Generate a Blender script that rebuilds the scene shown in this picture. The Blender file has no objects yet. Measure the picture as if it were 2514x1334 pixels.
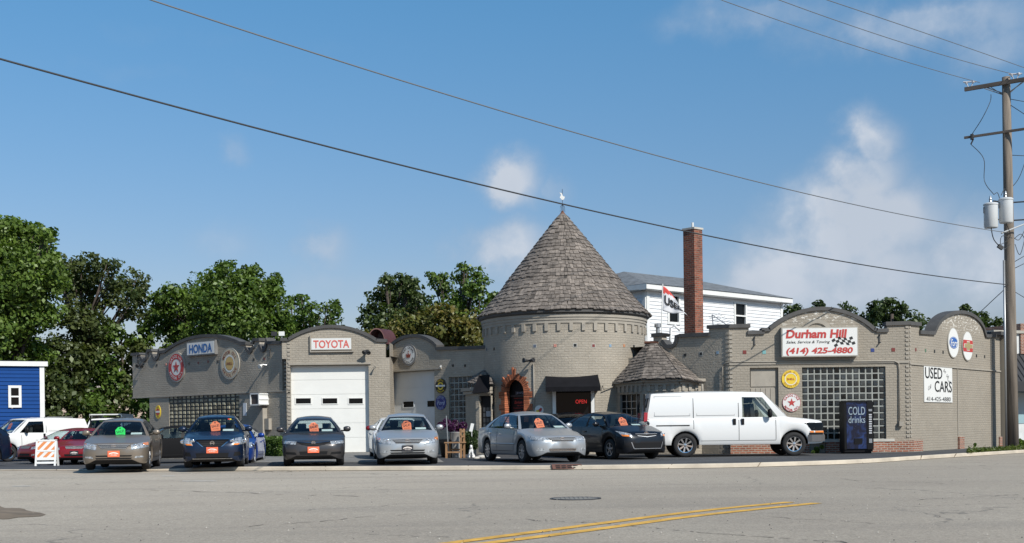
import bpy, bmesh, math, random
import numpy as np
from mathutils import Vector, Matrix
from mathutils.bvhtree import BVHTree
from mathutils.geometry import tessellate_polygon
R = math.radians
SC = bpy.context.scene
COL = SC.collection
random.seed(7)

# ------------------------------------------------------------------ camera
F = 3000.0; CX = 1257.0; HY = 1050.0; ROLL = 0.012; CAMH = 1.0
cam = bpy.data.objects.new('camera', bpy.data.cameras.new('camera'))
COL.objects.link(cam); SC.camera = cam
cam.data.sensor_width = 36; cam.data.lens = 36*F/2514
cam.data.shift_y = (HY-667)/2514
cam.data.clip_end = 3000; cam.data.clip_start = .1
cam.matrix_world = Matrix.Translation((0, 0, CAMH)) @ Matrix.Rotation(R(90), 4, 'X') @ Matrix.Rotation(-ROLL, 4, 'Z')

# ------------------------------------------------------------------ sun, sky
SUN_AZ, SUN_EL = 38.0, 40.0            # degrees right of straight-behind-camera, elevation
sdir = Vector((math.sin(R(SUN_AZ))*math.cos(R(SUN_EL)), -math.cos(R(SUN_AZ))*math.cos(R(SUN_EL)), math.sin(R(SUN_EL))))
sl = bpy.data.lights.new('sun', 'SUN'); sl.energy = 4.3; sl.angle = R(.5); sl.color = (1, .95, .87)
sun = bpy.data.objects.new('sun', sl); COL.objects.link(sun)
sun.rotation_euler = (-sdir).to_track_quat('-Z', 'Y').to_euler(); sun.location = sdir*60
SC.view_settings.view_transform = 'Standard'; SC.view_settings.look = 'None'
SC.view_settings.exposure = .33; SC.view_settings.gamma = 1
W = bpy.data.worlds.new("World"); SC.world = W; W.use_nodes = True

def unroll(px, py):
    dx, dy = px-CX, py-HY
    return dx*math.cos(ROLL)-dy*math.sin(ROLL), dy*math.cos(ROLL)+dx*math.sin(ROLL)
def P(px, py, Y):
    dx, dy = unroll(px, py)
    return Vector((dx*Y/F, Y, CAMH-dy*Y/F))
def G(px, py, g=0.0):
    """point of the ground level g seen at a pixel"""
    dx, dy = unroll(px, py); Y = (CAMH-g)*F/dy
    return Vector((dx*Y/F, Y, g))

class NT:
    def __init__(s, tree): s.t = tree; s.n = tree.nodes; s.l = tree.links
    def new(s, typ, ins=None, **kw):
        n = s.n.new(typ)
        for k, v in kw.items(): setattr(n, k, v)
        for k, v in (ins or {}).items():
            if isinstance(v, bpy.types.NodeSocket): s.l.new(v, n.inputs[k])
            else: n.inputs[k].default_value = v
        return n
    def math(s, op, a, b=0.0, c=None, clamp=False):
        d = {0: a, 1: b}
        if c is not None: d[2] = c
        n = s.new('ShaderNodeMath', d, operation=op); n.use_clamp = clamp
        return n.outputs[0]
    def mix(s, f, a, b, blend='MIX'):
        n = s.new('ShaderNodeMix', data_type='RGBA', blend_type=blend)
        for k, v in ((0, f), (6, a), (7, b)):
            if isinstance(v, bpy.types.NodeSocket): s.l.new(v, n.inputs[k])
            else: n.inputs[k].default_value = v if k == 0 else (tuple(v)+(1,))[:4]
        return n.outputs[2]
    def ramp(s, f, a, b, x0=0.0, x1=1.0):
        n = s.new('ShaderNodeMapRange', {0: f, 1: x0, 2: x1, 3: a, 4: b}); n.clamp = True
        return n.outputs[0]

# world: physical sky with broken cloud laid out by direction
w = NT(W.node_tree); W.node_tree.nodes.clear()
sky = w.new('ShaderNodeTexSky', sky_type='NISHITA', sun_disc=False, sun_elevation=R(SUN_EL),
            sun_rotation=R(180-SUN_AZ), altitude=200, air_density=1.0, dust_density=.6, ozone_density=1.6)
tc = w.new('ShaderNodeTexCoord')
vec = w.new('ShaderNodeVectorMath', {0: tc.outputs['Generated']}, operation='NORMALIZE').outputs[0]
nz = w.new('ShaderNodeTexNoise', {'Vector': vec, 'Scale': 20.0, 'Detail': 10.0, 'Roughness': .58})
nz2 = w.new('ShaderNodeTexNoise', {'Vector': vec, 'Scale': 6.0, 'Detail': 5.0})
off = w.new('ShaderNodeVectorMath', {0: nz.outputs['Color'], 1: (.5, .5, .5)}, operation='SUBTRACT').outputs[0]
off = w.new('ShaderNodeVectorMath', {0: off, 3: .045}, operation='SCALE').outputs[0]
vd = w.new('ShaderNodeVectorMath', {0: vec, 1: off}, operation='ADD').outputs[0]
CLOUDS = [(2140, 350, 85, 95, .85), (2120, 440, 130, 110, .9), (2130, 560, 250, 170, 1.0), (2050, 680, 400, 150, .95),
          (2380, 640, 230, 160, .75), (1262, 455, 90, 78, .9), (1360, 470, 60, 50, .45), (1240, 610, 160, 90, .8), (790, 605, 92, 70, .6),
          (575, 372, 55, 48, .42), (2250, 60, 420, 85, .62), (1900, 40, 280, 65, .5), (2440, 100, 200, 90, .45),
          (560, 610, 130, 60, .3), (330, 180, 420, 25, .12), (500, 90, 500, 30, .12), (1650, 640, 230, 90, .3), (950, 700, 420, 60, .3)]
tot = None
for (cx, cy, rx, ry, a) in CLOUDS:
    d = (P(cx, cy, 1.0)-Vector((0, 0, CAMH))); L = d.length; d = d/L
    e = w.new('ShaderNodeVectorMath', {0: vd, 1: tuple(d)}, operation='SUBTRACT').outputs[0]
    e = w.new('ShaderNodeVectorMath', {0: e, 1: (F*L/rx, F*L/rx, F*L/ry)}, operation='MULTIPLY').outputs[0]
    e = w.new('ShaderNodeVectorMath', {0: e}, operation='LENGTH').outputs['Value']
    g = w.ramp(e, a, 0.0, .35, 1.25)
    tot = g if tot is None else w.math('MAXIMUM', tot, g)
sh = w.math('ADD', tot, w.math('MULTIPLY', w.math('SUBTRACT', nz.outputs['Fac'], .5), 1.5))
fac = w.math('MULTIPLY', w.ramp(sh, 0, 1, .0, 1.0), w.ramp(tot, 0, 1, 0, .75), clamp=True)
lpz = w.new('ShaderNodeSeparateXYZ', {0: vec}).outputs[2]
skyc = w.new('ShaderNodeHueSaturation', {'Color': sky.outputs[0], 'Saturation': .98, 'Value': 1.0}).outputs[0]
skyc = w.mix(1.0, skyc, w.mix(w.ramp(lpz, 0, 1, .0, .34), (.60, .46, .49), (.45, .79, .92)), 'MULTIPLY')
cl = w.mix(w.math('MULTIPLY', w.ramp(nz2.outputs['Fac'], .45, 1, .35, .6), w.ramp(sh, 0, 1, .2, .9)), (2.75, 3.3, 4.1), (4.5, 4.85, 5.4))
colr = w.mix(fac, skyc, cl)
bg = w.new('ShaderNodeBackground', {'Color': colr, 'Strength': .115})
w.l.new(bg.outputs[0], w.new('ShaderNodeOutputWorld').inputs[0])

# ------------------------------------------------------------------ mesh helpers
def chain(o):
    m = Matrix()
    while o is not None: m = o.matrix_basis @ m; o = o.parent
    return m
def tag(o, label=None, cat=None, group=None, kind=None):
    for k, v in (('label', label), ('category', cat), ('group', group), ('kind', kind)):
        if v: o[k] = v
    return o
def thing(name, loc, label, cat, group=None, rz=0.0):
    o = bpy.data.objects.new(name, None); COL.objects.link(o)
    o.location = loc; o.rotation_euler = (0, 0, rz); o.empty_display_size = .2
    return tag(o, label, cat, group)

class MB:
    def __init__(s): s.v = []; s.f = []; s.m = []; s.uv = []; s.c = []
    def add(s, vs, fs, m=0, uv=None, c=None):
        b = len(s.v); s.v += [tuple(x) for x in vs]
        for f in fs:
            s.f.append([b+i for i in f]); s.m.append(m)
            s.uv.append([uv[i] for i in f] if uv else None); s.c.append(c if c is not None else .5)
        return s
    def quad(s, a, b, c, d, m=0, uv=None, col=None): return s.add([a, b, c, d], [(0, 1, 2, 3)], m, uv, col)
    def poly(s, pts, m=0, uv=None, col=None): return s.add(pts, [tuple(range(len(pts)))], m, uv, col)
    def box(s, c, size, rz=0.0, m=0, M=None, col=None):
        x, y, z = size[0]/2, size[1]/2, size[2]/2
        vs = [Vector((i*x, j*y, k*z)) for k in (-1, 1) for j in (-1, 1) for i in (-1, 1)]
        T = Matrix.Translation(c) @ Matrix.Rotation(rz, 4, 'Z')
        if M is not None: T = T @ M
        return s.add([T @ q for q in vs], [(0, 2, 3, 1), (4, 5, 7, 6), (0, 1, 5, 4), (2, 6, 7, 3), (0, 4, 6, 2), (1, 3, 7, 5)], m, None, col)
    def hexa(s, p, m=0, col=None):   # 8 points: bottom loop 4, top loop 4
        return s.add(p, [(3, 2, 1, 0), (4, 5, 6, 7), (0, 1, 5, 4), (1, 2, 6, 5), (2, 3, 7, 6), (3, 0, 4, 7)], m, None, col)
    def tube(s, pts, r, n=8, m=0, cap=True):
        pts = [Vector(p) for p in pts]; rs = r if isinstance(r, (list, tuple)) else [r]*len(pts)
        rings = []; up = Vector((0, 0, 1))
        for i, p in enumerate(pts):
            d = (pts[min(i+1, len(pts)-1)]-pts[max(i-1, 0)])
            d = d.normalized() if d.length > 1e-9 else Vector((0, 0, 1))
            a = d.cross(up if abs(d.z) < .95 else Vector((1, 0, 0))).normalized(); b = d.cross(a)
            rings.append([p+(a*math.cos(2*math.pi*k/n)+b*math.sin(2*math.pi*k/n))*rs[i] for k in range(n)])
        vs = [q for g in rings for q in g]; fs = []
        for i in range(len(pts)-1):
            for k in range(n):
                fs.append((i*n+k, i*n+(k+1) % n, (i+1)*n+(k+1) % n, (i+1)*n+k))
        if cap: fs += [tuple(range(n))[::-1], tuple((len(pts)-1)*n+k for k in range(n))]
        return s.add(vs, fs, m)
    def lathe(s, prof, c=(0, 0, 0), n=24, m=0, M=None, a0=0, a1=2*math.pi):
        T = Matrix.Translation(c) @ (M or Matrix())
        full = abs(a1-a0-2*math.pi) < 1e-6; k = n if full else n+1
        vs = []
        for (r, z) in prof:
            for i in range(k):
                a = a0+(a1-a0)*i/n
                vs.append(T @ Vector((r*math.cos(a), r*math.sin(a), z)))
        fs = []
        for j in range(len(prof)-1):
            for i in range(n):
                i2 = (i+1) % k
                fs.append((j*k+i, j*k+i2, (j+1)*k+i2, (j+1)*k+i))
        return s.add(vs, fs, m)
    def grid(s, fn, nu, nv, m=0, mf=None, flip=False):
        vs = [fn(i/nu, j/nv) for j in range(nv+1) for i in range(nu+1)]
        b = len(s.v); s.v += [tuple(x) for x in vs]
        for j in range(nv):
            for i in range(nu):
                mm = mf(i, j) if mf else m
                if mm is None: continue
                q = [j*(nu+1)+i, j*(nu+1)+i+1, (j+1)*(nu+1)+i+1, (j+1)*(nu+1)+i]
                if flip: q = q[::-1]
                s.f.append([b+t for t in q]); s.m.append(mm); s.uv.append(None); s.c.append(.5)
        return s
    def prism(s, poly, fmap, d0, d1, m=0, sides=True):
        """poly: (u,v) outline; fmap(u,v,d)->world; front at d1"""
        n = len(poly)
        tri = tessellate_polygon([[Vector((a, b, 0)) for a, b in poly]])
        fr = [fmap(a, b, d1) for a, b in poly]; bk = [fmap(a, b, d0) for a, b in poly]
        fs = [tuple(t) for t in tri]
        fs += [tuple(n+i for i in t)[::-1] for t in tri]
        if sides: fs += [(i, (i+1) % n, n+(i+1) % n, n+i) for i in range(n)]
        return s.add(fr+bk, fs, m)
    def text(s, txt, fmap, size=1.0, m=0, bold=0.0, shear=0.0, sx=1.0, align='CENTER', depth=.004, d=0.0, at=(0, 0), rot=0.0, fit=None):
        for (vx, fx) in [text_geo(txt, bold, shear, align)]:
            if fit: sx = fit/size/(max(v[0] for v in vx)-min(v[0] for v in vx))
            ca, sa = math.cos(rot), math.sin(rot)
            pts = []
            for (x, y) in vx:
                x, y = x*size*sx, y*size
                pts.append((at[0]+x*ca-y*sa, at[1]+x*sa+y*ca))
            s.add([fmap(a, b, d+depth) for a, b in pts], fx, m)
        return s
    def ringtext(s, txt, fmap, r, size, m=0, a_mid=math.pi/2, span=None, bottom=False, bold=.02, d=0.0, c=(0, 0), sx=1.0):
        n = len(txt); step = (span/(max(n-1, 1))) if span else size*.8/r
        for i, ch in enumerate(txt):
            if ch == ' ': continue
            t = (i-(n-1)/2)*step
            a = a_mid + t if bottom else a_mid - t
            rot = a + math.pi/2 if bottom else a-math.pi/2
            rr = r-size*.40
            x, y = c[0]+rr*math.cos(a), c[1]+rr*math.sin(a)
            s.text(ch, fmap, size, m, bold, 0, sx, 'CENTER', at=(x, y), rot=rot, d=d)
        return s
    def build(s, name, mats, parent=None, smooth=False, world=True, auto=None):
        me = bpy.data.meshes.new(name)
        me.from_pydata(s.v, [], s.f)
        mats = mats if isinstance(mats, (list, tuple)) else [mats]
        for mm in mats: me.materials.append(mm)
        me.polygons.foreach_set('material_index', s.m)
        if any(u is not None for u in s.uv):
            uvl = me.uv_layers.new(name='UVMap'); k = 0
            for u, f in zip(s.uv, s.f):
                for j in range(len(f)):
                    uvl.data[k].uv = u[j] if u else (0, 0); k += 1
        at = me.attributes.new('var', 'FLOAT', 'FACE'); at.data.foreach_set('value', s.c)
        if smooth: me.polygons.foreach_set('use_smooth', [True]*len(s.f))
        if auto is not None:
            bm = bmesh.new(); bm.from_mesh(me)
            bmesh.ops.remove_doubles(bm, verts=bm.verts, dist=.0005)
            for e in bm.edges:
                if len(e.link_faces) == 2 and e.calc_face_angle(0) > R(auto): e.smooth = False
            bm.to_mesh(me); bm.free()
        o = bpy.data.objects.new(name, me); COL.objects.link(o)
        if parent is not None:
            o.parent = parent
            if world: me.transform(chain(parent).inverted())
        elif world:
            co = np.array(s.v); L = Vector((float(co[:, 0].mean()), float(co[:, 1].mean()), float(co[:, 2].min())))
            me.transform(Matrix.Translation(-L)); o.location = L
        return o

_tc = {}
def text_geo(txt, bold=0.0, shear=0.0, align='CENTER'):
    k = (txt, bold, shear, align)
    if k not in _tc:
        cu = bpy.data.curves.new('t', 'FONT'); cu.body = txt; cu.size = 1; cu.shear = shear; cu.offset = bold
        cu.align_x = align; cu.resolution_u = 3
        ob = bpy.data.objects.new('t', cu); COL.objects.link(ob)
        dg = bpy.context.evaluated_depsgraph_get()
        me = bpy.data.meshes.new_from_object(ob.evaluated_get(dg))
        vx = [(v.co.x, v.co.y-.36) for v in me.vertices]; fx = [tuple(p.vertices) for p in me.polygons]
        bpy.data.objects.remove(ob); bpy.data.curves.remove(cu); bpy.data.meshes.remove(me)
        _tc[k] = (vx, fx)
    return _tc[k]

def copy_tree(o, parent=None):
    c = o.copy(); COL.objects.link(c); c.parent = parent
    for ch in [x for x in bpy.data.objects if x.parent == o]: copy_tree(ch, c)
    return c

# ------------------------------------------------------------------ materials
def mat(name, col, rough=.7, metal=0.0, var=0.0, vscale=3.0, bump=0.0, bscale=40.0, spec=.5, emit=None, coat=0.0, coords='Object', attr=0.0, streak=None):
    m = bpy.data.materials.new(name); m.use_nodes = True; t = NT(m.node_tree)
    b = m.node_tree.nodes['Principled BSDF']
    b.inputs['Roughness'].default_value = rough; b.inputs['Metallic'].default_value = metal
    b.inputs['Specular IOR Level'].default_value = spec; b.inputs['Coat Weight'].default_value = coat
    b.inputs['Coat Roughness'].default_value = .04
    c = tuple(col)+(1,); b.inputs['Base Color'].default_value = c
    out = None
    if var or bump or attr:
        co = t.new('ShaderNodeTexCoord').outputs[coords]
        if streak:
            co = t.new('ShaderNodeMapping', {0: co, 3: streak}).outputs[0]
    if var:
        n = t.new('ShaderNodeTexNoise', {'Vector': co, 'Scale': vscale, 'Detail': 6.0, 'Roughness': .6})
        f = t.ramp(n.outputs['Fac'], 1-var, 1+var, .3, .7)
        out = t.new('ShaderNodeVectorMath', {0: c[:3], 3: f}, operation='SCALE').outputs[0]
    if attr:
        a = t.new('ShaderNodeAttribute', attribute_name='var').outputs['Fac']
        f = t.ramp(a, 1-attr, 1+attr)
        out = t.new('ShaderNodeVectorMath', {0: out if out else c[:3], 3: f}, operation='SCALE').outputs[0]
    if out: t.l.new(out, b.inputs['Base Color'])
    if bump:
        n = t.new('ShaderNodeTexNoise', {'Vector': co, 'Scale': bscale, 'Detail': 4.0})
        bn = t.new('ShaderNodeBump', {'Height': n.outputs['Fac'], 'Strength': bump, 'Distance': .02})
        t.l.new(bn.outputs[0], b.inputs['Normal'])
    if emit:
        b.inputs['Emission Color'].default_value = tuple(emit[:3])+(1,); b.inputs['Emission Strength'].default_value = emit[3]
    return m

def brick_mat(name, c1, c2, mortar, bw=.25, bh=.088, ms=.012, bump=.6, blot=.12, chips=0.0, rough=.8, chipz=None):
    m = bpy.data.materials.new(name); m.use_nodes = True; t = NT(m.node_tree)
    b = m.node_tree.nodes['Principled BSDF']; b.inputs['Roughness'].default_value = rough
    uv = t.new('ShaderNodeTexCoord').outputs['UV']
    wn = t.new('ShaderNodeTexNoise', {'Vector': uv, 'Scale': 2.2, 'Detail': 3.0})
    wv = t.new('ShaderNodeVectorMath', {0: t.new('ShaderNodeVectorMath', {0: wn.outputs['Color'], 1: (.5, .5, .5)}, operation='SUBTRACT').outputs[0], 3: .05}, operation='SCALE').outputs[0]
    uvw = t.new('ShaderNodeVectorMath', {0: uv, 1: wv}, operation='ADD').outputs[0]
    br = t.new('ShaderNodeTexBrick', {'Vector': uvw, 'Color1': tuple(c1)+(1,), 'Color2': tuple(c2)+(1,), 'Mortar': tuple(mortar)+(1,), 'Scale': 1.0,
               'Mortar Size': ms, 'Mortar Smooth': .3, 'Bias': 0.0, 'Brick Width': bw, 'Row Height': bh})
    n = t.new('ShaderNodeTexNoise', {'Vector': uv, 'Scale': .9, 'Detail': 9.0, 'Roughness': .7})
    f = t.ramp(n.outputs['Fac'], 1-blot, 1+blot, .3, .7)
    c = t.new('ShaderNodeVectorMath', {0: br.outputs['Color'], 3: f}, operation='SCALE').outputs[0]
    if chips:
        cn = t.new('ShaderNodeTexNoise', {'Vector': t.new('ShaderNodeMapping', {0: uv, 3: (1, 2.2, 1)}).outputs[0], 'Scale': 5.5, 'Detail': 6.0, 'Roughness': .7})
        k = t.ramp(cn.outputs['Fac'], 0, 1, .55 if chipz else .62, .58 if chipz else .65)
        if chipz:
            zz = t.new('ShaderNodeSeparateXYZ', {0: uv}).outputs[1]
            k = t.math('MULTIPLY', k, t.ramp(zz, 0, 1, chipz[0], chipz[1]))
        c = t.mix(t.math('MULTIPLY', k, chips), c, (.62, .6, .55))
    t.l.new(c, b.inputs['Base Color'])
    h = t.math('ADD', t.math('MULTIPLY', br.outputs['Fac'], -1.0), t.math('MULTIPLY', t.new('ShaderNodeTexNoise', {'Vector': uv, 'Scale': 14.0, 'Detail': 4.0}).outputs['Fac'], 1.4))
    t.l.new(t.new('ShaderNodeBump', {'Height': h, 'Strength': bump, 'Distance': .02}).outputs[0], b.inputs['Normal'])
    return m

M = {}
M['paint_brick'] = brick_mat('painted_brick', (.318, .282, .230), (.300, .266, .217), (.268, .239, .195), blot=.16, chips=.3, ms=.010, bump=.55)
M['paint_brick_chip'] = brick_mat('worn_painted_brick', (.276, .244, .198), (.262, .231, .188), (.234, .208, .168), blot=.1, chips=1.0, chipz=(4.3, 4.6), ms=.010, bump=.55)
M['red_brick'] = brick_mat('red_brick', (.30, .11, .062), (.19, .062, .036), (.34, .30, .25), bw=.21, bh=.075, ms=.014, blot=.3, bump=.5)
M['orange_brick'] = mat('orange_brick', (.31, .098, .045), .9, var=.25, vscale=9, attr=.35)
M['coping'] = mat('coping_paint', (.062, .060, .058), .7, var=.2, vscale=2.5, bump=.2)
M['stone_trim'] = mat('trim_paint', (.29, .262, .22), .75, var=.1, bump=.2)
M['white_paint'] = mat('white_paint', (.66, .66, .64), .5, var=.06)
M['door_white'] = mat('door_white', (.70, .695, .66), .45, var=.04, vscale=1.2)
M['door_grey'] = mat('door_grey', (.52, .54, .55), .5, var=.05, vscale=1.2)
M['dark_glass'] = mat('dark_glass', (.006, .007, .008), .08, spec=.15)
M['black'] = mat('black_paint', (.007, .007, .008), .5, spec=.2)
M['awning'] = mat('awning_fabric', (.008, .008, .010), .9, spec=.12, var=.25, vscale=2, bump=.15, bscale=8)
M['interior'] = mat('dark_interior', (.02, .02, .022), .8)
M['metal'] = mat('grey_metal', (.32, .33, .34), .4, .6)
M['dark_metal'] = mat('dark_metal', (.04, .04, .042), .5, .4)
M['roof_flat'] = mat('roof_membrane', (.09, .09, .09), .9, var=.2)
M['shingle'] = mat('cedar_shingle', (.150, .128, .110), .9, var=.4, vscale=9, bump=.5, bscale=30, attr=.5, streak=(1, 1, .15))
M['asphalt_shingle'] = mat('asphalt_shingle', (.13, .14, .15), .9, var=.35, vscale=3, bump=.4, bscale=25)
M['rust'] = mat('rust_cap', (.12, .05, .03), .7, var=.3)
M['maroon'] = mat('maroon_metal', (.075, .026, .024), .5, var=.2)
# ------------------------------------------------------------------ ground, road, kerb, lot
RZ = -.12
def road_mat():
    m = bpy.data.materials.new('road_asphalt'); m.use_nodes = True; t = NT(m.node_tree)
    b = m.node_tree.nodes['Principled BSDF']; b.inputs['Roughness'].default_value = .88
    co = t.new('ShaderNodeTexCoord').outputs['Object']
    n1 = t.new('ShaderNodeTexNoise', {'Vector': co, 'Scale': .22, 'Detail': 5.0})
    rot = t.new('ShaderNodeMapping', {0: co, 2: (0, 0, R(-48)), 3: (.12, 1.0, 1)}).outputs[0]
    n2 = t.new('ShaderNodeTexNoise', {'Vector': rot, 'Scale': .9, 'Detail': 4.0, 'Distortion': .6})
    n3 = t.new('ShaderNodeTexNoise', {'Vector': co, 'Scale': 34.0, 'Detail': 4.0, 'Roughness': .7})
    c = t.mix(t.ramp(n1.outputs['Fac'], 0, 1, .35, .65), (.322, .278, .222), (.370, .323, .258))
    c = t.mix(t.ramp(n2.outputs['Fac'], 0, .32, .50, .68), c, (.215, .190, .160))
    c = t.new('ShaderNodeVectorMath', {0: c, 3: t.math('MULTIPLY', t.ramp(n3.outputs['Fac'], .62, 1.34, .3, .7), t.ramp(t.new('ShaderNodeTexNoise', {'Vector': co, 'Scale': 9.0, 'Detail': 6.0, 'Roughness': .75}).outputs['Fac'], .80, 1.18, .3, .7))}, operation='SCALE').outputs[0]
    v = t.new('ShaderNodeTexVoronoi', {'Vector': t.new('ShaderNodeVectorMath', {0: co, 1: t.new('ShaderNodeVectorMath', {0: t.new('ShaderNodeTexNoise', {'Vector': co, 'Scale': 1.6, 'Detail': 4.0}).outputs['Color'], 3: .9}, operation='SCALE').outputs[0]}, operation='ADD').outputs[0], 'Scale': .16}, feature='DISTANCE_TO_EDGE')
    k = t.math('MULTIPLY', t.ramp(v.outputs['Distance'], 1, 0, .0, .0045), t.ramp(n1.outputs['Fac'], 0, 1, .47, .55))
    c = t.mix(t.math('MULTIPLY', k, .8), c, (.09, .08, .07))
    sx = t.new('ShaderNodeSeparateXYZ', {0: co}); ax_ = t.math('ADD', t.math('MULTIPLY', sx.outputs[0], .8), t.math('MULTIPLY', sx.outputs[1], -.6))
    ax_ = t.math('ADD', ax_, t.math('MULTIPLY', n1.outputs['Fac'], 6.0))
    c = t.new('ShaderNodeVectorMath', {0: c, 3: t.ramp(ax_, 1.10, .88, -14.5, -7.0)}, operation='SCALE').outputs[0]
    sp = t.new('ShaderNodeTexVoronoi', {'Vector': co, 'Scale': 26.0})
    c = t.mix(t.ramp(sp.outputs['Distance'], .45, 0, .09, .16), c, (.55, .52, .47))
    t.l.new(c, b.inputs['Base Color'])
    t.l.new(t.new('ShaderNodeBump', {'Height': n3.outputs['Fac'], 'Strength': .5, 'Distance': .012}).outputs[0], b.inputs['Normal'])
    return m
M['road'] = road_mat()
M['lot'] = mat('lot_asphalt', (.050, .051, .054), .85, var=.3, vscale=.6, bump=.3, bscale=30)
M['drive'] = mat('driveway_concrete', (.17, .165, .155), .9, var=.25, vscale=.5, bump=.3, bscale=20)
M['kerb'] = mat('kerb_concrete', (.43, .375, .30), .9, var=.22, vscale=1.1, bump=.4, bscale=25)
M['grass_ground'] = mat('grass_ground', (.06, .075, .03), .95, var=.3, vscale=.3)
M['yellow'] = mat('yellow_road_paint', (.58, .33, .055), .8, var=.3, vscale=5)
M['soil'] = mat('soil', (.15, .115, .08), .95, var=.4, vscale=2)
KB = [(-9000, 1250), (-3500, 1190), (-1500, 1170), (-600, 1161), (-200, 1157.5), (100, 1156), (430, 1157), (800, 1156.5), (1150, 1155), (1430, 1153.7), (1700, 1150.7),
      (1860, 1147.5), (2060, 1141), (2160, 1136), (2232, 1131), (2360, 1122.5), (2514, 1113)]
kp = [G(a, b, RZ) for a, b in KB[3:]]
e1 = (kp[-1]-kp[-4]).normalized()
kp = [Vector((-90, kp[0].y+2, RZ)), Vector((-40, kp[0].y+.8, RZ))] + kp + [kp[-1]+e1*30, kp[-1]+e1*150]
def crom(pts, n=8):
    out = []
    for i in range(len(pts)-1):
        p0, p1, p2, p3 = pts[max(i-1, 0)], pts[i], pts[i+1], pts[min(i+2, len(pts)-1)]
        for k in range(n):
            t = k/n
            if (p2-p1).length > 8: out.append(p1.lerp(p2, t)); continue
            out.append(.5*((2*p1)+(p2-p0)*t+(2*p0-5*p1+4*p2-p3)*t*t+(3*p1-p0-3*p2+p3)*t**3))
    return out+[pts[-1]]
kc = crom(kp)
def ktop(x):
    t = min(max((x+11.5)/4.5, 0), 1); t = t*t*(3-2*t)
    return -.085+.085*t
def sm01(x):
    x = min(max(x, 0), 1); return x*x*(3-2*x)
def lotz(x, y): return -.22*sm01((-5.5-x)/7)*sm01((y-33.5)/14)
g = MB(); g.quad((-1500, -200, -.5), (1500, -200, -.5), (1500, 2500, -.5), (-1500, 2500, -.5))
o = g.build('ground', M['grass_ground'], world=False); o['kind'] = 'structure'
r = MB()
for a, b in zip(kc[:-1], kc[1:]):
    n = 10
    for j in range(n):
        y0, y1 = -40+(a.y+.1+40)*j/n, -40+(a.y+.1+40)*(j+1)/n
        z0, z1 = -40+(b.y+.1+40)*j/n, -40+(b.y+.1+40)*(j+1)/n
        r.quad((a.x, y0, RZ), (b.x, z0, RZ), (b.x, z1, RZ), (a.x, y1, RZ))
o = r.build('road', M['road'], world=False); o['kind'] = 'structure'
lot = MB()
for a, b in zip(kc[:-1], kc[1:]):
    def col(p):
        k = ktop(p.x); out = [(p.x, p.y+.15, k-.004), (p.x, p.y+.6, k*.9-.004), (p.x, p.y+2.2, -.003+k*.5)]
        for d in (4, 6, 9, 12, 16, 20, 26, 34, 60): out.append((p.x, p.y+d, lotz(p.x, p.y+d)+k*max(0, 1-d/6)*.3))
        return out
    A, B = col(a), col(b)
    for k in range(len(A)-1): lot.quad(A[k], B[k], B[k+1], A[k+1])
o = lot.build('parking_lot', M['lot'], world=False); o['kind'] = 'structure'
dw = MB(); dw.poly([G(560, 1136, .004)]+[G(1090, 1135, .004)]+[Vector((-3.4, 49.4, .1)), Vector((-9.6, 49.4, .1))])
dw.quad((-9.6, 49.4, .1), (-3.4, 49.4, .1), (-3.4, 52, .1), (-9.6, 52, .1))
o = dw.build('driveway', M['drive'], world=False); o['kind'] = 'structure'
kb = MB()
for i, (a, b) in enumerate(zip(kc[:-1], kc[1:])):
    def cs(p): z = ktop(p.x); return [(p.x, p.y-.42, RZ+.004), (p.x, p.y, RZ+.012), (p.x, p.y+.02, z-.03), (p.x, p.y+.05, z), (p.x, p.y+.2, z), (p.x, p.y+.2, -.4)]
    A, B = cs(a), cs(b)
    for k in range(5):
        if k == 0: continue
        kb.quad(A[k], B[k], B[k+1], A[k+1])
o = kb.build('kerb', M['kerb'], world=False); o['kind'] = 'structure'
jt = MB(); rj = random.Random(4); acc = 0; nxt = 1.5
for a, b in zip(kc[:-1], kc[1:]):
    acc += (b-a).length
    if acc > nxt and -16 < a.x < 24:
        nxt = acc+rj.uniform(1.6, 4.2); z = ktop(a.x); sk_ = rj.uniform(-.05, .12); w_ = .012
        q0, q1, q2 = Vector((a.x, a.y-.004, RZ+.01)), Vector((a.x+sk_, a.y+.045, z+.003)), Vector((a.x+sk_*1.6, a.y+.2, z+.003))
        dx = Vector((w_, 0, 0))
        jt.quad(q0-dx, q0+dx, q1+dx, q1-dx); jt.quad(q1-dx, q1+dx, q2+dx, q2-dx)
o = jt.build('kerb_joints', M['soil'], world=False); o['kind'] = 'structure'
# yellow double line
yl = MB()
up = [G(p, q, RZ+.006) for p, q in ((1098, 1334), (1300, 1307.6), (1700, 1256.5), (1940, 1232.5))]
lo = [G(p, q, RZ+.006) for p, q in ((1190, 1334), (1300, 1320.5), (1700, 1267.5), (2005, 1235))]
for L in (up, lo):
    d0 = (L[1]-L[0]).normalized(); L[0] = L[0]-d0*8
    d = (L[-1]-L[0]).normalized(); nrm = Vector((d.y, -d.x, 0))
    c = crom(L, 10)
    for k, (a, b) in enumerate(zip(c[:-1], c[1:])):
        wa = wb = .088
        yl.quad(a-nrm*wa, a+nrm*wa, b+nrm*wb, b-nrm*wb)
o = yl.build('road_marking', M['yellow'], world=False); o['kind'] = 'structure'
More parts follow.
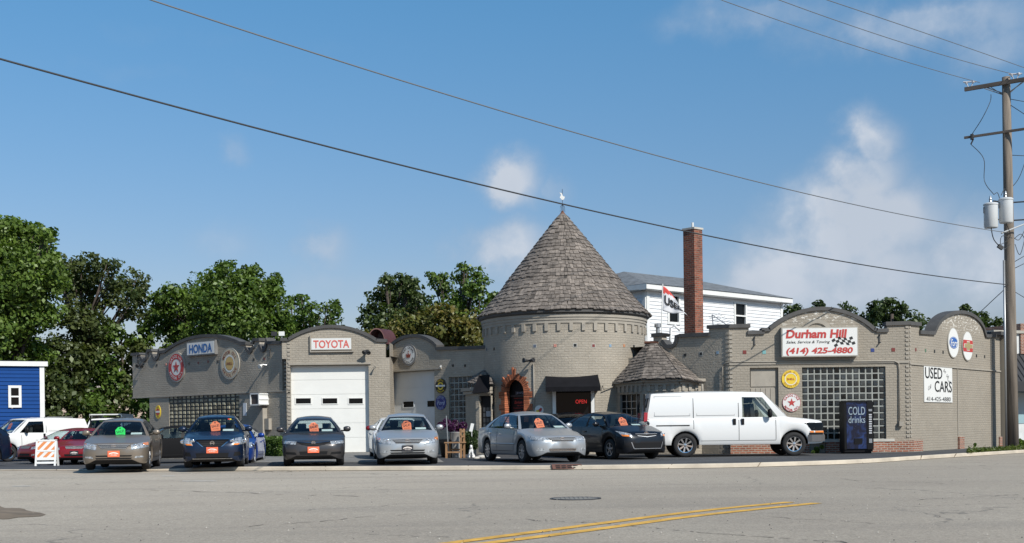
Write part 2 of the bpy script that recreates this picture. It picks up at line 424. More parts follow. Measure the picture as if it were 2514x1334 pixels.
# cracks and worn paint
ck = MB(); rc = random.Random(9)
for (x0, y0, x1, y1, wd) in ((1290, 1275, 1500, 1287, .012), (1500, 1287, 1720, 1308, .010), (1720, 1308, 2080, 1333, .012), (1830, 1265, 2150, 1284, .008), (350, 1203, 880, 1219, .016), (560, 1296, 1010, 1262, .010), (620, 1158.6, 740, 1159, .02), (2040, 1175, 2330, 1190, .010), (900, 1310, 1180, 1322, .008), (2200, 1230, 2500, 1216, .010), (60, 1190, 330, 1184, .01)):
    n = 26; pts = []; off = 0
    for i in range(n+1):
        t = i/n; off = off*.8+rc.gauss(0, .7); pts.append(G(x0+(x1-x0)*t, y0+(y1-y0)*t+off, RZ+.004))
    for i in range(n):
        if rc.random() < .22: continue
        a, b = pts[i], pts[i+1]; w_ = wd*rc.uniform(.5, 1.4); d = (b-a).normalized(); nn = Vector((-d.y, d.x, 0))*w_
        ck.quad(a-nn, b-nn*.7, b+nn*.7, a+nn)
o = ck.build('road_cracks', mat('crack_fill', (.075, .065, .055), .9), world=False); o['kind'] = 'structure'
wm = MB()
for (x0, x1, y) in ((398, 428, 1169), (448, 532, 1181.5), (30, 75, 1194)): wm.quad(G(x0, y+.7, RZ+.005), G(x1, y+.2, RZ+.005), G(x1, y-1.2, RZ+.005), G(x0, y-.7, RZ+.005))
o = wm.build('road_marking', mat('worn_white_paint', (.44, .42, .38), .8, var=.3, vscale=8), world=False); o['kind'] = 'structure'
# pebbles on the road
pb = MB(); rr = random.Random(3)
for i in range(420):
    px, py = rr.uniform(-60, 2560), 1160+rr.random()**1.3*175
    c = G(px, py, RZ+.008); s = rr.uniform(.004, .011)
    pb.add([c+Vector((s, 0, 0)), c+Vector((0, s, 0)), c+Vector((-s, 0, 0)), c+Vector((0, -s, 0)), c+Vector((0, 0, s*1.2)), c-Vector((0, 0, s*.7))],
           [(0, 1, 4), (1, 2, 4), (2, 3, 4), (3, 0, 4)], 0 if rr.random() < .5 else 1)
o = pb.build('gravel', [mat('pebble_light', (.42, .39, .34), .9), mat('pebble_dark', (.06, .055, .05), .9)], world=False)
tag(o, 'loose pebbles strewn over the grey road surface', 'gravel', kind='stuff')
# soil patch at left edge of the road
sp = MB(); pts = []
for k in range(36):
    a = 2*math.pi*k/36; rad = 1+.22*math.sin(3*a+1)+.12*math.sin(7*a)
    pts.append((-25+105*math.cos(a)*rad, 1259+19*math.sin(a)*rad))
g0 = [G(x, y, RZ+.006) for x, y in pts]; cc = G(-25, 1259, RZ+.05)
for k in range(36): sp.poly([g0[k], g0[(k+1) % 36], cc])
o = sp.build('soil', M['soil'], world=False); tag(o, 'brown patch of dirt washed onto the road at its left edge', 'dirt', kind='stuff')

# manhole cover
mc = G(1413, 1225, RZ); mh = thing('manhole_cover', mc, 'round dark metal manhole cover set in the road', 'manhole cover')
a = MB(); a.lathe([(.40, 0), (.40, .012), (.355, .012), (.355, .004)], mc, 40)
a.build('ring', M['dark_metal'], mh)
a = MB(); a.lathe([(.35, .0), (.35, .010), (0.001, .010)], mc, 40)
for i in range(-4, 5):
    for j in range(-4, 5):
        if i*i+j*j < 17: a.box(mc+Vector((i*.07, j*.07, .014)), (.045, .045, .008))
a.build('lid', M['drive'], mh)
# storm drain in the kerb
A0, A1 = G(1357, 1154.2, RZ), G(1427, 1153.5, RZ); B0, B1 = G(1350, 1139, .0), G(1421, 1138.5, .0)
sd = thing('storm_drain', (A0+A1)/2, 'rust brown slotted drain grate set in the pale kerb', 'drain grate')
def bil(u, v, d=0): 
    p = A0.lerp(A1, u).lerp(Vector((B0.x, A0.y+.045, .0)).lerp(Vector((B1.x, A1.y+.045, .0)), u), v)
    return p+Vector((0, -.05-d, .025+d))
M['grate'] = mat('rusty_grate', (.10, .045, .034), .8, var=.3, vscale=8)
a = MB(); a.quad(bil(0, 0), bil(1, 0), bil(1, 1), bil(0, 1)); a.quad(bil(0, 1), bil(1, 1), bil(1, 1)+Vector((0, .2, 0)), bil(0, 1)+Vector((0, .2, 0)))
a.quad(bil(0, 0)-Vector((0, 0, .1)), bil(0, 0), bil(0, 1), bil(0, 1)-Vector((0, 0, .12))); a.quad(bil(1, 0), bil(1, 0)-Vector((0, 0, .1)), bil(1, 1)-Vector((0, 0, .12)), bil(1, 1))
a.build('frame', M['grate'], sd)
a = MB()
for i in range(4):
    for j in range(2):
        u0, u1, v0, v1 = .12+i*.2, .12+i*.2+.15, .14+j*.4, .14+j*.4+.22
        a.quad(bil(u0, v0, .004), bil(u1, v0, .004), bil(u1, v1, .004), bil(u0, v1, .004))
a.build('slots', M['black'], sd)

# ------------------------------------------------------------------ the garage building
class Wall:
    def __init__(s, A, B):
        s.A = Vector((A[0], A[1])); s.B = Vector((B[0], B[1])); s.L = (s.B-s.A).length; s.d = (s.B-s.A)/s.L
        s.n = Vector((s.d.y, -s.d.x))
    def pt(s, u, z, d=0.0):
        q = s.A+s.d*u+s.n*d; return Vector((q.x, q.y, z))
    def uz(s, px, py):
        dx, dy = unroll(px, py); k = dx/F
        u = (k*s.A.y-s.A.x)/(s.d.x-k*s.d.y); Y = s.A.y+u*s.d.y
        return u, CAMH-dy*Y/F
    def skin(s, mb, u0, u1, z0, z1, opens=(), depth=.2, m=0):
        us = sorted({u0, u1} | {o[0] for o in opens} | {o[1] for o in opens}); zs = sorted({z0, z1} | {o[2] for o in opens} | {o[3] for o in opens})
        us = [u for u in us if u0-1e-6 <= u <= u1+1e-6]; zs = [z for z in zs if z0-1e-6 <= z <= z1+1e-6]
        for a, b in zip(us[:-1], us[1:]):
            for c, e in zip(zs[:-1], zs[1:]):
                mu, mz = (a+b)/2, (c+e)/2
                if any(o[0] < mu < o[1] and o[2] < mz < o[3] for o in opens): continue
                mb.quad(s.pt(a, c), s.pt(b, c), s.pt(b, e), s.pt(a, e), m, [(a, c), (b, c), (b, e), (a, e)])
        for (a, b, c, e) in opens:
            D = -depth
            mb.quad(s.pt(a, c), s.pt(a, e), s.pt(a, e, D), s.pt(a, c, D), m, [(0, c), (0, e), (D, e), (D, c)])
            mb.quad(s.pt(b, e), s.pt(b, c), s.pt(b, c, D), s.pt(b, e, D), m, [(0, e), (0, c), (D, c), (D, e)])
            mb.quad(s.pt(a, e), s.pt(b, e), s.pt(b, e, D), s.pt(a, e, D), m, [(a, 0), (b, 0), (b, D), (a, D)])
            mb.quad(s.pt(b, c), s.pt(a, c), s.pt(a, c, D), s.pt(b, c, D), m, [(b, 0), (a, 0), (a, D), (b, D)])
    def parapet(s, mb, prof, z0, th=.3, m=0):
        for (a, b) in zip(prof[:-1], prof[1:]):
            if b[0]-a[0] < 1e-4: continue
            mb.quad(s.pt(a[0], z0), s.pt(b[0], z0), s.pt(*b), s.pt(*a), m, [(a[0], z0), (b[0], z0), b, a])
            mb.quad(s.pt(b[0], z0, -th), s.pt(a[0], z0, -th), s.pt(a[0], a[1], -th), s.pt(b[0], b[1], -th), m, [(b[0], z0), (a[0], z0), a, b])
        for a, b in zip(prof[:-1], prof[1:]):
            mb.quad(s.pt(*a), s.pt(*b), s.pt(b[0], b[1], -th), s.pt(a[0], a[1], -th), m, [(a[0], 0), (b[0], 0), (b[0], .3), (a[0], .3)])
        for e in (prof[0], prof[-1]):
            mb.quad(s.pt(e[0], z0), s.pt(e[0], e[1]), s.pt(e[0], e[1], -th), s.pt(e[0], z0, -th), m, [(0, z0), (0, e[1]), (.3, e[1]), (.3, z0)])
    def cope(s, mb, prof, t=.13, f=.07, b=.36, m=0):
        runs = [[prof[0]]]
        for a, c in zip(prof[:-1], prof[1:]):
            if abs(c[0]-a[0]) < .012 and abs(c[1]-a[1]) > .05: runs.append([c])
            else: runs[-1].append(c)
        for rn in runs:
            if len(rn) < 2: continue
            top = []
            for i, p in enumerate(rn):
                q0, q1 = rn[max(i-1, 0)], rn[min(i+1, len(rn)-1)]
                dx, dz = q1[0]-q0[0], q1[1]-q0[1]; L = math.hypot(dx, dz) or 1
                top.append((p[0]-dz/L*t, p[1]+dx/L*t))
            lo = [(p[0], p[1]+.002) for p in rn]
            lo[0] = (lo[0][0]-.05, lo[0][1]); top[0] = (top[0][0]-.05, top[0][1]); lo[-1] = (lo[-1][0]+.05, lo[-1][1]); top[-1] = (top[-1][0]+.05, top[-1][1])
            for i in range(len(rn)-1):
                mb.hexa([s.pt(*lo[i], f), s.pt(*lo[i+1], f), s.pt(*lo[i+1], -b), s.pt(*lo[i], -b), s.pt(*top[i], f), s.pt(*top[i+1], f), s.pt(*top[i+1], -b), s.pt(*top[i], -b)], m)
    def prof(s, items):
        out = []
        for it in items:
            if it[0] == 'arc':
                (x0, y0), (xm, ym), (x1, y1) = it[1:4]
                # circle through three pixel points
                ax, ay, bx, by, cx, cy = x0, y0, xm, ym, x1, y1
                D = 2*(ax*(by-cy)+bx*(cy-ay)+cx*(ay-by))
                ux = ((ax*ax+ay*ay)*(by-cy)+(bx*bx+by*by)*(cy-ay)+(cx*cx+cy*cy)*(ay-by))/D
                uy = ((ax*ax+ay*ay)*(cx-bx)+(bx*bx+by*by)*(ax-cx)+(cx*cx+cy*cy)*(bx-ax))/D
                rad = math.hypot(ax-ux, ay-uy)
                for k in range(25):
                    x = x0+(x1-x0)*k/24; v = max(rad*rad-(x-ux)**2, 0)**.5
                    out.append((x, uy-v if ym < (y0+y1)/2 else uy+v))
            elif it[0] == 'notch':
                x0, x1, y0, y1, dep = it[1:6]
                for k in range(13):
                    a = math.pi*k/12; out.append(((x0+x1)/2-(x1-x0)/2*math.cos(a), y0+(y1-y0)*k/12+dep*math.sin(a)**.8))
            else: out.append(it)
        return [s.uz(*p) for p in out]
    def rect(s, x0, y0, x1, y1):
        a = s.uz(x0, (y0+y1)/2)[0]; b = s.uz(x1, (y0+y1)/2)[0]; xm = (x0+x1)/2
        return a, b, s.uz(xm, y1)[1], s.uz(xm, y0)[1]
    def slab(s, mb, u0, u1, z0, z1, d0, d1, m=0, uv=False):
        p = [s.pt(u0, z0, d0), s.pt(u1, z0, d0), s.pt(u1, z0, d1), s.pt(u0, z0, d1), s.pt(u0, z1, d0), s.pt(u1, z1, d0), s.pt(u1, z1, d1), s.pt(u0, z1, d1)]
        if not uv: mb.hexa(p, m); return
        w_, h_, e_ = abs(u1-u0), z1-z0, abs(d1-d0)
        for f, uu in (((3, 2, 6, 7), (w_, 0)), ((0, 3, 7, 4), (e_, 0)), ((2, 1, 5, 6), (e_, 0)), ((7, 6, 5, 4), (w_, 1)), ((1, 0, 4, 5), (w_, 0)), ((0, 1, 2, 3), (w_, 1))):
            hh = h_ if uu[1] == 0 else e_
            mb.quad(*[p[i] for i in f], m=m, uv=[(0, z0), (uu[0], z0), (uu[0], z0+hh), (0, z0+hh)])

BLD = thing('garage_building', (2.0, 44, 0), 'long grey painted brick car repair garage with round shingled tower and arched parapets', 'garage')
WA = Wall((-17.55, 56.6), (-9.2, 48.9))
WB = Wall((P(692, 0, 48.4).x, 48.4), (P(946, 0, 48.4).x, 48.4))
WA = Wall((P(325, 870, 56).x, 56), (WB.A.x, 48.55))
WC = Wall((WB.B.x-.1, 50.0), (-1.0, 46.4))
TC, TR = Vector((P(1385, 850, 47).x, 47)), 3.1
WF = Wall((P(1790, 900, 42).x, 42), (P(2232, 900, 42).x, 42))
WG = Wall((WF.B.x, 42), (P(2455, 900, 49.2).x, 49.2))
WE = Wall((WF.A.x-3.2, 42+2.9), (WF.A.x, 42))
PB, PBC, CP, TRIM = M['paint_brick'], M['paint_brick_chip'], M['coping'], M['stone_trim']
def wall_part(name, fn, mats, **kw):
    a = MB(); fn(a); return a.build(name, mats, BLD, **kw)
# --- wing A (oblique, left)
pA = WA.prof([(325, 874), (344, 873), ('notch', 345, 364, 871, 870, 19), (365, 864), (373, 864), ('notch', 374, 393, 863, 862, 24), (394, 869), (407, 867), ('arc', (408, 866), (500, 829), (590, 846)),
              (591, 848), (603, 847), ('notch', 604, 624, 847, 846, 22), (625, 838), (636, 838), ('notch', 637, 657, 838, 837, 28), (658, 846), (692, 845)])
zA = WA.uz(500, 968)[1]
lowA = WA.uz(367, 1000)[0]
winA = WA.rect(415, 968, 588, 1062); winA = (winA[0], winA[1], .9, zA-.02)
def fA(a):
    WA.parapet(a, pA, zA+.001)
    WA.skin(a, lowA, WA.L, -.3, zA, [winA], .22)
    a.quad(WA.pt(lowA, -.3), WA.pt(lowA, zA), WA.pt(lowA, zA, -8), WA.pt(lowA, -.3, -8), 0, [(0, 0), (0, zA), (8, zA), (8, 0)])
    a.quad(WA.pt(0, zA), WA.pt(0, pA[0][1]), WA.pt(0, pA[0][1], -8), WA.pt(0, zA, -8), 0, [(0, zA), (0, 4.6), (8, 4.6), (8, zA)])
    a.quad(WA.pt(0, zA), WA.pt(lowA, zA), WA.pt(lowA, zA, -8), WA.pt(0, zA, -8), 0, [(0, 0), (1, 0), (1, 8), (0, 8)])
wall_part('wall', fA, [PB])
wall_part('coping', lambda a: WA.cope(a, pA), [CP])
# --- garage bay B
dB = WB.rect(713, 897, 906, 1100); dB = (dB[0], dB[1], .1, dB[3])
zB = WB.uz(800, 880)[1]
pB = WB.prof([(692, 838), (708, 838), ('arc', (709, 838), (812, 806), (921, 838)), (923, 840), (946, 841)])
def fB(a):
    WB.parapet(a, pB, zB)
    WB.skin(a, 0, WB.L, .0, zB, [dB], .35)
    a.quad(WB.pt(WB.L, 0), WB.pt(WB.L, zB), WB.pt(WB.L, zB, -3), WB.pt(WB.L, 0, -3), 0, [(0, 0), (0, zB), (3, zB), (3, 0)])
    a.quad(WB.pt(WB.L, zB), WB.pt(WB.L, pB[-1][1]), WB.pt(WB.L, pB[-1][1], -3), WB.pt(WB.L, zB, -3), 0, [(0, zB), (0, 4.6), (3, 4.6), (3, zB)])
    a.quad(WB.pt(0, 0), WB.pt(0, pB[0][1]), WB.pt(0, pB[0][1], -3), WB.pt(0, 0, -3), 0, [(0, 0), (0, 4.6), (3, 4.6), (3, 0)])
wall_part('wall', fB, [PB])
wall_part('coping', lambda a: WB.cope(a, pB), [CP])
# --- bay C
dC = WC.rect(958, 912, 1067, 1100); dC = (dC[0], dC[1], .08, dC[3])
gC = WC.rect(1102, 925, 1150, 1030); gC = (gC[0], WC.uz(1165, 980)[0], .9, gC[3])
zC = dC[3]+.12
pC = WC.prof([(956, 860), ('arc', (957, 858), (1012, 829), (1070, 852)), (1072, 860), (1085, 860), (1130, 859), (1192, 857)])
def fC(a):
    WC.parapet(a, [(p[0], p[1]) for p in pC], zC)
    WC.skin(a, 0, WC.L, 0, zC, [dC, gC], .35)
wall_part('wall', fC, [PB])
wall_part('coping', lambda a: WC.cope(a, pC), [CP])
# --- tower
zT = 5.0
def Tpt(phi, z, d=0.0):   # phi: 0 = toward camera, + = right
    return Vector((TC.x+(TR+d)*math.sin(phi), TC.y-(TR+d)*math.cos(phi), z))
def Tphz(px, py, rad=None):
    dx, dy = unroll(px, py); k = dx/F; rad = rad or TR
    # solve |(kY-cx, Y-cy)|=R
    A = k*k+1; B = -2*(k*TC.x+TC.y); C = TC.x**2+TC.y**2-rad*rad
    D = max(B*B-4*A*C, 0); Y = (-B-D**.5)/(2*A)
    return math.atan2(k*Y-TC.x, TC.y-Y), CAMH-dy*Y/F
phD, _ = Tphz(1263, 1000); zDs = Tphz(1263, 962)[1]; hwD = .44
def arch_in(phi, z, hw=hwD):
    u = (phi-phD)*TR
    return abs(u) < hw and z < zDs or (z >= zDs and u*u+(z-zDs)**2 < hw*hw)
w0, wz0 = Tphz(1356, 1000); w1, _ = Tphz(1460, 1000); wzt = Tphz(1408, 957)[1]
def fT(a):
    n, mz = 240, 100
    for i in range(n):
        p0, p1 = -math.pi+2*math.pi*i/n, -math.pi+2*math.pi*(i+1)/n
        j = 0
        front = abs((p0+p1)/2) < 1.2
        dz = zT/mz
        if not front:
            a.quad(Tpt(p0, 0), Tpt(p1, 0), Tpt(p1, zT), Tpt(p0, zT), 0, [(p0*TR, 0), (p1*TR, 0), (p1*TR, zT), (p0*TR, zT)]); continue
        run = None
        for j in range(mz+1):
            z = j*dz; mid = (p0+p1)/2
            hole = j == mz or arch_in(mid, z+dz/2, hwD+.03) or (w0 < mid < w1 and .75 < z+dz/2 < wzt)
            if not hole and run is None: run = z
            if hole and run is not None:
                a.quad(Tpt(p0, run), Tpt(p1, run), Tpt(p1, z), Tpt(p0, z), 0, [(p0*TR, run), (p1*TR, run), (p1*TR, z), (p0*TR, z)]); run = None
o = wall_part('tower_wall', fT, [PB])
# eave bands and corbels
a = MB(); bands = [(TR+.01, 4.78), (TR+.035, 4.80), (TR+.035, 4.90), (TR+.06, 4.91), (TR+.06, 5.0), (TR+.09, 5.01), (TR+.09, 5.1), (TR+.10, 5.12)]
a.lathe([(r_, z-.06) for r_, z in bands], (TC.x, TC.y, 0), 96)
a.build('cornice', TRIM, BLD)
a = MB(); a.lathe([(TR+.06, 5.05), (TR+.14, 5.09), (TR+.18, 5.12), (TR+.18, 5.2), (TR+.06, 5.22)], (TC.x, TC.y, 0), 96)
a.build('gutter', M['coping'], BLD)
for k in range(-11, 13):
    ph = 2*math.pi*k/44+.04; c = Tpt(ph, 4.60, .015)
    a = MB(); a.box(c, (.13, .09, .27), ph); a.build('corbel', TRIM, BLD)
# shingled cone: rows of separate shakes
def shake(mb, a0, b0, a1, b1, th, nrm, col, curl=0):
    """a0,b0 lower corners, a1,b1 upper corners"""
    A0, B0 = a0+nrm*(th+curl), b0+nrm*(th+curl*.5)
    A1, B1 = a1+nrm*.008, b1+nrm*.008
    mb.add([A0, B0, B1, A1, a0, b0], [(0, 1, 2, 3), (4, 5, 1, 0), (4, 0, 3), (5, 2, 1)], 0, None, col)
rs = random.Random(11)
APX = Vector((TC.x, TC.y, P(1380, 519, 47).z)); ZE = 5.2; RE = TR+.14
def cone_r(t): return RE*(1-t)*(1+.0*t)+.0*t - .20*math.sin(math.pi*min(t/.45, 1))*0 if t > .3 else RE*(1-t)+.10*(1-t/.3)**2-.03
def cone_p(t, ph, d=0): 
    r_ = max(cone_r(t), .02)
    return Vector((APX.x+r_*math.sin(ph), APX.y-r_*math.cos(ph), ZE+(APX.z-ZE)*t))
a = MB(); rows = 26
for j in range(rows):
    t0, t1 = j/rows*.955, (j+1.75)/rows*.955
    ph = rs.uniform(0, .2); r0 = cone_r(t0); end = ph+2*math.pi
    rowdark = rs.uniform(-.08, .08)
    while ph < end-.01:
        wdt = rs.uniform(.11, .24)/max(r0, .25); p1 = min(ph+wdt, end)
        jit = rs.uniform(-.006, .010); tt0 = t0-jit
        nr = Vector((math.sin((ph+p1)/2)*.79, -math.cos((ph+p1)/2)*.79, .61))
        shake(a, cone_p(tt0, ph+.006/max(r0, .3)), cone_p(tt0+rs.uniform(-.002, .002), p1-.006/max(r0, .3)), cone_p(min(t1, .985), ph), cone_p(min(t1, .985), p1), .042+rs.random()*.02, nr, min(max(rs.gauss(.5, .18)+rowdark, 0), 1), rs.random()*.012)
        ph = p1
a.build('tower_roof', M['shingle'], BLD)
a = MB(); a.lathe([(RE-.05, ZE-.02), (.02, APX.z-.03)], (TC.x, TC.y, 0), 48); a.build('roof_deck', M['interior'], BLD)
a = MB(); a.lathe([(.27, APX.z-.36), (.2, APX.z-.25), (.015, APX.z+.03)], (TC.x, TC.y, 0), 24); a.build('roof_cap', M['rust'], BLD, smooth=True)
# weather vane (bird on a rod)
wv = thing('weather_vane', APX, 'thin rooftop weather vane with a small white bird above the cone', 'weather vane')
a = MB(); a.tube([APX, APX+Vector((0, 0, .85))], .010, 6)
for k in range(4):
    an = k*math.pi/2+.4
    a.tube([APX+Vector((.1*math.cos(an), .1*math.sin(an), -.02)), APX+Vector((.09*math.cos(an), .09*math.sin(an), .18)), APX+Vector((0, 0, .26))], .008, 5)
a.build('rod', M['dark_metal'], wv)
a = MB(); c = APX+Vector((0, 0, .53))
a.prism([(-.1, .0), (-.02, -.1), (.06, -.08), (.1, .02), (.02, .05), (-.02, .16), (-.11, .19), (-.05, .1)], lambda u, v, d: c+Vector((u, d, v)), -.02, .02)
a.build('bird', M['white_paint'], wv)
# --- right block front F
zF = WF.uz(2010, 896)[1]
gF = WF.rect(1970, 901, 2175, 1079)
dF = WF.rect(1842, 903, 1912, 1110); dF = (dF[0], dF[1], .0, dF[3])
pF = WF.prof([(1790, 806), (1838, 805), (1838.3, 822), (1873, 821), (1873.3, 815), (1890, 814), ('arc', (1891, 813), (2015, 763), (2143, 812)), (2144, 813), (2150, 814), (2150.3, 817), (2177, 816), (2177.3, 800), (2232, 798)])
def fF(a):
    WF.parapet(a, pF, zF)
    WF.skin(a, 0, WF.L, 0, zF, [gF, dF], .2)
wall_part('wall', fF, [PBC])
wall_part('coping', lambda a: WF.cope(a, pF), [CP])
# --- right side wall G
zG = WG.uz(2350, 905)[1]
pG = WG.prof([(2232, 799), (2257, 801), (2257.3, 821), (2292, 823), (2297, 812), ('arc', (2299, 807), (2357, 771), (2417, 826)), (2418, 829), (2428, 830), (2428.3, 829), (2454, 829)])
def fG(a):
    WG.parapet(a, pG, zG)
    WG.skin(a, 0, WG.L, -.1, zG, [])
    a.quad(WG.pt(WG.L, -.1), WG.pt(WG.L, pG[-1][1]), WG.pt(WG.L, pG[-1][1], -10), WG.pt(WG.L, -.1, -10), 0, [(0, 0), (0, 4.6), (10, 4.6), (10, 0)])
wall_part('wall', fG, [PBC])
wall_part('coping', lambda a: WG.cope(a, pG), [CP])
# --- dark oblique wall E
pE = WE.prof([(1604, 828), (1624, 826), ('notch', 1625, 1666, 827, 826, 30), (1667, 828), (1670, 829), (1740, 826), (1740.3, 808), (1790, 806)])
def fE(a):
    WE.parapet(a, pE, 3.5); WE.skin(a, 0, WE.L, 0, 3.5)
wall_part('wall', fE, [PB])
wall_part('coping', lambda a: WE.cope(a, pE), [CP])
# pilaster steps, string courses, recessed lines
u = WG.uz(2350, 1000)[0]
for q in ((WA, 0, WA.L, zA-.05, zA, .05), (WB, 0, dB[0], zA-.12, zA-.07, .03), (WF, 0, WF.L, zF+.03, zF+.1, .035), (WG, 0, WG.L, zG, zG+.05, .045), (WB, dB[0]-.05, dB[1]+.1, dB[3]+.02, dB[3]+.1, .05),
          (WC, 0, WC.uz(1085, 900)[0], dC[3]+.02, dC[3]+.09, .05), (WG, u, u+.05, .5, zG, .03)):
    a = MB(); q[0].slab(a, q[1], q[2], q[3], q[4], 0, q[5]); a.build('string_course', TRIM, BLD)
# toothed corner bricks
def quoin(Wl, u, s, z0, z1, dz=.15):
    z = z0; a = MB()
    while z < z1:
        Wl.slab(a, u if s > 0 else u-.11, u+.11 if s > 0 else u, z, z+dz*.5, .0, .03); z += dz
    a.build('corner_bricks', TRIM, BLD)
quoin(WB, .05, 1, .2, pB[0][1]-.1); quoin(WA, WA.L-.02, -1, .2, pA[-1][1]-.15)
quoin(WF, WF.L-.01, -1, .5, pF[-1][1]-.1); quoin(WG, .01, 1, .5, pG[0][1]-.1)
quoin(WF, .01, 1, .2, pF[0][1]-.1); quoin(WE, WE.L-.01, -1, .2, pE[-1][1]-.1)
# red brick footings at the right corner
u5, u6 = WG.uz(2351, 1090)[0], WG.uz(2452, 1090)[0]
for q in ((WF, gF[1]-2.1, WF.L+.1, .39, .10), (WG, 0, WG.uz(2258, 1000)[0], .40, .10), (WG, u5, u5+.5, .46, .08), (WG, u6, u6+.3, .4, .05), (WF, 0, gF[0]+.2, .42, .09)):
    a = MB(); q[0].slab(a, q[1], q[2], -.1, q[3], 0, q[4], uv=True); a.build('brick_plinth', M['red_brick'], BLD)
a = MB(); WF.slab(a, gF[0]-.1, gF[1]+.25, gF[2]-.09, gF[2]-.0, -.1, .12); a.build('sill', mat('sill_concrete', (.42, .4, .36), .9, var=.2), BLD)
# far end buttress of G
a = MB(); u = WG.uz(2447, 900)[0]
a.hexa([WG.pt(WG.L+.10, -.1, .16), WG.pt(WG.L+.42, -.1, .16), WG.pt(WG.L+.42, -.1, -.6), WG.pt(WG.L+.10, -.1, -.6)]+[WG.pt(WG.L+.10, 4.45, .16), WG.pt(WG.L+.42, 4.45, .16), WG.pt(WG.L+.42, 4.45, -.6), WG.pt(WG.L+.10, 4.45, -.6)])
a.build('buttress', PB, BLD)
a = MB(); a.hexa([WG.pt(WG.L-.55, z_, d_) if e_ else WG.pt(WG.L+.5, z_, d_) for z_, d_, e_ in ((4.46, .24, 1), (4.46, .24, 0), (4.46, -.65, 0), (4.46, -.65, 1), (4.6, .24, 1), (4.6, .24, 0), (4.6, -.65, 0), (4.6, -.65, 1))]); a.build('coping', CP, BLD)
# flat roofs and rear
a = MB(); zR = 3.9
a.poly([WA.pt(0.1, zR, -.2), WA.pt(WA.L, zR, -.2), WB.pt(.1, zR, -.2), WB.pt(WB.L, zR, -.2), WC.pt(.3, zR, -.2), WC.pt(WC.L, zR, -.2), (TC.x, 46, zR), WE.pt(.3, zR, -.2), WE.pt(WE.L, zR, -.2), WF.pt(WF.L-.1, zR, -.2), WG.pt(WG.L-.1, zR, -.2), (16, 56, zR), (-10, 63, zR)])
a.poly([(16, 56, 0), (-10, 63, 0), (-10, 63, zR), (16, 56, zR)])
a.build('roof', M['roof_flat'], BLD)
# coloured wall tiles
TCOL = {'dark': (.010, .012, .013), 'red': (.16, .035, .03), 'salmon': (.52, .22, .17), 'blue': (.03, .05, .18), 'cyan': (.16, .34, .34), 'lblue': (.20, .29, .38), 'orange': (.42, .20, .11), 'green': (.08, .16, .10), 'white': (.36, .35, .32), 'steel': (.10, .12, .16)}
for k in list(TCOL): M['tile_'+k] = mat('tile_glaze_'+k, TCOL[k], .25)
def tile(Wl, px, py, c, frame=False, s=.05):
    if Wl == 'T':
        ph, z = Tphz(px, py)
        fm = lambda u, v, d: Tpt(ph+u/TR, z+v, d)
    else:
        u0, z = Wl.uz(px, py); fm = lambda u, v, d: Wl.pt(u0+u, z+v, d)
    if frame:
        a = MB(); a.prism([(-s*1.5, -s*1.5), (s*1.5, -s*1.5), (s*1.5, s*1.5), (-s*1.5, s*1.5)], fm, 0, .006); a.build('tile_surround', M['tile_white'], BLD)
    a = MB(); a.prism([(-s, -s), (s, -s), (s, s), (-s, s)], fm, 0, .012); a.build('wall_tile', M['tile_'+c], BLD)
for t_ in ((385, 897, 'dark'), (408, 895, 'salmon'), (464, 893, 'dark'), (487, 891, 'red'), (511, 888, 'red'), (535, 888, 'dark'), (623, 883, 'dark'), (649, 881, 'red')): tile(WA, *t_)
for t_ in ((1112, 898, 'dark'), (1142, 898, 'dark')): tile(WC, *t_)
for t_ in ((1195, 858, 'steel'), (1213, 857, 'dark'), (1313, 850, 'steel', True), (1363, 849, 'salmon'), (1412, 848, 'dark', True), (1457, 849, 'red', True), (1498, 849, 'lblue'), (1532, 849, 'orange'), (1556, 851, 'dark')): tile('T', *t_)
for t_ in ((1682, 872, 'dark'), (1721, 869, 'dark', True), (1762, 866, 'lblue')): tile(WE, *t_)
for t_ in ((1828, 865, 'red'), (1876, 865, 'cyan'), (2142, 860, 'blue'), (2193, 859, 'red')): tile(WF, *t_, s=.06)
for t_ in ((2248, 859, 'red'), (2272, 861, 'green'), (2294, 863, 'dark'), (2315, 865, 'dark'), (2397, 874, 'dark'), (2417, 876, 'dark')): tile(WG, *t_, s=.055)
# glass-block windows
def blocks(Wl, r_, cols, rows, mortar, glass, d=-.08, mor=.022, mu=None):
    mu = mu or mor
    p = MB(); Wl.slab(p, r_[0], r_[1], r_[2], r_[3], d-.1, d)
    win = p.build('glass_block_window', mortar, BLD)
    b_ = MB(); cw, ch = (r_[1]-r_[0])/cols, (r_[3]-r_[2])/rows; q = random.Random(cols)
    for i in range(cols):
        for j in range(rows):
            u0, z0 = r_[0]+i*cw+mu, r_[2]+j*ch+mor; u1, z1 = r_[0]+(i+1)*cw-mu, r_[2]+(j+1)*ch-mor; e = .02
            j1, j2 = q.uniform(-.006, .006), q.uniform(-.006, .006)
            ps = [Wl.pt(u0, z0, d), Wl.pt(u1, z0, d), Wl.pt(u1, z1, d), Wl.pt(u0, z1, d), Wl.pt(u0+e, z0+e, d+.025+j1), Wl.pt(u1-e, z0+e, d+.025+j2), Wl.pt(u1-e, z1-e, d+.025-j1), Wl.pt(u0+e, z1-e, d+.025-j2)]
            b_.add(ps, [(4, 5, 6, 7), (0, 1, 5, 4), (1, 2, 6, 5), (2, 3, 7, 6), (3, 0, 4, 7)], 0, None, q.random())
    b_.build('glass_blocks', glass, win)
M['mortar_a'] = mat('block_mortar_dark', (.05, .05, .045), .8); M['mortar_f'] = mat('block_mortar_light', (.25, .26, .24), .7, var=.2)
M['gb_a'] = mat('glass_block_olive', (.26, .24, .17), .12, attr=.55, var=.3, vscale=4, bump=.5, bscale=14)
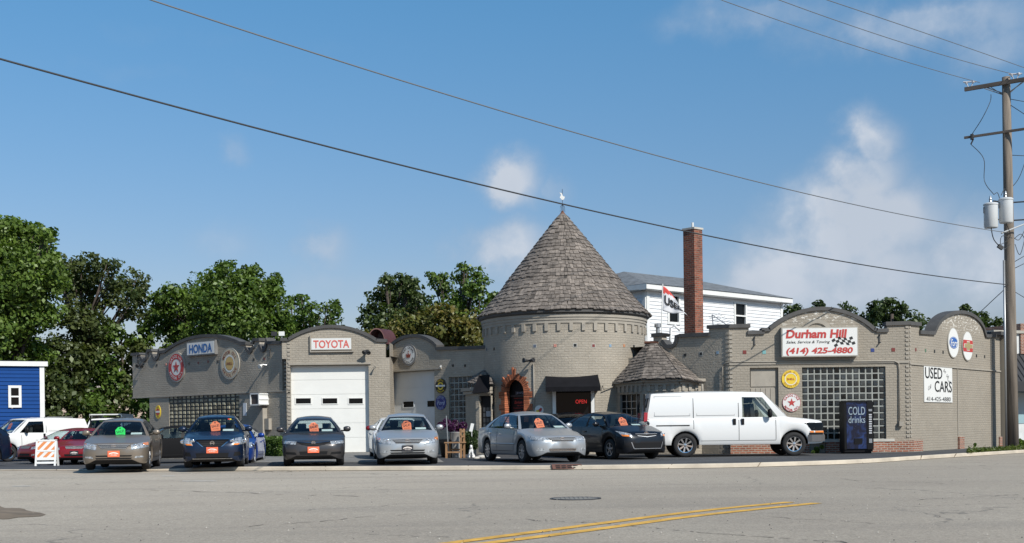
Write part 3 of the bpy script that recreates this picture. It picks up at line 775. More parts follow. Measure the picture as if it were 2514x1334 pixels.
M['gb_f'] = mat('glass_block_dark', (.028, .030, .030), .12, attr=.9, var=.5, vscale=3, bump=.8, bscale=10)
blocks(WA, winA, 16, 10, M['mortar_a'], M['gb_a'], -.04, .022, .06)
blocks(WF, gF, 13, 11, M['mortar_f'], M['gb_f'])
blocks(WC, gC, 6, 9, M['mortar_f'], M['gb_f'])
# garage door B
def gdoor(Wl, r_, d, m, rows, wins, wm=.0):
    dd = MB(); n = rows; h = (r_[3]-r_[2])/n
    for k in range(n): Wl.slab(dd, r_[0], r_[1], r_[2]+k*h+(.012 if k else 0), r_[2]+(k+1)*h-.012, d-.06, d); Wl.slab(dd, r_[0], r_[1], r_[2]+k*h-.013, r_[2]+k*h+.013, d-.06, d-.012)
    do = dd.build('garage_door', m, BLD)
    for (x0, y0, x1, y1) in wins:
        a_, b_, c_, e_ = Wl.rect(x0, y0, x1, y1)
        f_ = MB(); t_ = .035
        for q in ((a_-t_, b_+t_, c_-t_, c_), (a_-t_, b_+t_, e_, e_+t_), (a_-t_, a_, c_, e_), (b_, b_+t_, c_, e_)): Wl.slab(f_, *q, d, d+.02)
        f_.build('window_frame', m, do)
        p_ = MB(); Wl.slab(p_, a_, b_, c_, e_, d, d+.008); p_.build('pane', M['dark_glass'], do)
gdoor(WB, dB, -.22, M['door_white'], 6, [(724, 978, 761, 991), (790, 978, 826, 991), (855, 978, 889, 991)])
gdoor(WC, dC, -.22, M['door_grey'], 5, [(981, 986, 1006, 1000), (1040, 984, 1064, 999)])
# door C inner lit surround
# boarded double door in F
a = MB(); WF.slab(a, dF[0], dF[1], 0, dF[3], -.2, -.14); zz = WF.uz(1877, 952)[1]
WF.slab(a, dF[0]+.05, dF[1]-.08, zz+.04, dF[3]-.06, -.14, -.11)
n = 5
for k in range(n): WF.slab(a, dF[0]+.05+k*(dF[1]-dF[0]-.13)/n, dF[0]+.035+(k+1)*(dF[1]-dF[0]-.13)/n, .1, zz-.02, -.14, -.115)
a.build('boarded_door', TRIM, BLD)
# relief ring on F arch, above the sign
u, z = WF.uz(2005, 824); a = MB()
a.prism([(u+.56*math.cos(R(t)), z+.56*math.sin(R(t))) for t in range(0, 181, 12)]+[(u+.42*math.cos(R(t)), z+.42*math.sin(R(t))) for t in range(180, -1, -12)], WF.pt, 0, .05)
a.build('relief_arch', TRIM, BLD)
# small iron wall anchors / hooks
def hook(Wl, px, py, h=.35):
    u, z = Wl.uz(px, py); a = MB(); Wl.slab(a, u-.02, u+.02, z-h/2, z+h/2, .005, .04); Wl.slab(a, u-.02, u+.02, z-h/2, z-h/2+.03, .04, .14); Wl.slab(a, u-.015, u+.015, z+h/2-.04, z+h/2, .04, .1)
    a.build('iron_bracket', M['coping'], BLD)
hook(WA, 339, 883, .4); hook(WA, 664, 868, .35); hook(WF, 1852, 838, .3); hook(WF, 2159, 832, .3)
# conduit pipes
def pipe(pts, r=.022, m='stone_trim', name='pipe'):
    a = MB(); a.tube(pts, r, 7)
    return a.build(name, TRIM if m == 'stone_trim' else M[m], BLD, smooth=True)
E_ = lambda px, py, d=.05: WE.pt(*WE.uz(px, py), d)
F_ = lambda px, py, d=.05: WF.pt(*WF.uz(px, py), d)
pipe([E_(1776, 965), E_(1776, 902), E_(1780, 893), E_(1789, 890), F_(1800, 889), F_(2195, 887), F_(2205, 892), F_(2207, 905), F_(2207, 1035)])
pipe([Tpt(Tphz(1311, 892)[0], Tphz(1311, 892)[1], .04), Tpt(Tphz(1311, 892)[0], 1.0, .04)])
a = MB(); u, z = WF.uz(2210, 1041); WF.slab(a, u-.07, u+.07, z-.08, z+.08, 0, .14); a.build('junction_box', TRIM, BLD)
# tower window, awning, door
ny = TC.y-TR
def Tw(u, z, d=0): return Vector((P(1408, 1000, ny).x+u, ny-d+.05, z))
hw = (P(1458, 1000, ny).x-P(1358, 1000, ny).x)/2+.02
a = MB()
for q in ((-hw-.0, -hw+.12), (hw-.12, hw+.0)):
    a.hexa([Tw(q[0], .7, -.35), Tw(q[1], .7, -.35), Tw(q[1], .7, .12), Tw(q[0], .7, .12), Tw(q[0], wzt+.02, -.35), Tw(q[1], wzt+.02, -.35), Tw(q[1], wzt+.02, .12), Tw(q[0], wzt+.02, .12)])
for z0, z1 in ((.7, .8), (wzt-.06, wzt+.06)):
    a.hexa([Tw(-hw+.12, z0, -.35), Tw(hw-.12, z0, -.35), Tw(hw-.12, z0, .1), Tw(-hw+.12, z0, .1), Tw(-hw+.12, z1, -.35), Tw(hw-.12, z1, -.35), Tw(hw-.12, z1, .1), Tw(-hw+.12, z1, .1)])
win = a.build('window_frame', M['white_paint'], BLD)
a = MB(); a.quad(Tw(-hw+.1, .8), Tw(hw-.1, .8), Tw(hw-.1, wzt-.05), Tw(-hw+.1, wzt-.05)); a.build('pane', M['dark_glass'], win)
a = MB(); cu_, cz = P(1427, 986, ny).x-Tw(0, 0).x, P(1427, 986, ny).z
a.text('OPEN', lambda x, y, d: Tw(x, y, .012+d), .2, 0, .0, at=(cu_, cz), sx=.8); a.build('neon_sign', mat('neon_red', (.5, .02, .02), .5, emit=(.9, .05, .04, .5)), win)
a = MB(); x0, x1 = P(1340, 912, ny).x, P(1468, 912, ny).x; zt, zb_ = P(1405, 912, ny).z, P(1405, 950, ny-.8).z
yb, yf = ny+.45, ny-.85
a.add([(x0, yb, zt), (x1, yb, zt), (x1+.03, yf, zb_), (x0-.03, yf, zb_), (x0-.03, yf, zb_-.16), (x1+.03, yf, zb_-.16), (x0, yb, zb_-.12), (x1, yb, zb_-.12)],
      [(0, 3, 2, 1), (3, 4, 5, 2), (0, 6, 4, 3), (1, 2, 5, 7)])
awn = a.build('awning', M['awning'], BLD)
# entrance arch: voussoirs
a = MB(); rv = random.Random(5)
def AF(u, z, d): return Tpt(phD+u/TR, z, d)
def vouss(u0, z0, u1, z1, wd, d0=.0, d1=.06):
    dx, dz = u1-u0, z1-z0; L = math.hypot(dx, dz); px_, pz_ = -dz/L*wd/2, dx/L*wd/2
    k_ = 1+L*1.1*(d1 > 0 and abs(wd-.044) < .001); pts = [(u0+px_, z0+pz_), (u0-px_, z0-pz_), (u1-px_*k_, z1-pz_*k_), (u1+px_*k_, z1+pz_*k_)]
    bk = [AF(p[0], p[1], d0-.2) for p in pts]; fr = [AF(p[0], p[1], d1) for p in pts]
    a.hexa(bk+fr, 0, rv.random())
nv = 25
for k in range(nv+1):
    an = math.pi*k/nv; ln = .20+(.05 if k % 3 == 1 else 0)+(.20 if k in (12, 13) else 0)+(.09 if k in (6, 19, 20) else 0)
    vouss(hwD*math.cos(an), zDs+hwD*math.sin(an), (hwD+ln)*math.cos(an), zDs+(hwD+ln)*math.sin(an), .044, d1=.04+rv.random()*.012)
z = zDs-.04; k = 0
while z > .15:
    for s_ in (-1, 1):
        ln = .21+(.12 if (k//3) % 2 == 0 else 0); vouss(s_*hwD, z, s_*(hwD+ln), z, .064, d1=.04+rv.random()*.01)
    z -= .075; k += 1
a.build('brick_arch', M['orange_brick'], BLD)
a = MB()
a.prism([(hwD*1.05, .1), (hwD*1.05, zDs)]+[(hwD*1.05*math.cos(R(t)), zDs+hwD*1.05*math.sin(R(t))) for t in range(0, 181, 10)]+[(-hwD*1.05, .1)], lambda u, v, d: AF(u, v, d), -.5, -.30)
dr = a.build('entrance_door', M['black'], BLD)
a = MB()
a.text('238 W1257', lambda u, v, d: AF(u, v, -.29+d), .13, 0, .0, at=(.06, zDs-.04), fit=.5); a.build('lettering', mat('letter_pale', (.35, .33, .38), .6), dr)
a = MB(); a.text('Durham Hill', lambda u, v, d: AF(u, v, -.29+d), .14, 0, .01, .3, at=(.04, zDs-.38), fit=.6); a.text('Sales & Service', lambda u, v, d: AF(u, v, -.29+d), .07, 0, at=(.1, zDs-.50))
a.text('414-425-4880', lambda u, v, d: AF(u, v, -.29+d), .12, 0, at=(.04, zDs-.72), fit=.6)
for z0, z1 in ((-.60, -.59), (-.24, -.23)): a.prism([(-.3, zDs+z0), (.35, zDs+z0), (.35, zDs+z1), (-.3, zDs+z1)], lambda u, v, d: AF(u, v, d), -.3, -.286)
a.build('lettering', mat('letter_red', (.5, .05, .04), .6), dr)
a = MB(); a.prism([(-hwD, zDs-.18), (hwD, zDs-.18), (hwD, zDs-.12), (-hwD, zDs-.12)], AF, -.3, -.24); a.build('door_rail', M['dark_metal'], dr)
# --- hexagonal bay D on the right, with shake roof
BP = [(1506, 44.6), (1583, 42.9), (1668, 42.35), (1722, 42.75)]
bp = [Vector((P(x, 1000, Y).x, Y)) for x, Y in BP]; zE = P(1625, 938, 42.6).z
a = MB(); walls = [Wall(bp[i], bp[i+1]) for i in range(3)]
opD = walls[0].rect(1522, 968, 1571, 1040); opD = (opD[0], opD[1], .6, opD[3])
for i, wl in enumerate(walls): wl.skin(a, 0, wl.L, 0, zE, [opD] if i == 0 else [], .12)
a.build('bay_wall', PB, BLD)
a = MB()
for wl in walls:
    wl.slab(a, -.12, wl.L+.12, zE-.0, zE+.1, -.2, .16)
    n = max(int(wl.L/.26), 1)
    for k in range(n): wl.slab(a, .1+k*(wl.L-.1)/n, .22+k*(wl.L-.1)/n, zE-.32, zE-.08, 0, .05)
    wl.slab(a, 0, wl.L, zE-.1, zE, 0, .06)
a.build('bay_cornice', TRIM, BLD)
a = MB(); wl = walls[0]; r_ = opD
wl.slab(a, r_[0], r_[1], r_[2], r_[3], -.12, -.1); b_ = a.build('window', M['dark_glass'], BLD)
a = MB(); n = 4
for k in range(n+1): wl.slab(a, r_[0]+(r_[1]-r_[0])*k/n-.015, r_[0]+(r_[1]-r_[0])*k/n+.015, r_[2], r_[3], -.1, -.07)
for k in range(7): wl.slab(a, r_[0], r_[1], r_[2]+(r_[3]-r_[2])*k/6-.012, r_[2]+(r_[3]-r_[2])*k/6+.012, -.098, -.075)
a.build('muntins', M['metal'], b_)
def shake_face(mb, lo0, lo1, hi0, hi1, rows, rs_, wmin=.1, wmax=.24):
    nr = (lo1-lo0).cross(hi0-lo0).normalized()
    if nr.z < 0: nr = -nr
    for j in range(rows):
        t0, t1 = j/rows, min((j+1.7)/rows, 1.0)
        a0, b0 = lo0.lerp(hi0, t0), lo1.lerp(hi1, t0); a1, b1 = lo0.lerp(hi0, t1), lo1.lerp(hi1, t1)
        L = (b0-a0).length; x = 0
        while x < L-.02:
            x2 = min(x+rs_.uniform(wmin, wmax), L); jt = rs_.uniform(-.02, .02)
            q0, q1 = a0.lerp(b0, x/L), a0.lerp(b0, max(x2-.008, x)/L); q2, q3 = a1.lerp(b1, x/L), a1.lerp(b1, x2/L)
            dn = (a0-a1).normalized()*jt
            shake(mb, q0+dn, q1+dn, q2, q3, .03+rs_.random()*.015, nr, min(max(rs_.gauss(.5, .22), 0), 1), rs_.random()*.01); x = x2
ap0, ap1 = P(1590, 843, 44.3), P(1613, 843, 44.0); zz = zE+.1
ev = []
for i, p in enumerate(bp):
    dirv = (p-Vector((P(1610, 0, 44).x, 44.3))).normalized()*.28; ev.append(Vector((p.x+dirv.x, p.y+dirv.y, zz)))
ev[0] = P(1503, 943, 44.4); ev[3] = P(1727, 940, 42.5)
a = MB(); 
shake_face(a, ev[0], ev[1], ap0, ap0.lerp(ap1, .3), 13, rs); shake_face(a, ev[1], ev[2], ap0.lerp(ap1, .3), ap1, 13, rs); shake_face(a, ev[2], ev[3], ap1, ap1+Vector((.05, .1, 0)), 13, rs)
a.build('bay_roof', M['shingle'], BLD)
a = MB(); dn = Vector((0, 0, -.03)); a.poly([ev[0]+dn, ev[1]+dn, ap0+dn]); a.poly([ev[1]+dn, ev[2]+dn, ap1+dn, ap0+dn]); a.poly([ev[2]+dn, ev[3]+dn, ap1+dn]); a.build('roof_deck', M['interior'], BLD)
a = MB(); a.tube([ap0+Vector((-.1, 0, .02)), ap1+Vector((.05, 0, .02))], .06, 6); a.build('roof_cap', M['rust'], BLD)
pipe([ev[3]+Vector((-.05, -.05, -.05)), ev[3]+Vector((-.05, -.1, -.3)), ev[3]+Vector((-.2, .0, -.6)), Vector((ev[3].x-.22, ev[3].y-.05, .2))], .04)
pipe([ev[0]+Vector((.05, -.1, -.1)), ev[0]+Vector((-.35, -.4, -.2)), Tpt(Tphz(1480, 945)[0], Tphz(1480, 945)[1], .05)], .02)
# --- left porch between C and the tower, mostly in the tower's shade
BP2 = [(1143, 46.9), (1168, 45.7), (1206, 45.3)]
bq = [Vector((P(x, 1000, Y).x, Y)) for x, Y in BP2]; zL = P(1165, 958, 45.7).z
wl2 = [Wall(bq[i], bq[i+1]) for i in range(2)]
opL = wl2[1].rect(1176, 972, 1202, 1110); opL = (opL[0]+.02, wl2[1].L-.02, .05, opL[3])
a = MB(); wl2[0].skin(a, 0, wl2[0].L, 0, zL); wl2[1].skin(a, 0, wl2[1].L, 0, zL, [opL], .15); a.build('porch_wall', PB, BLD)
a = MB(); wl = wl2[1]; wl.slab(a, opL[0], opL[1], 0, opL[3], -.2, -.12); dd = a.build('porch_door', M['black'], BLD)
a = MB()
for i in range(3):
    for j in range(6): wl.slab(a, opL[0]+.1+i*.145, opL[0]+.1+i*.145+.115, .95+j*.2-.35, .95+j*.2-.19, -.12, -.11)
a.build('pane', mat('pane_grey', (.06, .065, .07), .2), dd)
a = MB(); wl.slab(a, opL[0]+.24, opL[0]+.5, 1.42, 1.62, -.105, -.1); a.build('notice', mat('notice_paper', (.3, .31, .33), .6), dd)
q = [P(1144, 938, 46.9), P(1166, 945, 45.4), P(1195, 905, 46.3), P(1188, 908, 46.6)]
a = MB(); shake_face(a, q[0], q[1], P(1190, 903, 46.8), P(1196, 903, 46.6), 7, rs); shake_face(a, q[1], P(1212, 945, 45.0), P(1190, 903, 46.7), P(1198, 903, 46.5), 7, rs); a.build('porch_roof', M['shingle'], BLD)
a = MB(); 
for w_ in wl2: w_.slab(a, -.15, w_.L, zL-.02, zL+.1, -.1, .14); w_.slab(a, -.05, w_.L, zL-.14, zL-.04, -.1, .08)
a.build('porch_cornice', TRIM, BLD)
a = MB(); p0, p1, p2, p3 = P(1176, 922, 45.3), P(1202, 920, 44.6), P(1202, 962, 44.5), P(1158, 966, 44.7)
a.add([p0, p1, p2, p3, p0+Vector((0, .6, -.5)), p3+Vector((.1, .6, 0)), p2+Vector((0, .6, 0))], [(0, 3, 2, 1), (0, 4, 5, 3), (3, 5, 6, 2)]); a.build('awning', M['awning'], BLD)
# lean-to cellar hatch on wing A, service boxes
a = MB(); r0 = WA.rect(628, 1020, 656, 1062)
a.add([WA.pt(r0[0], 0, .0), WA.pt(r0[1], 0, 0), WA.pt(r0[1], 0, .22), WA.pt(r0[0], 0, .22), WA.pt(r0[0], 1.15, 0), WA.pt(r0[1], 1.9, 0), WA.pt(r0[1], 1.9, .22), WA.pt(r0[0], 1.15, .22)], [(3, 2, 6, 7), (0, 3, 7, 4), (2, 1, 5, 6), (7, 6, 5, 4)])
a.build('stair_hood', TRIM, BLD)
a = MB(); u, z = WA.uz(662, 1040); WA.slab(a, u-.13, u+.13, z-.25, z+.2, 0, .15); a.build('meter_box', TRIM, BLD)
# ------------------------------------------------------------------ vehicles
def car_paint(name, col, metal=.35, rough=.32):
    m = mat(name, col, rough, metal, coat=.45, spec=.35)
    return m
def glass_mat(name, tint, refl=1.0):
    m = bpy.data.materials.new(name); m.use_nodes = True; t = NT(m.node_tree); m.node_tree.nodes.clear()
    tr = t.new('ShaderNodeBsdfTransparent', {'Color': tuple(tint)+(1,)})
    gl = t.new('ShaderNodeBsdfGlossy', {'Color': (.9, .95, 1, 1), 'Roughness': .02})
    bf = t.new('ShaderNodeNewGeometry').outputs['Backfacing']
    fr = t.new('ShaderNodeFresnel', {'IOR': t.math('ADD', 1.5, t.math('MULTIPLY', bf, 1/1.5-1.5))})
    f = t.math('MULTIPLY', fr.outputs[0], refl, clamp=True)
    mx = t.new('ShaderNodeMixShader', {0: f, 1: tr.outputs[0], 2: gl.outputs[0]})
    t.l.new(mx.outputs[0], t.new('ShaderNodeOutputMaterial').inputs[0]); return m
M['glass'] = glass_mat('car_glass', (.74, .82, .81)); M['glass_dark'] = glass_mat('tinted_glass', (.12, .14, .15))
M['tyre'] = mat('tyre_rubber', (.014, .014, .015), .85)
M['alloy'] = mat('alloy_rim', (.45, .46, .48), .3, .85)
M['chrome'] = mat('chrome', (.62, .63, .65), .12, 1.0)
M['trim'] = mat('black_trim', (.009, .009, .010), .55, spec=.18)
M['bumper'] = mat('bumper_grey', (.16, .16, .165), .3, .6)
M['lamp_clear'] = mat('lamp_clear', (.34, .36, .38), .15, .35, var=.75, vscale=16, coat=.6)
M['bar'] = mat('bright_bar', (.55, .56, .57), .35, .3)
M['lamp_amber'] = mat('lamp_amber', (.70, .20, .02), .15, coat=1)
M['lamp_red'] = mat('lamp_red', (.35, .01, .015), .15, coat=1)
M['seat'] = mat('seat_fabric', (.03, .03, .033), .9)
M['seam'] = mat('panel_gap', (.01, .01, .01), .8)
M['plate_orange'] = mat('plate_orange', (.85, .16, .07), .5)
M['plate_dark'] = mat('plate_dark', (.02, .02, .025), .5)
M['plate_white'] = mat('plate_print', (.8, .72, .66), .5)
M['tag_orange'] = mat('tag_orange', (.95, .21, .085), .6)
M['tag_green'] = mat('tag_green', (.03, .75, .12), .6)
M['ink'] = mat('black_ink', (.01, .01, .01), .7)
M['paper'] = mat('paper', (.7, .72, .7), .7)

def lerpk(keys, x):
    if x <= keys[0][0]: return keys[0][1]
    for (a, va), (b, vb) in zip(keys[:-1], keys[1:]):
        if x <= b:
            t = (x-a)/(b-a); t = t*t*(3-2*t) if len(keys) > 3 else t
            return va+(vb-va)*t
    return keys[-1][1]
def lin(keys, x):
    if x <= keys[0][0]: return keys[0][1]
    for (a, va), (b, vb) in zip(keys[:-1], keys[1:]):
        if x <= b: return va+(vb-va)*(x-a)/(b-a)
    return keys[-1][1]

_wheels = {}
def wheel_parts(r, w, style):
    k = (r, w, style)
    if k in _wheels: return _wheels[k]
    X = Matrix.Rotation(R(90), 4, 'Y')
    a = MB(); pr = [(r*.62, -w/2), (r*.93, -w/2), (r*.99, -w*.38), (r, -w*.2), (r, w*.2), (r*.99, w*.38), (r*.93, w/2), (r*.64, w/2), (r*.62, w*.42)]
    a.lathe(pr, n=32, M=X); ty = a.build('tyre', M['tyre'], None, True, world=False)
    a = MB(); rr = r*.66
    a.lathe([(rr, w*.46), (rr*.95, w*.49), (rr*.9, w*.40), (rr*.86, w*.12), (.001, w*.10)], n=28, m=1, M=X)
    a.lathe([(rr, -w*.3), (rr, w*.46)], n=28, m=1, M=X)
    a.lathe([(rr*1.0, w*.44), (rr*1.0, w*.5), (rr*.88, w*.47), (rr*.88, w*.4)], n=28, m=0, M=X)
    n = {'five': 5, 'seven': 7, 'eight': 8, 'ten': 9}[style]
    for i in range(n):
        an = 2*math.pi*i/n; c, s = math.cos(an), math.sin(an); tw = rr*(.19 if style == 'five' else .17 if style == 'seven' else .15)
        def q(rad, tt, x): return (x, rad*c-tt*s, rad*s+tt*c)
        a.hexa([q(rr*.1, -tw*.7, w*.3), q(rr*.93, -tw*.9, w*.3), q(rr*.93, tw*.9, w*.3), q(rr*.1, tw*.7, w*.3), q(rr*.1, -tw*.55, w*.44), q(rr*.93, -tw*.75, w*.475), q(rr*.93, tw*.75, w*.475), q(rr*.1, tw*.55, w*.44)], 0)
    a.lathe([(rr*.22, w*.3), (rr*.22, w*.47), (.001, w*.49)], n=16, m=0, M=X)
    ri = a.build('rim', [M['alloy'] if style != 'eight' else M['chrome'], M['trim']], None, True, world=False, auto=40)
    for o in (ty, ri): COL.objects.unlink(o)
    _wheels[k] = (ty.data, ri.data); return _wheels[k]

def make_car(name, spec, loc, yaw, label, cat, group=None):
    S = dict(L=4.8, W=1.8, H=1.49, wb=2.72, fo=.95, r=.325, tw=.21, sill=.22, rim='seven', glass='glass', van=False, moulding=False,
             front=[(0, .60), (.05, .66), (.14, .72), (.5, .79), (1.15, .93)], belt=.95, deck=1.03, cowl=1.18, rs=1.95, re=3.35, bd=4.05, wr=.60, tail=.82,
             hl=[(.50, .62), (.86, .66), (.80, .76), (.42, .71)], grille=[(0, .62), (.34, .62), (.40, .71), (0, .71)], intake=(.0, .42, .34, .42), fog=(.55, .75, .33, .40),
             plate='orange', plz=.46, badge=(0, .665, .06, .035), amber=None, hood=1.0, win=((.03, .43), (.47, .86)), bars=2)
    S.update(spec); L, Wd, H, wb, fo, r = S['L'], S['W'], S['H'], S['wb'], S['fo'], S['r']
    hwid = Wd/2; y0 = -(fo+wb/2)
    root = thing(name, loc, label, cat, group, yaw)
    paint = S['paint']; lower = S.get('lower', paint)
    ax = (fo, fo+wb); Ra = r+.065
    zt_k = S['front']+[(S['cowl'], S['belt']), (S['bd']-.15, S['deck']-.02), (S['bd']+.05, S['deck']), (L-.25, S['deck']-.02), (L-.06, S['tail']), (L, S['tail']-.12)]
    w_k = S.get('wk', [(0, .56), (.04, .72), (.12, .86), (.28, .95), (.6, .985), (1.2, 1.0), (L-1.0, 1.0), (L-.35, .96), (L-.1, .86), (L-.02, .74), (L, .66)])
    zl_k = [(0, .30), (.06, .21), (.2, .18), (.5, S['sill']-.02), (L-.5, S['sill']), (L-.15, .27), (L, .36)]
    if S['van']: zl_k = [(0, .45), (.08, .40), (.3, .38), (L-.3, .38), (L, .42)]
    ss = sorted(set([0, .02, .05, .1, .16, .24, .34, L-.34, L-.22, L-.12, L-.05, L] + [round(.45+i*(L-.9)/34, 3) for i in range(35)] + [round(a+Ra*math.cos(math.pi*k/14), 4) for a in ax for k in range(15)] + [S['cowl']+.03, S['cowl']+.05, S['bd']-.1, S['bd']-.08]))
    b = MB(); rings = []; inside = []
    for s in ss:
        zt, w_, zl = lin(zt_k, s), hwid*lin(w_k, s), lin(zl_k, s); zlo = zl
        for a in ax:
            if abs(s-a) < Ra: zl = max(zl, r+math.sqrt(max(Ra*Ra-(s-a)**2, 0)))
        zm = lambda t: zl+(zt-zl)*t
        cab = S['cowl']+.04 < s < S['bd']-.09
        cr = .03*S['hood']
        sh = .955 if not S['van'] else .985
        ztc = zt
        if cab: ztc = .62
        bt = hwid*.93 if S['van'] else None
        inz = .62 if cab else zt
        iw = .80
        if cab: p = [(0, inz), (w_*.6, inz), (w_*.84, inz), (w_*.86, zt-.05), (w_*.935, zt+.0)]
        else: p = [(0, zt+cr), (w_*.45, zt+cr*.8), (w_*.74, zt+cr*.3), (w_*.84, zt-.005), (w_*.91, zt-.025)]
        p += [(w_*.965, zt-.075 if zt-.075 > zm(.8) else zm(.82)), (w_*.992, zm(.66)), (w_, zm(.45)), (w_*.992, zm(.22)), (w_*.97, zm(.05)), (w_*.945, zl), (w_*.68, zl), (w_*.66, zlo), (0, zlo)]
        rings.append([Vector((x, y0+s, z)) for x, z in p]); inside.append(cab)
    n = len(rings[0]); NF = 0
    bv = []; bf = []; bmi = []
    for sgn in (1, -1):
        base = len(bv); bv += [Vector((q.x*sgn, q.y, q.z)) for g in rings for q in g]
        for i in range(len(rings)-1):
            for k in range(n-1):
                f = (base+i*n+k, base+i*n+k+1, base+(i+1)*n+k+1, base+(i+1)*n+k)
                if sgn > 0: f = f[::-1]
                bf.append(f[::-1] if True else f)
                mi = 0
                if k >= 10: mi = 1
                elif (inside[i] or inside[i+1]) and k <= 2: mi = 1
                elif (inside[i] != inside[i+1]) and k <= 2: mi = 1
                bmi.append(mi)
        for i in (0, len(rings)-1):
            f = tuple(base+i*n+k for k in range(n))
            if (i == 0) == (sgn > 0): f = f[::-1]
            bf.append(f); bmi.append(0)
    b.v = [tuple(v) for v in bv]; b.f = [list(f) for f in bf]; b.m = bmi; b.uv = [None]*len(bf); b.c = [.5]*len(bf)
    body = b.build('body', [paint, M['trim']], root, True, world=False, auto=38)
    bm = bmesh.new(); bm.from_mesh(body.data); bmesh.ops.recalc_face_normals(bm, faces=bm.faces); bm.to_mesh(body.data)
    bvh = BVHTree.FromBMesh(bm); bm.free()
    def front(x, z, d=.006):
        h = bvh.ray_cast(Vector((x, y0-2, z)), Vector((0, 1, 0)))
        y = h[0].y if h[0] is not None else y0+.3
        nn = h[1] if h[0] is not None else Vector((0, -1, 0))
        return Vector((x, y, z))+Vector((nn.x*d, -abs(nn.y)*d-.001, nn.z*d))
    def side(s, z, sg, d=.005):
        h = bvh.ray_cast(Vector((sg*4, y0+s, z)), Vector((-sg, 0, 0)))
        x = h[0].x if h[0] is not None else sg*hwid*.9
        return Vector((x+sg*d, y0+s, z))
    def rear(x, z, d=.006):
        h = bvh.ray_cast(Vector((x, y0+L+2, z)), Vector((0, -1, 0)))
        y = h[0].y if h[0] is not None else y0+L-.3
        return Vector((x, y+d, z))
    def fpatch(mb, q, sg=1, nu=8, nv=4, d=.006, m=0, fn=front):
        q = [(x*(hwid if abs(x) <= 1.0 else 1), z) for x, z in q]
        def f(u, v):
            ax_, az = q[0][0]+(q[1][0]-q[0][0])*u, q[0][1]+(q[1][1]-q[0][1])*u
            bx_, bz = q[3][0]+(q[2][0]-q[3][0])*u, q[3][1]+(q[2][1]-q[3][1])*u
            return fn((ax_+(bx_-ax_)*v)*sg, az+(bz-az)*v, d)
        mb.grid(f, nu, nv, m, flip=(sg < 0) != (fn is rear)); return mb
    # --- cabin shell
    cs, rs_, re_, bd = S['cowl'], S['rs'], S['re'], S['bd']; wr = hwid*S['wr']/.9*1.0*.98 if not S['van'] else hwid*S['wr']/.9
    wr = hwid*S['wr']; wbm = hwid*.925 if not S['van'] else hwid*.945
    beltz = lambda s: lin(zt_k, s)+.0
    zr = lambda s: H-.045 - .05*((s-(rs_+re_)/2)/((re_-rs_)/2))**2*S.get('rcurve', 1)
    roofm = MB(); glm = MB(); rgl = MB(); sgl = MB()
    bow = S.get('bow', .17)
    def ws(u, v, d=0):   # windshield
        x = (u*2-1); xb, xt = x*wbm*.985, x*wr*.985
        sb = cs-bow*(1-x*x)*.9+.06; st = rs_-bow*.55*(1-x*x)+.02
        zb = beltz(cs)-.015; z = zb+(zr(rs_)+.02*(1-x*x)-zb)*v
        return Vector((xb+(xt-xb)*v, y0+sb+(st-sb)*v-d, z+.03*math.sin(math.pi*v)+d*.3))
    for nm, fn in (('w', ws),):
        roofm.grid(fn, 20, 10, mf=lambda i, j: 0 if (i < 1 or i > 18 or j > 8) else None)
        glm.grid(fn, 20, 10, mf=lambda i, j: None if (i < 1 or i > 18 or j > 8) else 0)
    rbow = S.get('rbow', .12)
    def bl(u, v):
        x = (u*2-1); xb, xt = x*wbm*.97, x*wr*.97
        sb = bd+rbow*(1-x*x)*.8-.03; st = re_+rbow*.4*(1-x*x)-.02; zb = beltz(min(bd, L-.07)); zt_ = zr(re_)+.015*(1-x*x)
        return Vector((xb+(xt-xb)*v, y0+sb+(st-sb)*v, zb+(zt_-zb)*v+.03*math.sin(math.pi*v)))
    rm = (lambda i, j: i < 2 or i > 17 or j > 7 or j < 1) if not S['van'] else (lambda i, j: not (3 < i < 9 or 10 < i < 16) or j < 4 or j > 7)
    roofm.grid(bl, 20, 10, mf=lambda i, j: 0 if rm(i, j) else None, flip=True)
    rgl.grid(bl, 20, 10, mf=lambda i, j: None if rm(i, j) else 0, flip=True)
    def rf(u, v):
        x = u*2-1; s = (rs_-bow*.55*(1-x*x)+.02)*(1-v)+(re_+rbow*.4*(1-x*x)-.02)*v
        sc_ = rs_+(re_-rs_)*v
        return Vector((x*wr*.985, y0+s, zr(sc_)+(.02*(1-v)+.015*v+.035*math.sin(math.pi*v)*1)*(1-x*x)))
    roofm.grid(rf, 16, 12)
    nu, nv = 40, 10
    wins = S['win']
    def sd(sg):
        def f(u, v):
            sb = cs+.06+(bd-.03-cs-.06)*u; st = rs_+.02+(re_-.02-rs_-.02)*u
            if S['van']:
                sm = 2.58
                if u < .25: sb = cs+.06+(sm-cs-.06)*u/.25; st = rs_+.02+(sm-rs_-.02)*u/.25
                else: sb = sm+(bd-.03-sm)*(u-.25)/.75; st = sm+(re_-.02-sm)*(u-.25)/.75
            s = sb+(st-sb)*v; xb = wbm*(.985+(.97-.985)*u); xt = wr*(.985+(.97-.985)*u)
            bul = .035*math.sin(math.pi*v)
            zb = beltz(sb)-.02; zt_ = zr(rs_+(re_-rs_)*u)+.0
            return Vector((sg*(xb+(xt-xb)*v+bul), y0+s, zb+(zt_-zb)*v))
        return f
    wj0, wj1 = (0, 8) if not S['van'] else (0, 7)
    def isw(i, j):
        u = (i+.5)/nu
        return wj0 <= j <= wj1 and any(a <= u <= c for a, c in wins)
    def near_w(i, j):
        u = (i+.5)/nu
        return wj0 <= j <= wj1 and wins and wins[0][0]-.03 <= u <= wins[-1][1]+.03
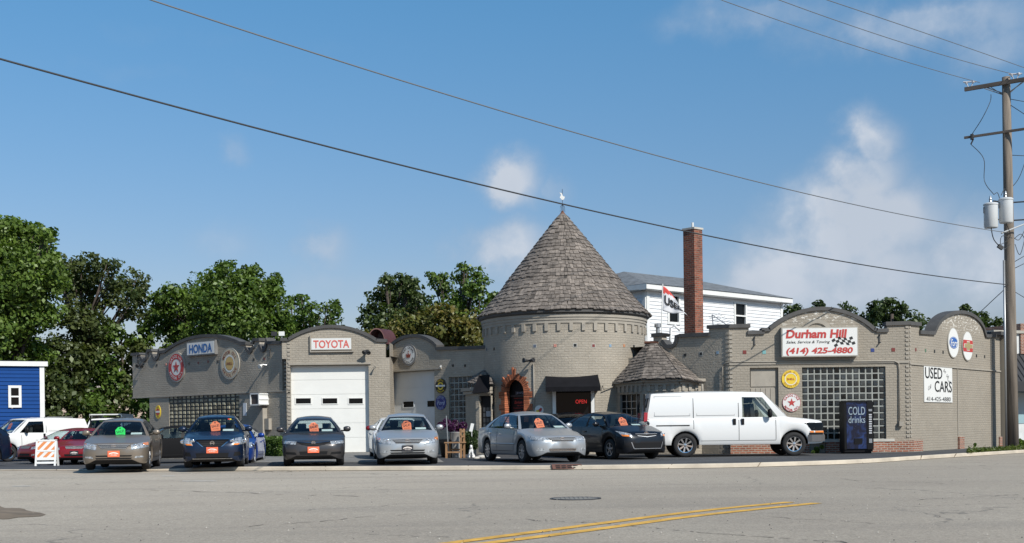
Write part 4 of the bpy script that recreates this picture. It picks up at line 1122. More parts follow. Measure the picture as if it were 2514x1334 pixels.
    for sg in (1, -1):
        roofm.grid(sd(sg), nu, nv, mf=lambda i, j: None if isw(i, j) else (1 if near_w(i, j) and not S['van'] else 0), flip=sg < 0)
        sgl.grid(sd(sg), nu, nv, mf=lambda i, j: 0 if isw(i, j) else None, flip=sg < 0)
    roofm.build('roof', [paint, M['trim']], root, True, world=False, auto=35)
    glm.build('windshield', M[S['glass']], root, True, world=False)
    rgl.build('rear_window', M[S['glass']], root, True, world=False)
    for sg in (1, -1):
        for (wa_, wb_) in wins:
            q = MB(); q.grid(sd(sg), nu, nv, mf=lambda i, j: 0 if (isw(i, j) and wa_ <= (i+.5)/nu <= wb_) else None, flip=sg < 0)
            used = sorted({k for f in q.f for k in f}); mp = {k: n_ for n_, k in enumerate(used)}
            q.v = [q.v[k] for k in used]; q.f = [[mp[k] for k in f] for f in q.f]
            q.build('side_window', M['glass_dark' if S['glass'] == 'glass_dark' else 'glass'], root, True, world=False)
    # dark headliner and pillars' inside, seats
    for sx in (-1, 1):
        q = MB(); zs_ = .62
        fs = cs+(1.05 if not S['van'] else .95)
        q.hexa([(sx*.36-.23, y0+fs-.05, zs_), (sx*.36+.23, y0+fs-.05, zs_), (sx*.36+.23, y0+fs+.12, zs_), (sx*.36-.23, y0+fs+.12, zs_), (sx*.36-.19, y0+fs+.08, H-.42), (sx*.36+.19, y0+fs+.08, H-.42), (sx*.36+.19, y0+fs+.2, H-.42), (sx*.36-.19, y0+fs+.2, H-.42)])
        q.box((sx*.36, y0+fs+.15, H-.31), (.25, .10, .17))
        q.build('seat', M['seat'], root, world=False)
    q = MB()
    if not S['van']:
        q.hexa([(-.6, y0+bd-.75, .6), (.6, y0+bd-.75, .6), (.6, y0+bd-.45, .6), (-.6, y0+bd-.45, .6), (-.55, y0+bd-.6, beltz(bd)+.02), (.55, y0+bd-.6, beltz(bd)+.02), (.55, y0+bd-.1, beltz(bd)+.0), (-.55, y0+bd-.1, beltz(bd)+.0)])
        for sx in (-.36, .36): q.box((sx, y0+bd-.5, beltz(bd)+.08), (.22, .08, .12))
        q.build('seat', M['seat'], root, world=False)
    q = MB(); q.hexa([(-wbm*.9, y0+cs+.1, .6), (wbm*.9, y0+cs+.1, .6), (wbm*.9, y0+cs+.45, .6), (-wbm*.9, y0+cs+.45, .6), (-wbm*.9, y0+cs+.06, beltz(cs)-.035), (wbm*.9, y0+cs+.06, beltz(cs)-.035), (wbm*.86, y0+cs+.42, beltz(cs)-.0), (-wbm*.86, y0+cs+.42, beltz(cs)-.0)])
    q.build('dashboard', M['trim'], root, world=False)
    if S['van']:
        q = MB(); q.box((0, y0+cs+1.75, (H+.6)/2-.05), (Wd*.8, .04, H-.8)); q.build('bulkhead', M['trim'], root, world=False)
    # --- wheels
    for a in ax:
        for sg in (1, -1):
            td, rd = wheel_parts(r, S['tw'], S['rim'])
            e = bpy.data.objects.new('wheel', td); COL.objects.link(e); e.parent = root
            e.location = (sg*(hwid*.955-S['tw']/2-.0), y0+a, r)
            e.rotation_euler = (random.uniform(0, 6), 0, 0) if sg > 0 else (random.uniform(0, 6), 0, math.pi)
            q = bpy.data.objects.new('rim', rd); COL.objects.link(q); q.parent = e
    # --- front features
    for sg in (1, -1):
        q = MB(); fpatch(q, S['hl'], sg, 12, 6, .007, 0)
        if S['amber']: fpatch(q, S['amber'], sg, 6, 4, .011, 1)
        if S.get('hlring', True):
            cxh = sum(p[0] for p in S['hl'])/4*hwid*sg; czh = sum(p[1] for p in S['hl'])/4
            hh = (S['hl'][3][1]-S['hl'][0][1]); hh = max(abs(hh), .08)
            for k in (-1, 1):
                c = front(cxh+k*hh*.75, czh, .012)
                q.lathe([(hh*.30, 0), (hh*.26, .008), (hh*.12, -.002), (.001, .0)], c, 14, 2, M=Matrix.Rotation(R(90), 4, 'X'))
        q.build('headlight', [S.get('hlmat', M['lamp_clear']), M['lamp_amber'], M['chrome']], root, True, world=False)
        if S['fog']:
            x0, x1, z0, z1 = S['fog']; q = MB(); fpatch(q, [(x0, z0), (x1, z0+.02), (x1*.98, z1+.01), (x0+.04, z1)], sg, 6, 3, .006, 0)
            q.build('fog_lamp' if not S.get('fogdark') else 'bumper_vent', M['lamp_clear'] if not S.get('fogdark') else M['trim'], root, True, world=False)
        q = MB()   # tail lamp
        fpatch(q, [(.62, S['tail']-.18), (.90, S['tail']-.16), (.90, S['tail']+.02), (.66, S['tail']+.02)], sg, 6, 4, .008, 0, fn=rear) if not S['van'] else None
        if S['van']:
            z0, z1 = 1.0, 1.42
            q.hexa([(sg*(hwid-.10), y0+L-.02, z0), (sg*(hwid+.012), y0+L-.10, z0), (sg*(hwid+.012), y0+L+.01, z0), (sg*(hwid-.10), y0+L+.02, z0), (sg*(hwid-.12), y0+L-.1, z1), (sg*(hwid-.01), y0+L-.13, z1), (sg*(hwid-.01), y0+L-.02, z1), (sg*(hwid-.12), y0+L-.0, z1)])
        q.build('tail_lamp', M['lamp_red'], root, world=False)
    g_ = S['grille']
    if g_:
        q = MB()
        for sg in (1, -1): fpatch(q, g_, sg, 8, 4, .006, 0)
        gr = q.build('grille', M['trim'], root, True, world=False)
        q = MB()
        for k in range(S['bars']+1):
            v0 = k/S['bars']; v0 = v0*.9; v1 = v0+.13/(S['bars']*.6) if S['bars'] > 1 else v0+.2
            v1 = min(v1, 1.0)
            b0 = [(g_[0][0]+(g_[3][0]-g_[0][0])*v, g_[0][1]+(g_[3][1]-g_[0][1])*v) for v in (v0, v1)]
            b1 = [(g_[1][0]+(g_[2][0]-g_[1][0])*v, g_[1][1]+(g_[2][1]-g_[1][1])*v) for v in (v0, v1)]
            for sg in (1, -1): fpatch(q, [b0[0], b1[0], b1[1], b0[1]], sg, 8, 1, .014)
        q.build('grille_bars', S.get('barmat', M['bar']), gr, True, world=False)
        if S['badge']:
            bx, bz, bw_, bh_ = S['badge']; c = front(bx, bz, .02); q = MB(); 
            n_ = 20
            for (ra, rb) in ((1.0, .78),):
                for k in range(n_):
                    a0, a1 = 2*math.pi*k/n_, 2*math.pi*(k+1)/n_
                    q.quad(*[c+Vector((bw_*rr_*math.cos(t_), -.004, bh_*rr_*math.sin(t_))) for rr_, t_ in ((ra, a0), (ra, a1), (rb, a1), (rb, a0))])
            bs = S.get('badge_style', 'oval')
            if bs == 'oval':
                for k in range(n_):
                    a0, a1 = 2*math.pi*k/n_, 2*math.pi*(k+1)/n_
                    q.quad(*[c+Vector((bw_*.35*rr_*math.cos(t_), -.005, bh_*.85*rr_*math.sin(t_))) for rr_, t_ in ((1, a0), (1, a1), (.6, a1), (.6, a0))])
            elif bs == 'h':
                for xx, a_ in ((-.35, .12), (.35, -.12)): q.box(c+Vector((xx*bw_, -.006, 0)), (bw_*.25, .006, bh_*1.3))
                q.box(c+Vector((0, -.006, 0)), (bw_*.6, .006, bh_*.25))
            else: q.box(c+Vector((0, -.006, 0)), (bw_*2, .006, bh_*.4))
            q.build('badge', M['chrome'], gr, world=False)
    for it in S.get('intakes', [S['intake']]):
        x0, x1, z0, z1 = it; q = MB()
        for sg in (1, -1): fpatch(q, [(x0, z0), (x1*.94, z0), (x1, z1), (x0, z1)], sg, 8, 2, .006)
        q.build('air_intake', M['trim'], root, True, world=False)
    for q4, mm in S.get('extra', []):
        q = MB()
        for sg in (1, -1): fpatch(q, q4, sg, 10, 2, .013)
        q.build('trim_strip', M[mm], root, True, world=False)
    if S['plate']:
        z = S['plz']; c = front(0, z, .012)
        q = MB(); q.box(c+Vector((0, -.006, 0)), (.31, .012, .165)); pl = q.build('licence_plate', M['plate_'+S['plate']], root, world=False)
        q = MB()
        f_ = lambda u, v, d: c+Vector((u, -.013-d, v))
        for k in range(9):
            t0, t1 = -1+2*k/9, -1+2*(k+1)/9
            q.quad(f_(t0*.12, .02-.035*t0*t0, .0), f_(t1*.12, .02-.035*t1*t1, 0), f_(t1*.12, .045-.035*t1*t1, 0), f_(t0*.12, .045-.035*t0*t0, 0))
        q.text('414-425', f_, .05, 0, .0, at=(0, -.03), depth=.001)
        q.text('CAR SALES', f_, .03, 0, .0, at=(0, .0), depth=.001)
        q.build('plate_print', M['plate_white'], pl, world=False)
    # --- side features
    mz = S.get('mz', S['belt']+.06)
    for sg in (1, -1):
        q = MB(); ms = cs+(.5 if not S['van'] else .62)
        cxm = sg*(hwid+.07); sc_ = 1.0 if not S['van'] else 1.35
        q.lathe([(.001, -.11*sc_), (.05*sc_, -.105*sc_), (.075*sc_, -.05*sc_), (.08*sc_, .0), (.07*sc_, .06*sc_), (.035*sc_, .095*sc_), (.001, .1*sc_)], (cxm, y0+ms, mz+.03), 12, 0, M=(Matrix.Rotation(R(90), 4, 'Y') if not S['van'] else Matrix()) @ Matrix.Diagonal((1, .75, 1, 1)))
        q.box((sg*(hwid-.03), y0+ms+.02, mz-.02), (.14, .06, .04))
        q.build('side_mirror', S.get('mirror', paint), root, True, world=False)
        lines = S.get('doors', ((cs+.30, S['belt']-.03), ((rs_+.02+re_)/2+.12, S['belt']-.0), (S['bd']-.55, S['deck']-.05)))
        q = MB()
        for (s, zt_) in lines:
            zz = [S['sill']+.12+(zt_-S['sill']-.12)*k/8 for k in range(9)]
            if any(abs(s-a) < Ra+.03 for a in ax): zz = [z for z in zz if z > r+Ra*.95]
            for z0, z1 in zip(zz[:-1], zz[1:]):
                A, B, C_, D_ = side(s-.008, z0, sg, .003), side(s+.008, z0, sg, .003), side(s+.008, z1, sg, .003), side(s-.008, z1, sg, .003)
                q.quad(*((A, B, C_, D_) if sg > 0 else (B, A, D_, C_)))
        if lines:
            z0 = S['sill']+.10; n_ = 12; sa, sb = lines[0][0], lines[-1][0]
            for k in range(n_):
                s0, s1 = sa+(sb-sa)*k/n_, sa+(sb-sa)*(k+1)/n_
                if any(abs(s0-a) < Ra or abs(s1-a) < Ra for a in ax): continue
                q.quad(side(s0, z0, sg, .003), side(s1, z0, sg, .003), side(s1, z0+.012, sg, .003), side(s0, z0+.012, sg, .003))
            q.build('door_gaps', M['seam'], root, world=False)
        hm = S.get('handle', paint)
        for (s, zh) in S.get('handles', ((lines[1][0]-.22, S['belt']-.13), (lines[-1][0]-.12, S['belt']-.10))):
            q = MB(); c = side(s, zh, sg, .02)
            if S['van']: q.box(c, (.03, .09, .19))
            else: q.box(c, (.035, .17, .035))
            q.build('door_handle', hm, root, world=False)
        if S['moulding']:
            q = MB(); z0 = S.get('moz', .50); n_ = 20; sa, sb = ax[0]+Ra+.06, ax[1]-Ra-.04
            q.grid(lambda u, v: side(sa+(sb-sa)*u, z0+.05*v, sg, .018 if 0 < v < 1 else .004), n_, 4, flip=sg < 0)
            q.build('side_moulding', paint, root, True, world=False)
    root['_b'] = 0
    del root['_b']
    return root, ws, y0, side, front

def axle_place(pxf, Yf, pxr, wb):
    """front and rear axle centres at the given pixel columns -> centre, yaw"""
    kf = (pxf-CX)/F; kr = (pxr-CX)/F; Xf = kf*Yf
    lo, hi = Yf-.01, Yf+wb+.5; best = None
    for i in range(2001):
        Y = Yf+(wb+.3)*i/2000; d = math.hypot(kr*Y-Xf, Y-Yf)
        if best is None or abs(d-wb) < best[0]: best = (abs(d-wb), Y)
    Yr = best[1]; Xr = kr*Yr
    hx, hy = Xf-Xr, Yf-Yr
    return Vector(((Xf+Xr)/2, (Yf+Yr)/2, 0)), math.atan2(hx, -hy)
def sale_tag(car, ws, u=.5, v=.34, col='orange', label='', tilt=.12, size=1.0, car_rot=None):
    T = car.matrix_basis
    c = ws(u, v); e = .01; du = (ws(u+e, v)-c).normalized(); dv = (ws(u, v+e)-c).normalized(); nn = du.cross(dv).normalized()
    if nn.y > 0: nn = -nn
    up = Vector((0, 0, 1)); up = (up-du*up.dot(du)).normalized()
    c = c-nn*.05 + Vector((0, .06, 0)); up = (dv*.55+up*.45).normalized()
    ca, sa = math.cos(tilt), math.sin(tilt)
    def fm(x, y, d): 
        x2, y2 = x*ca-y*sa, x*sa+y*ca
        return T @ (c+du*x2*size+up*y2*size+Vector((0, -d, 0)))
    base = fm(0, 0, 0); th = thing('sale_tag', base, label, 'sale tag', 'sale tags behind the windshields')
    a = MB(); pts = [(-.125, -.15), (.125, -.15), (.135, .08), (.05, .17), (-.05, .17), (-.135, .08)]
    a.prism(pts, fm, -.003, 0); a.build('card', M['tag_'+col], th)
    a = MB(); a.text('SALE!', fm, .115, 0, .012, .0, .8, at=(0, .02), rot=.1, depth=.002)
    a.text('414-425', fm, .05, 0, .0, at=(0, -.08), depth=.002); a.prism([(.022*math.cos(k), .125+.022*math.sin(k)) for k in [i*math.pi/5 for i in range(10)]], fm, 0, .002)
    a.build('lettering', M['ink'], th)
def dash_paper(car, ws, u, label):
    T = car.matrix_basis; c = ws(u, .06)+Vector((0, .16, .015))
    a = MB(); a.hexa([T @ (c+Vector(q)) for q in ((-.15, -.05, 0), (.15, -.04, 0), (.15, .1, .05), (-.15, .1, .05), (-.15, -.05, .004), (.15, -.04, .004), (.15, .1, .054), (-.15, .1, .054))])
    tag(a.build('paper_sheet', M['paper']), label, 'paper', 'papers lying on dashboards')

taupe = car_paint('taupe_paint', (.19, .158, .125)); silver = car_paint('silver_paint', (.40, .41, .415), .5)
silver2 = car_paint('cool_silver_paint', (.36, .375, .39), .5)
navy = car_paint('navy_paint', (.006, .014, .036), .3); black = car_paint('black_car_paint', (.005, .006, .009), .2)
greyp = car_paint('graphite_paint', (.052, .048, .048), .4); blue = car_paint('blue_paint', (.006, .036, .20), .3)
dull_black = mat('dull_black_paint', (.008, .008, .009), .8, spec=.12)
red = car_paint('red_paint', (.21, .010, .014), .2); white = car_paint('white_car_paint', (.66, .66, .65), .0, .3)
GRP = 'cars parked in the sales row along the kerb'
SEDAN = dict(L=4.8, W=1.79, H=1.47, wb=2.72, fo=.95)
sed_old = dict(SEDAN, hl=[(.52, .565), (.96, .63), (.94, .775), (.50, .70)], amber=[(.83, .68), (.955, .69), (.94, .765), (.83, .74)], grille=[(0, .60), (.36, .60), (.48, .705), (0, .71)], bars=3,
               intakes=[(0, .54, .385, .42), (0, .54, .315, .35)], fog=(.60, .86, .335, .405))
c1 = axle_place(290, 34.3, 320, 2.72); c1[0].z = -.05
car, ws, *_ = make_car('parked_car', dict(sed_old, paint=taupe, fog=(.60, .86, .335, .39)), c1[0], c1[1], 'taupe sedan with a green sale tag, leftmost of the sedans lined up along the kerb', 'car', GRP)
sale_tag(car, ws, .5, .30, 'green', 'bright green sale tag in the windshield of the taupe sedan'); dash_paper(car, ws, .78, 'white paper on the dashboard of the taupe sedan')
c2 = axle_place(526, 34.3, 541, 2.6); c2[0].z = -.02
car, ws, *_ = make_car('parked_car', dict(L=4.45, W=1.70, H=1.50, wb=2.6, fo=.88, paint=navy, front=[(0, .58), (.04, .68), (.12, .76), (.5, .86), (1.05, .97)], belt=.99, deck=1.06, cowl=1.08, rs=1.75, bd=3.85, re=3.2,
     hl=[(.60, .62), (.97, .66), (.90, .84), (.72, .82)], grille=[(0, .60), (.27, .60), (.52, .775), (0, .775)], bars=3, barmat=M['trim'], extra=[([(.27, .585), (.34, .60), (.62, .79), (.55, .79)], 'chrome'), ([(0, .785), (.5, .785), (.55, .80), (0, .80)], 'chrome'), ([(0, .262), (.62, .262), (.62, .276), (0, .276)], 'chrome')],
     badge=(0, .68, .06, .06), badge_style='bar', intakes=[(0, .52, .30, .42)], fog=(.66, .88, .33, .44), fogdark=True, plz=.50, tail=.9, amber=[(.62, .63), (.80, .635), (.86, .68), (.66, .67)]), c2[0], c2[1],
     'dark navy sedan with a V shaped chrome grille and an orange sale tag', 'car', GRP)
sale_tag(car, ws, .5, .42, 'orange', 'orange sale tag in the windshield of the navy sedan'); dash_paper(car, ws, .74, 'white paper on the dashboard of the navy sedan')
# year stickers top corner
T = car.matrix_basis
st = thing('year_sticker', T @ ws(.86, .86), 'red and yellow number stickers high in the corner of the navy sedan windshield', 'sticker')
for u_, col_ in ((.83, (.7, .05, .03)), (.875, (.75, .6, .05))):
    a = MB(); q = [T @ (ws(u_+du_, v_)-Vector((0, .01, 0))) for du_, v_ in ((-.02, .80), (.02, .80), (.02, .88), (-.02, .88))]
    a.quad(*q); a.build('digit_card', mat('sticker', col_, .6), st)
c4 = axle_place(770, 34.4, 773, 2.7)
car, ws, *_ = make_car('parked_car', dict(L=4.5, W=1.75, H=1.41, wb=2.7, fo=.88, paint=greyp, front=[(0, .56), (.05, .63), (.14, .68), (.5, .76), (.95, .88)], belt=.93, deck=1.02, cowl=1.0, rs=1.85, re=3.1, bd=3.85, bow=.24,
     hl=[(.55, .60), (.96, .625), (.93, .695), (.52, .685)], grille=[(0, .565), (.36, .59), (.52, .665), (0, .645)], bars=2, barmat=M['trim'], extra=[([(0, .63), (.50, .655), (.50, .675), (0, .652)], 'chrome')],
     badge=(0, .635, .055, .045), badge_style='h', intakes=[(0, .44, .32, .41)], fog=(.52, .86, .32, .39), fogdark=True, plz=.455, wr=.57), c4[0], c4[1],
     'graphite grey sedan with an orange sale tag parked before the large white garage door', 'car', GRP)
sale_tag(car, ws, .5, .40, 'orange', 'orange sale tag in the windshield of the graphite grey sedan'); dash_paper(car, ws, .74, 'white paper on the dashboard of the graphite grey sedan')
c5 = axle_place(999, 34.7, 996, 2.72)
car, ws, *_ = make_car('parked_car', dict(sed_old, paint=silver, plate='dark', H=1.47), c5[0], c5[1], 'silver sedan facing straight out with a black front plate and orange sale tag', 'car', GRP)
sale_tag(car, ws, .5, .36, 'orange', 'orange sale tag in the windshield of the silver sedan with black plate'); dash_paper(car, ws, .75, 'white paper on the dashboard of the silver sedan with black plate')
c6 = (Vector(((1.05+.03)/2, (34.9+37.42)/2, 0)), R(22))
car, ws, *_ = make_car('parked_car', dict(sed_old, paint=silver2, moulding=True, amber=None, H=1.47, plate=None, intakes=[(0, .46, .32, .40)], extra=[([(0, .375), (.46, .375), (.46, .388), (0, .388)], 'chrome'), ([(0, .335), (.45, .335), (.45, .348), (0, .348)], 'chrome')],
     hl=[(.48, .60), (.93, .64), (.92, .755), (.46, .69)], fog=(.60, .84, .33, .41), fogdark=False, rim='ten'), c6[0], c6[1], 'silver sedan turned at an angle above the drain grate with an orange sale tag', 'car', GRP)
sale_tag(car, ws, .46, .42, 'orange', 'orange sale tag in the windshield of the angled silver sedan'); dash_paper(car, ws, .82, 'white paper on the dashboard of the angled silver sedan')
c7 = (Vector((3.06, 38.3, 0)), R(27))
car, ws, *_ = make_car('parked_car', dict(L=4.3, W=1.69, H=1.46, wb=2.55, fo=.86, r=.31, paint=black, front=[(0, .62), (.05, .72), (.14, .80), (.5, .90), (.85, 1.0)], belt=.98, deck=1.05, cowl=.92, rs=1.65, re=3.1, bd=3.85,
     hl=[(.58, .68), (.90, .71), (.93, .86), (.62, .76)], amber=[(.70, .685), (.88, .70), (.90, .75), (.70, .73)], grille=[(0, .66), (.38, .70), (.46, .76), (0, .76)], bars=1, intakes=[(0, .55, .34, .50)], fog=(.68, .9, .36, .42), fogdark=True, plate=None, badge=(0, .77, .07, .045),
     extra=[([(.55, .34), (.58, .34), (.66, .52), (.63, .52)], 'alloy'), ([(0, .32), (.55, .32), (.57, .335), (0, .335)], 'alloy')], rim='five'), c7[0], c7[1], 'small black sedan with an orange sale tag parked beside the white cargo van', 'car', GRP)
sale_tag(car, ws, .44, .42, 'orange', 'orange sale tag in the windshield of the small black sedan'); dash_paper(car, ws, .70, 'white paper on the dashboard of the small black sedan')
# vehicles behind the row
c3 = axle_place(561, 38.6, 587, 2.5); c3[0].z = -.1
make_car('parked_car', dict(L=4.2, W=1.72, H=1.33, wb=2.5, fo=.9, paint=blue, front=[(0, .50), (.05, .58), (.14, .64), (.5, .72), (1.1, .84)], belt=.86, deck=.93, cowl=1.2, rs=1.95, re=2.9, bd=3.6, hl=[(.58, .52), (.93, .58), (.88, .74), (.70, .70)], grille=[(0, .5), (.3, .5), (.3, .54), (0, .54)], wr=.56, plate=None, tail=.75), c3[0], c3[1],
         'low bright blue coupe half hidden behind the navy sedan', 'car')
c8 = axle_place(1000, 40.2, 985, 2.7)
make_car('parked_car', dict(SEDAN, paint=white, mirror=red, H=1.42, plate=None), Vector((c8[0].x-.25, c8[0].y, 0)), c8[1], 'white car with a red side mirror peeking out behind the silver sedan', 'car')
a_ = G(1130, 1140)
make_car('parked_car', dict(SEDAN, paint=dull_black, H=1.45, plate=None), Vector((P(425, 1100, 47.5).x, 47.5, lotz(-13, 47))), R(-62), 'black sedan parked crosswise between the taupe and navy sedans', 'car')
make_car('parked_car', dict(L=4.7, W=1.9, H=1.68, wb=2.7, fo=.9, r=.35, paint=navy, glass='glass_dark', front=[(0, .70), (.06, .82), (.15, .90), (.5, .98), (1.0, 1.05)], belt=1.08, deck=1.12, cowl=1.05, rs=1.7, re=3.9, bd=4.5, plate=None), Vector((P(-150, 1100, 43).x, 43.5, lotz(-18, 43))), R(-20), 'dark blue car cut off by the left edge of the photo', 'car')
make_car('parked_car', dict(L=4.5, W=1.75, H=1.42, wb=2.65, fo=.9, paint=red, hl=[(.50, .58), (.93, .62), (.88, .74), (.50, .68)], front=[(0, .56), (.05, .64), (.14, .70), (.5, .78), (1.0, .90)], belt=.93, cowl=1.0, rs=1.8, re=3.1, bd=3.9, plate=None), Vector((P(184, 1100, 50).x, 50, lotz(-17, 50))), R(-38), 'dark red sedan parked behind the striped barricade', 'car')
r2, ws2, *_ = make_car('parked_car', dict(L=4.5, W=1.75, H=1.40, wb=2.65, fo=.9, paint=red, hl=[(.60, .58), (.93, .62), (.90, .72), (.62, .66)], front=[(0, .56), (.05, .64), (.14, .70), (.5, .78), (1.0, .90)], belt=.93, cowl=1.0, rs=1.8, re=3.1, bd=3.9, plate='dark'), Vector((P(212, 1100, 48).x, 48, lotz(-16, 48))), R(8), 'dark red sedan with a black front plate half hidden by the taupe sedan', 'car')
make_car('parked_car', dict(L=4.0, W=1.75, H=1.50, wb=2.4, fo=.8, r=.33, paint=black, glass='glass_dark', front=[(0, .8), (.06, .88), (.15, .93), (.5, .98), (1.0, 1.05)], belt=1.05, deck=1.1, cowl=1.0, rs=1.6, re=3.4, bd=3.8, plate=None), Vector((P(1405, 1100, 41.6).x, 42.0, 0)), R(8), 'black car standing in front of the tower window behind the sedans', 'car')
# white cargo vans
VAN = dict(L=5.69, W=2.01, H=2.09, wb=3.43, fo=.96, r=.375, tw=.25, van=True, sill=.40, rim='eight', front=[(0, 1.02), (.04, 1.07), (.12, 1.11), (.5, 1.16), (1.08, 1.22)], belt=1.24, deck=1.24, cowl=1.12, rs=1.9, re=5.45, bd=5.62, wr=.82, tail=1.1,
           paint=white, mirror=M['trim'], handle=M['trim'], win=((.05, .24),), hl=[(.60, .79), (.985, .79), (.985, 1.04), (.60, 1.04)], hlmat=M['dark_glass'], amber=[(.66, .70), (.99, .70), (.99, .78), (.66, .78)], grille=[(0, .72), (.63, .72), (.63, .98), (0, .98)], bars=3, badge=None,
           intakes=[(0, .6, .42, .46)], fog=None, plate=None, doors=((1.54, 1.2), (2.70, 1.24), (4.12, 1.24)), handles=((2.58, 1.1), (2.84, 1.1)), rcurve=.6, bow=.2, rbow=.03, hlring=False, mz=1.33,
           wk=[(0, .80), (.04, .88), (.12, .94), (.3, .98), (.6, 1.0), (5.3, 1.0), (5.6, .985), (5.69, .97)])
def van_extra(root, sidef, frontf, y0, S):
    L = S['L']; hw_ = S['W']/2
    q = MB()   # bumper
    for sg in (1, -1):
        pts = [(0, -.10), (.6, -.09), (.85, -.03), (1.0, .12), (1.02, .42)]
        for (xa, ya), (xb, yb_) in zip(pts[:-1], pts[1:]):
            p = [Vector((sg*xa*hw_, y0+ya, .46)), Vector((sg*xb*hw_, y0+yb_, .46)), Vector((sg*xb*hw_, y0+yb_, .66)), Vector((sg*xa*hw_, y0+ya, .66))]
            i_ = [v+Vector((-sg*.03, .12, 0)) for v in p]; q.hexa([p[0], p[1], i_[1], i_[0], p[3], p[2], i_[2], i_[3]])
    q.build('bumper', M['bumper'], root, world=False)
    q = MB()
    for sg in (1, -1):
        pts = [(0, -.04), (.6, -.03), (.88, .03), (1.0, .16), (1.008, .50)]
        for (xa, ya), (xb, yb_) in zip(pts[:-1], pts[1:]):
            q.quad(Vector((sg*xa*hw_, y0+ya, .66)), Vector((sg*xb*hw_, y0+yb_, .66)), Vector((sg*xb*hw_, y0+yb_, .73)), Vector((sg*xa*hw_, y0+ya, .73)))
    q.build('bumper_top', M['trim'], root, world=False)
    for sg in (1, -1):
        for (z0, z1, mm, nm) in ((.70, .78, 'lamp_amber', 'turn_lamp'), (.79, 1.03, 'dark_glass', 'lamp_housing')):
            q = MB(); q.grid(lambda u, v: sidef(.03+.27*u, z0+(z1-z0)*v, sg, .008), 5, 2, flip=sg < 0); q.build(nm, M[mm], root, world=False)
        q = MB(); n_ = 16
        sa, sb, z = 4.25, 5.3, .98
        if L < 5: sa, sb = 3.6, 4.5
        q.grid(lambda u, v: sidef(sa+(sb-sa)*u, z+.035*v, sg, .006), 8, 1, flip=sg < 0)
        q.build('sliding_rail', M['seam'], root, world=False)
        q = MB()
        for (s0, s1) in ((2.82, 4.02), (4.22, 5.35)):
            if s1 > L-.2: continue     # pressed side panels
            def sf(s, z): 
                v = (z-1.22)/(S['H']-.1-1.22); xb, xt = hw_*.945*.98, hw_*S['wr']*.98
                return Vector((sg*(xb+(xt-xb)*v+.035*math.sin(math.pi*v)+.006), y0+s, z))
            z0, z1 = 1.3, 1.93; t_ = .016
            for (a_, b_, c_, d_) in ((s0, s1, z0, z0+t_), (s0, s1, z1-t_, z1), (s0, s0+t_, z0, z1), (s1-t_, s1, z0, z1)):
                q.quad(sf(a_, c_), sf(b_, c_), sf(b_, d_), sf(a_, d_))
        q.build('pressed_panel', M['vanline'], root, world=False)
        q = MB()
        for s in ((2.70, 4.12) if L > 5 else (2.70,)):
            for k in range(8):
                z0, z1 = 1.22+k*.09, 1.22+(k+1)*.09
                q.quad(sf(s-.009, z0), sf(s+.009, z0), sf(s+.009, z1), sf(s-.009, z1))
        q.build('door_gaps', M['seam'], root, world=False)
        q = MB(); q.box((sg*hw_*.93, y0+L-.03, 1.72), (.03, .06, .55)); q.build('rear_glass_edge', M['trim'], root, world=False)
M['vanline'] = mat('panel_crease', (.34, .34, .34), .5)
Yv = 38.4
pf, pr_ = P(1944, 1100, Yv), P(1665, 1100, Yv)
c9 = (Vector(((pf.x+pr_.x)/2+.16, Yv+1.0, 0)), R(90)-math.atan2(0, 1))
Sv = dict(VAN); wbv = pf.x-pr_.x
car, ws, yy, sdf, frf = make_car('cargo_van', Sv, c9[0], c9[1], 'white cargo van seen side on, parked between the black sedan and the drinks machine', 'van', 'white cargo vans')
van_extra(car, sdf, frf, yy, Sv)
sale_tag(car, ws, .3, .45, 'orange', 'orange sale tag in the windshield of the white van near the drinks machine')
c10 = Vector((P(72, 1100, 54.5).x, 54.5, -.21))
Sv = dict(VAN, H=1.92, L=4.85, wb=2.82, re=4.62, bd=4.78, doors=((1.54, 1.2), (2.70, 1.24)), handles=((2.58, 1.1),))
car, ws, yy, sdf, frf = make_car('cargo_van', Sv, c10, R(-42), 'white cargo van by the blue house, behind the striped barricade', 'van', 'white cargo vans')
van_extra(car, sdf, frf, yy, Sv)
sale_tag(car, ws, .5, .5, 'orange', 'orange sale tag in the windshield of the white van by the blue house'); dash_paper(car, ws, .75, 'white paper on the dashboard of the van by the blue house')
# ------------------------------------------------------------------ wall signs
M['sign_white'] = mat('sign_white', (.62, .62, .60), .45); M['sign_cream'] = mat('sign_cream', (.50, .42, .29), .5, var=.12)
M['sign_frame'] = mat('sign_frame', (.16, .155, .15), .5, var=.15); M['sign_red'] = mat('sign_red', (.40, .035, .03), .5)
M['sign_blue'] = mat('sign_blue', (.015, .11, .33), .5); M['sign_dblue'] = mat('sign_dark_blue', (.012, .02, .16), .45)
M['sign_yellow'] = mat('sign_yellow', (.66, .46, .03), .5); M['sign_black'] = mat('sign_black', (.01, .01, .01), .5)
M['sign_gold'] = mat('sign_gold', (.30, .25, .12), .4); M['sign_brown'] = mat('sign_brown', (.20, .045, .03), .6); M['sign_grey'] = mat('sign_grey', (.2, .2, .2), .6)
M['frame_cream'] = mat('frame_weathered', (.33, .31, .27), .6, var=.15)
def circ(r, c=(0, 0), n=40, ry=None): return [(c[0]+r*math.cos(2*math.pi*k/n), c[1]+(ry or r)*math.sin(2*math.pi*k/n)) for k in range(n)]
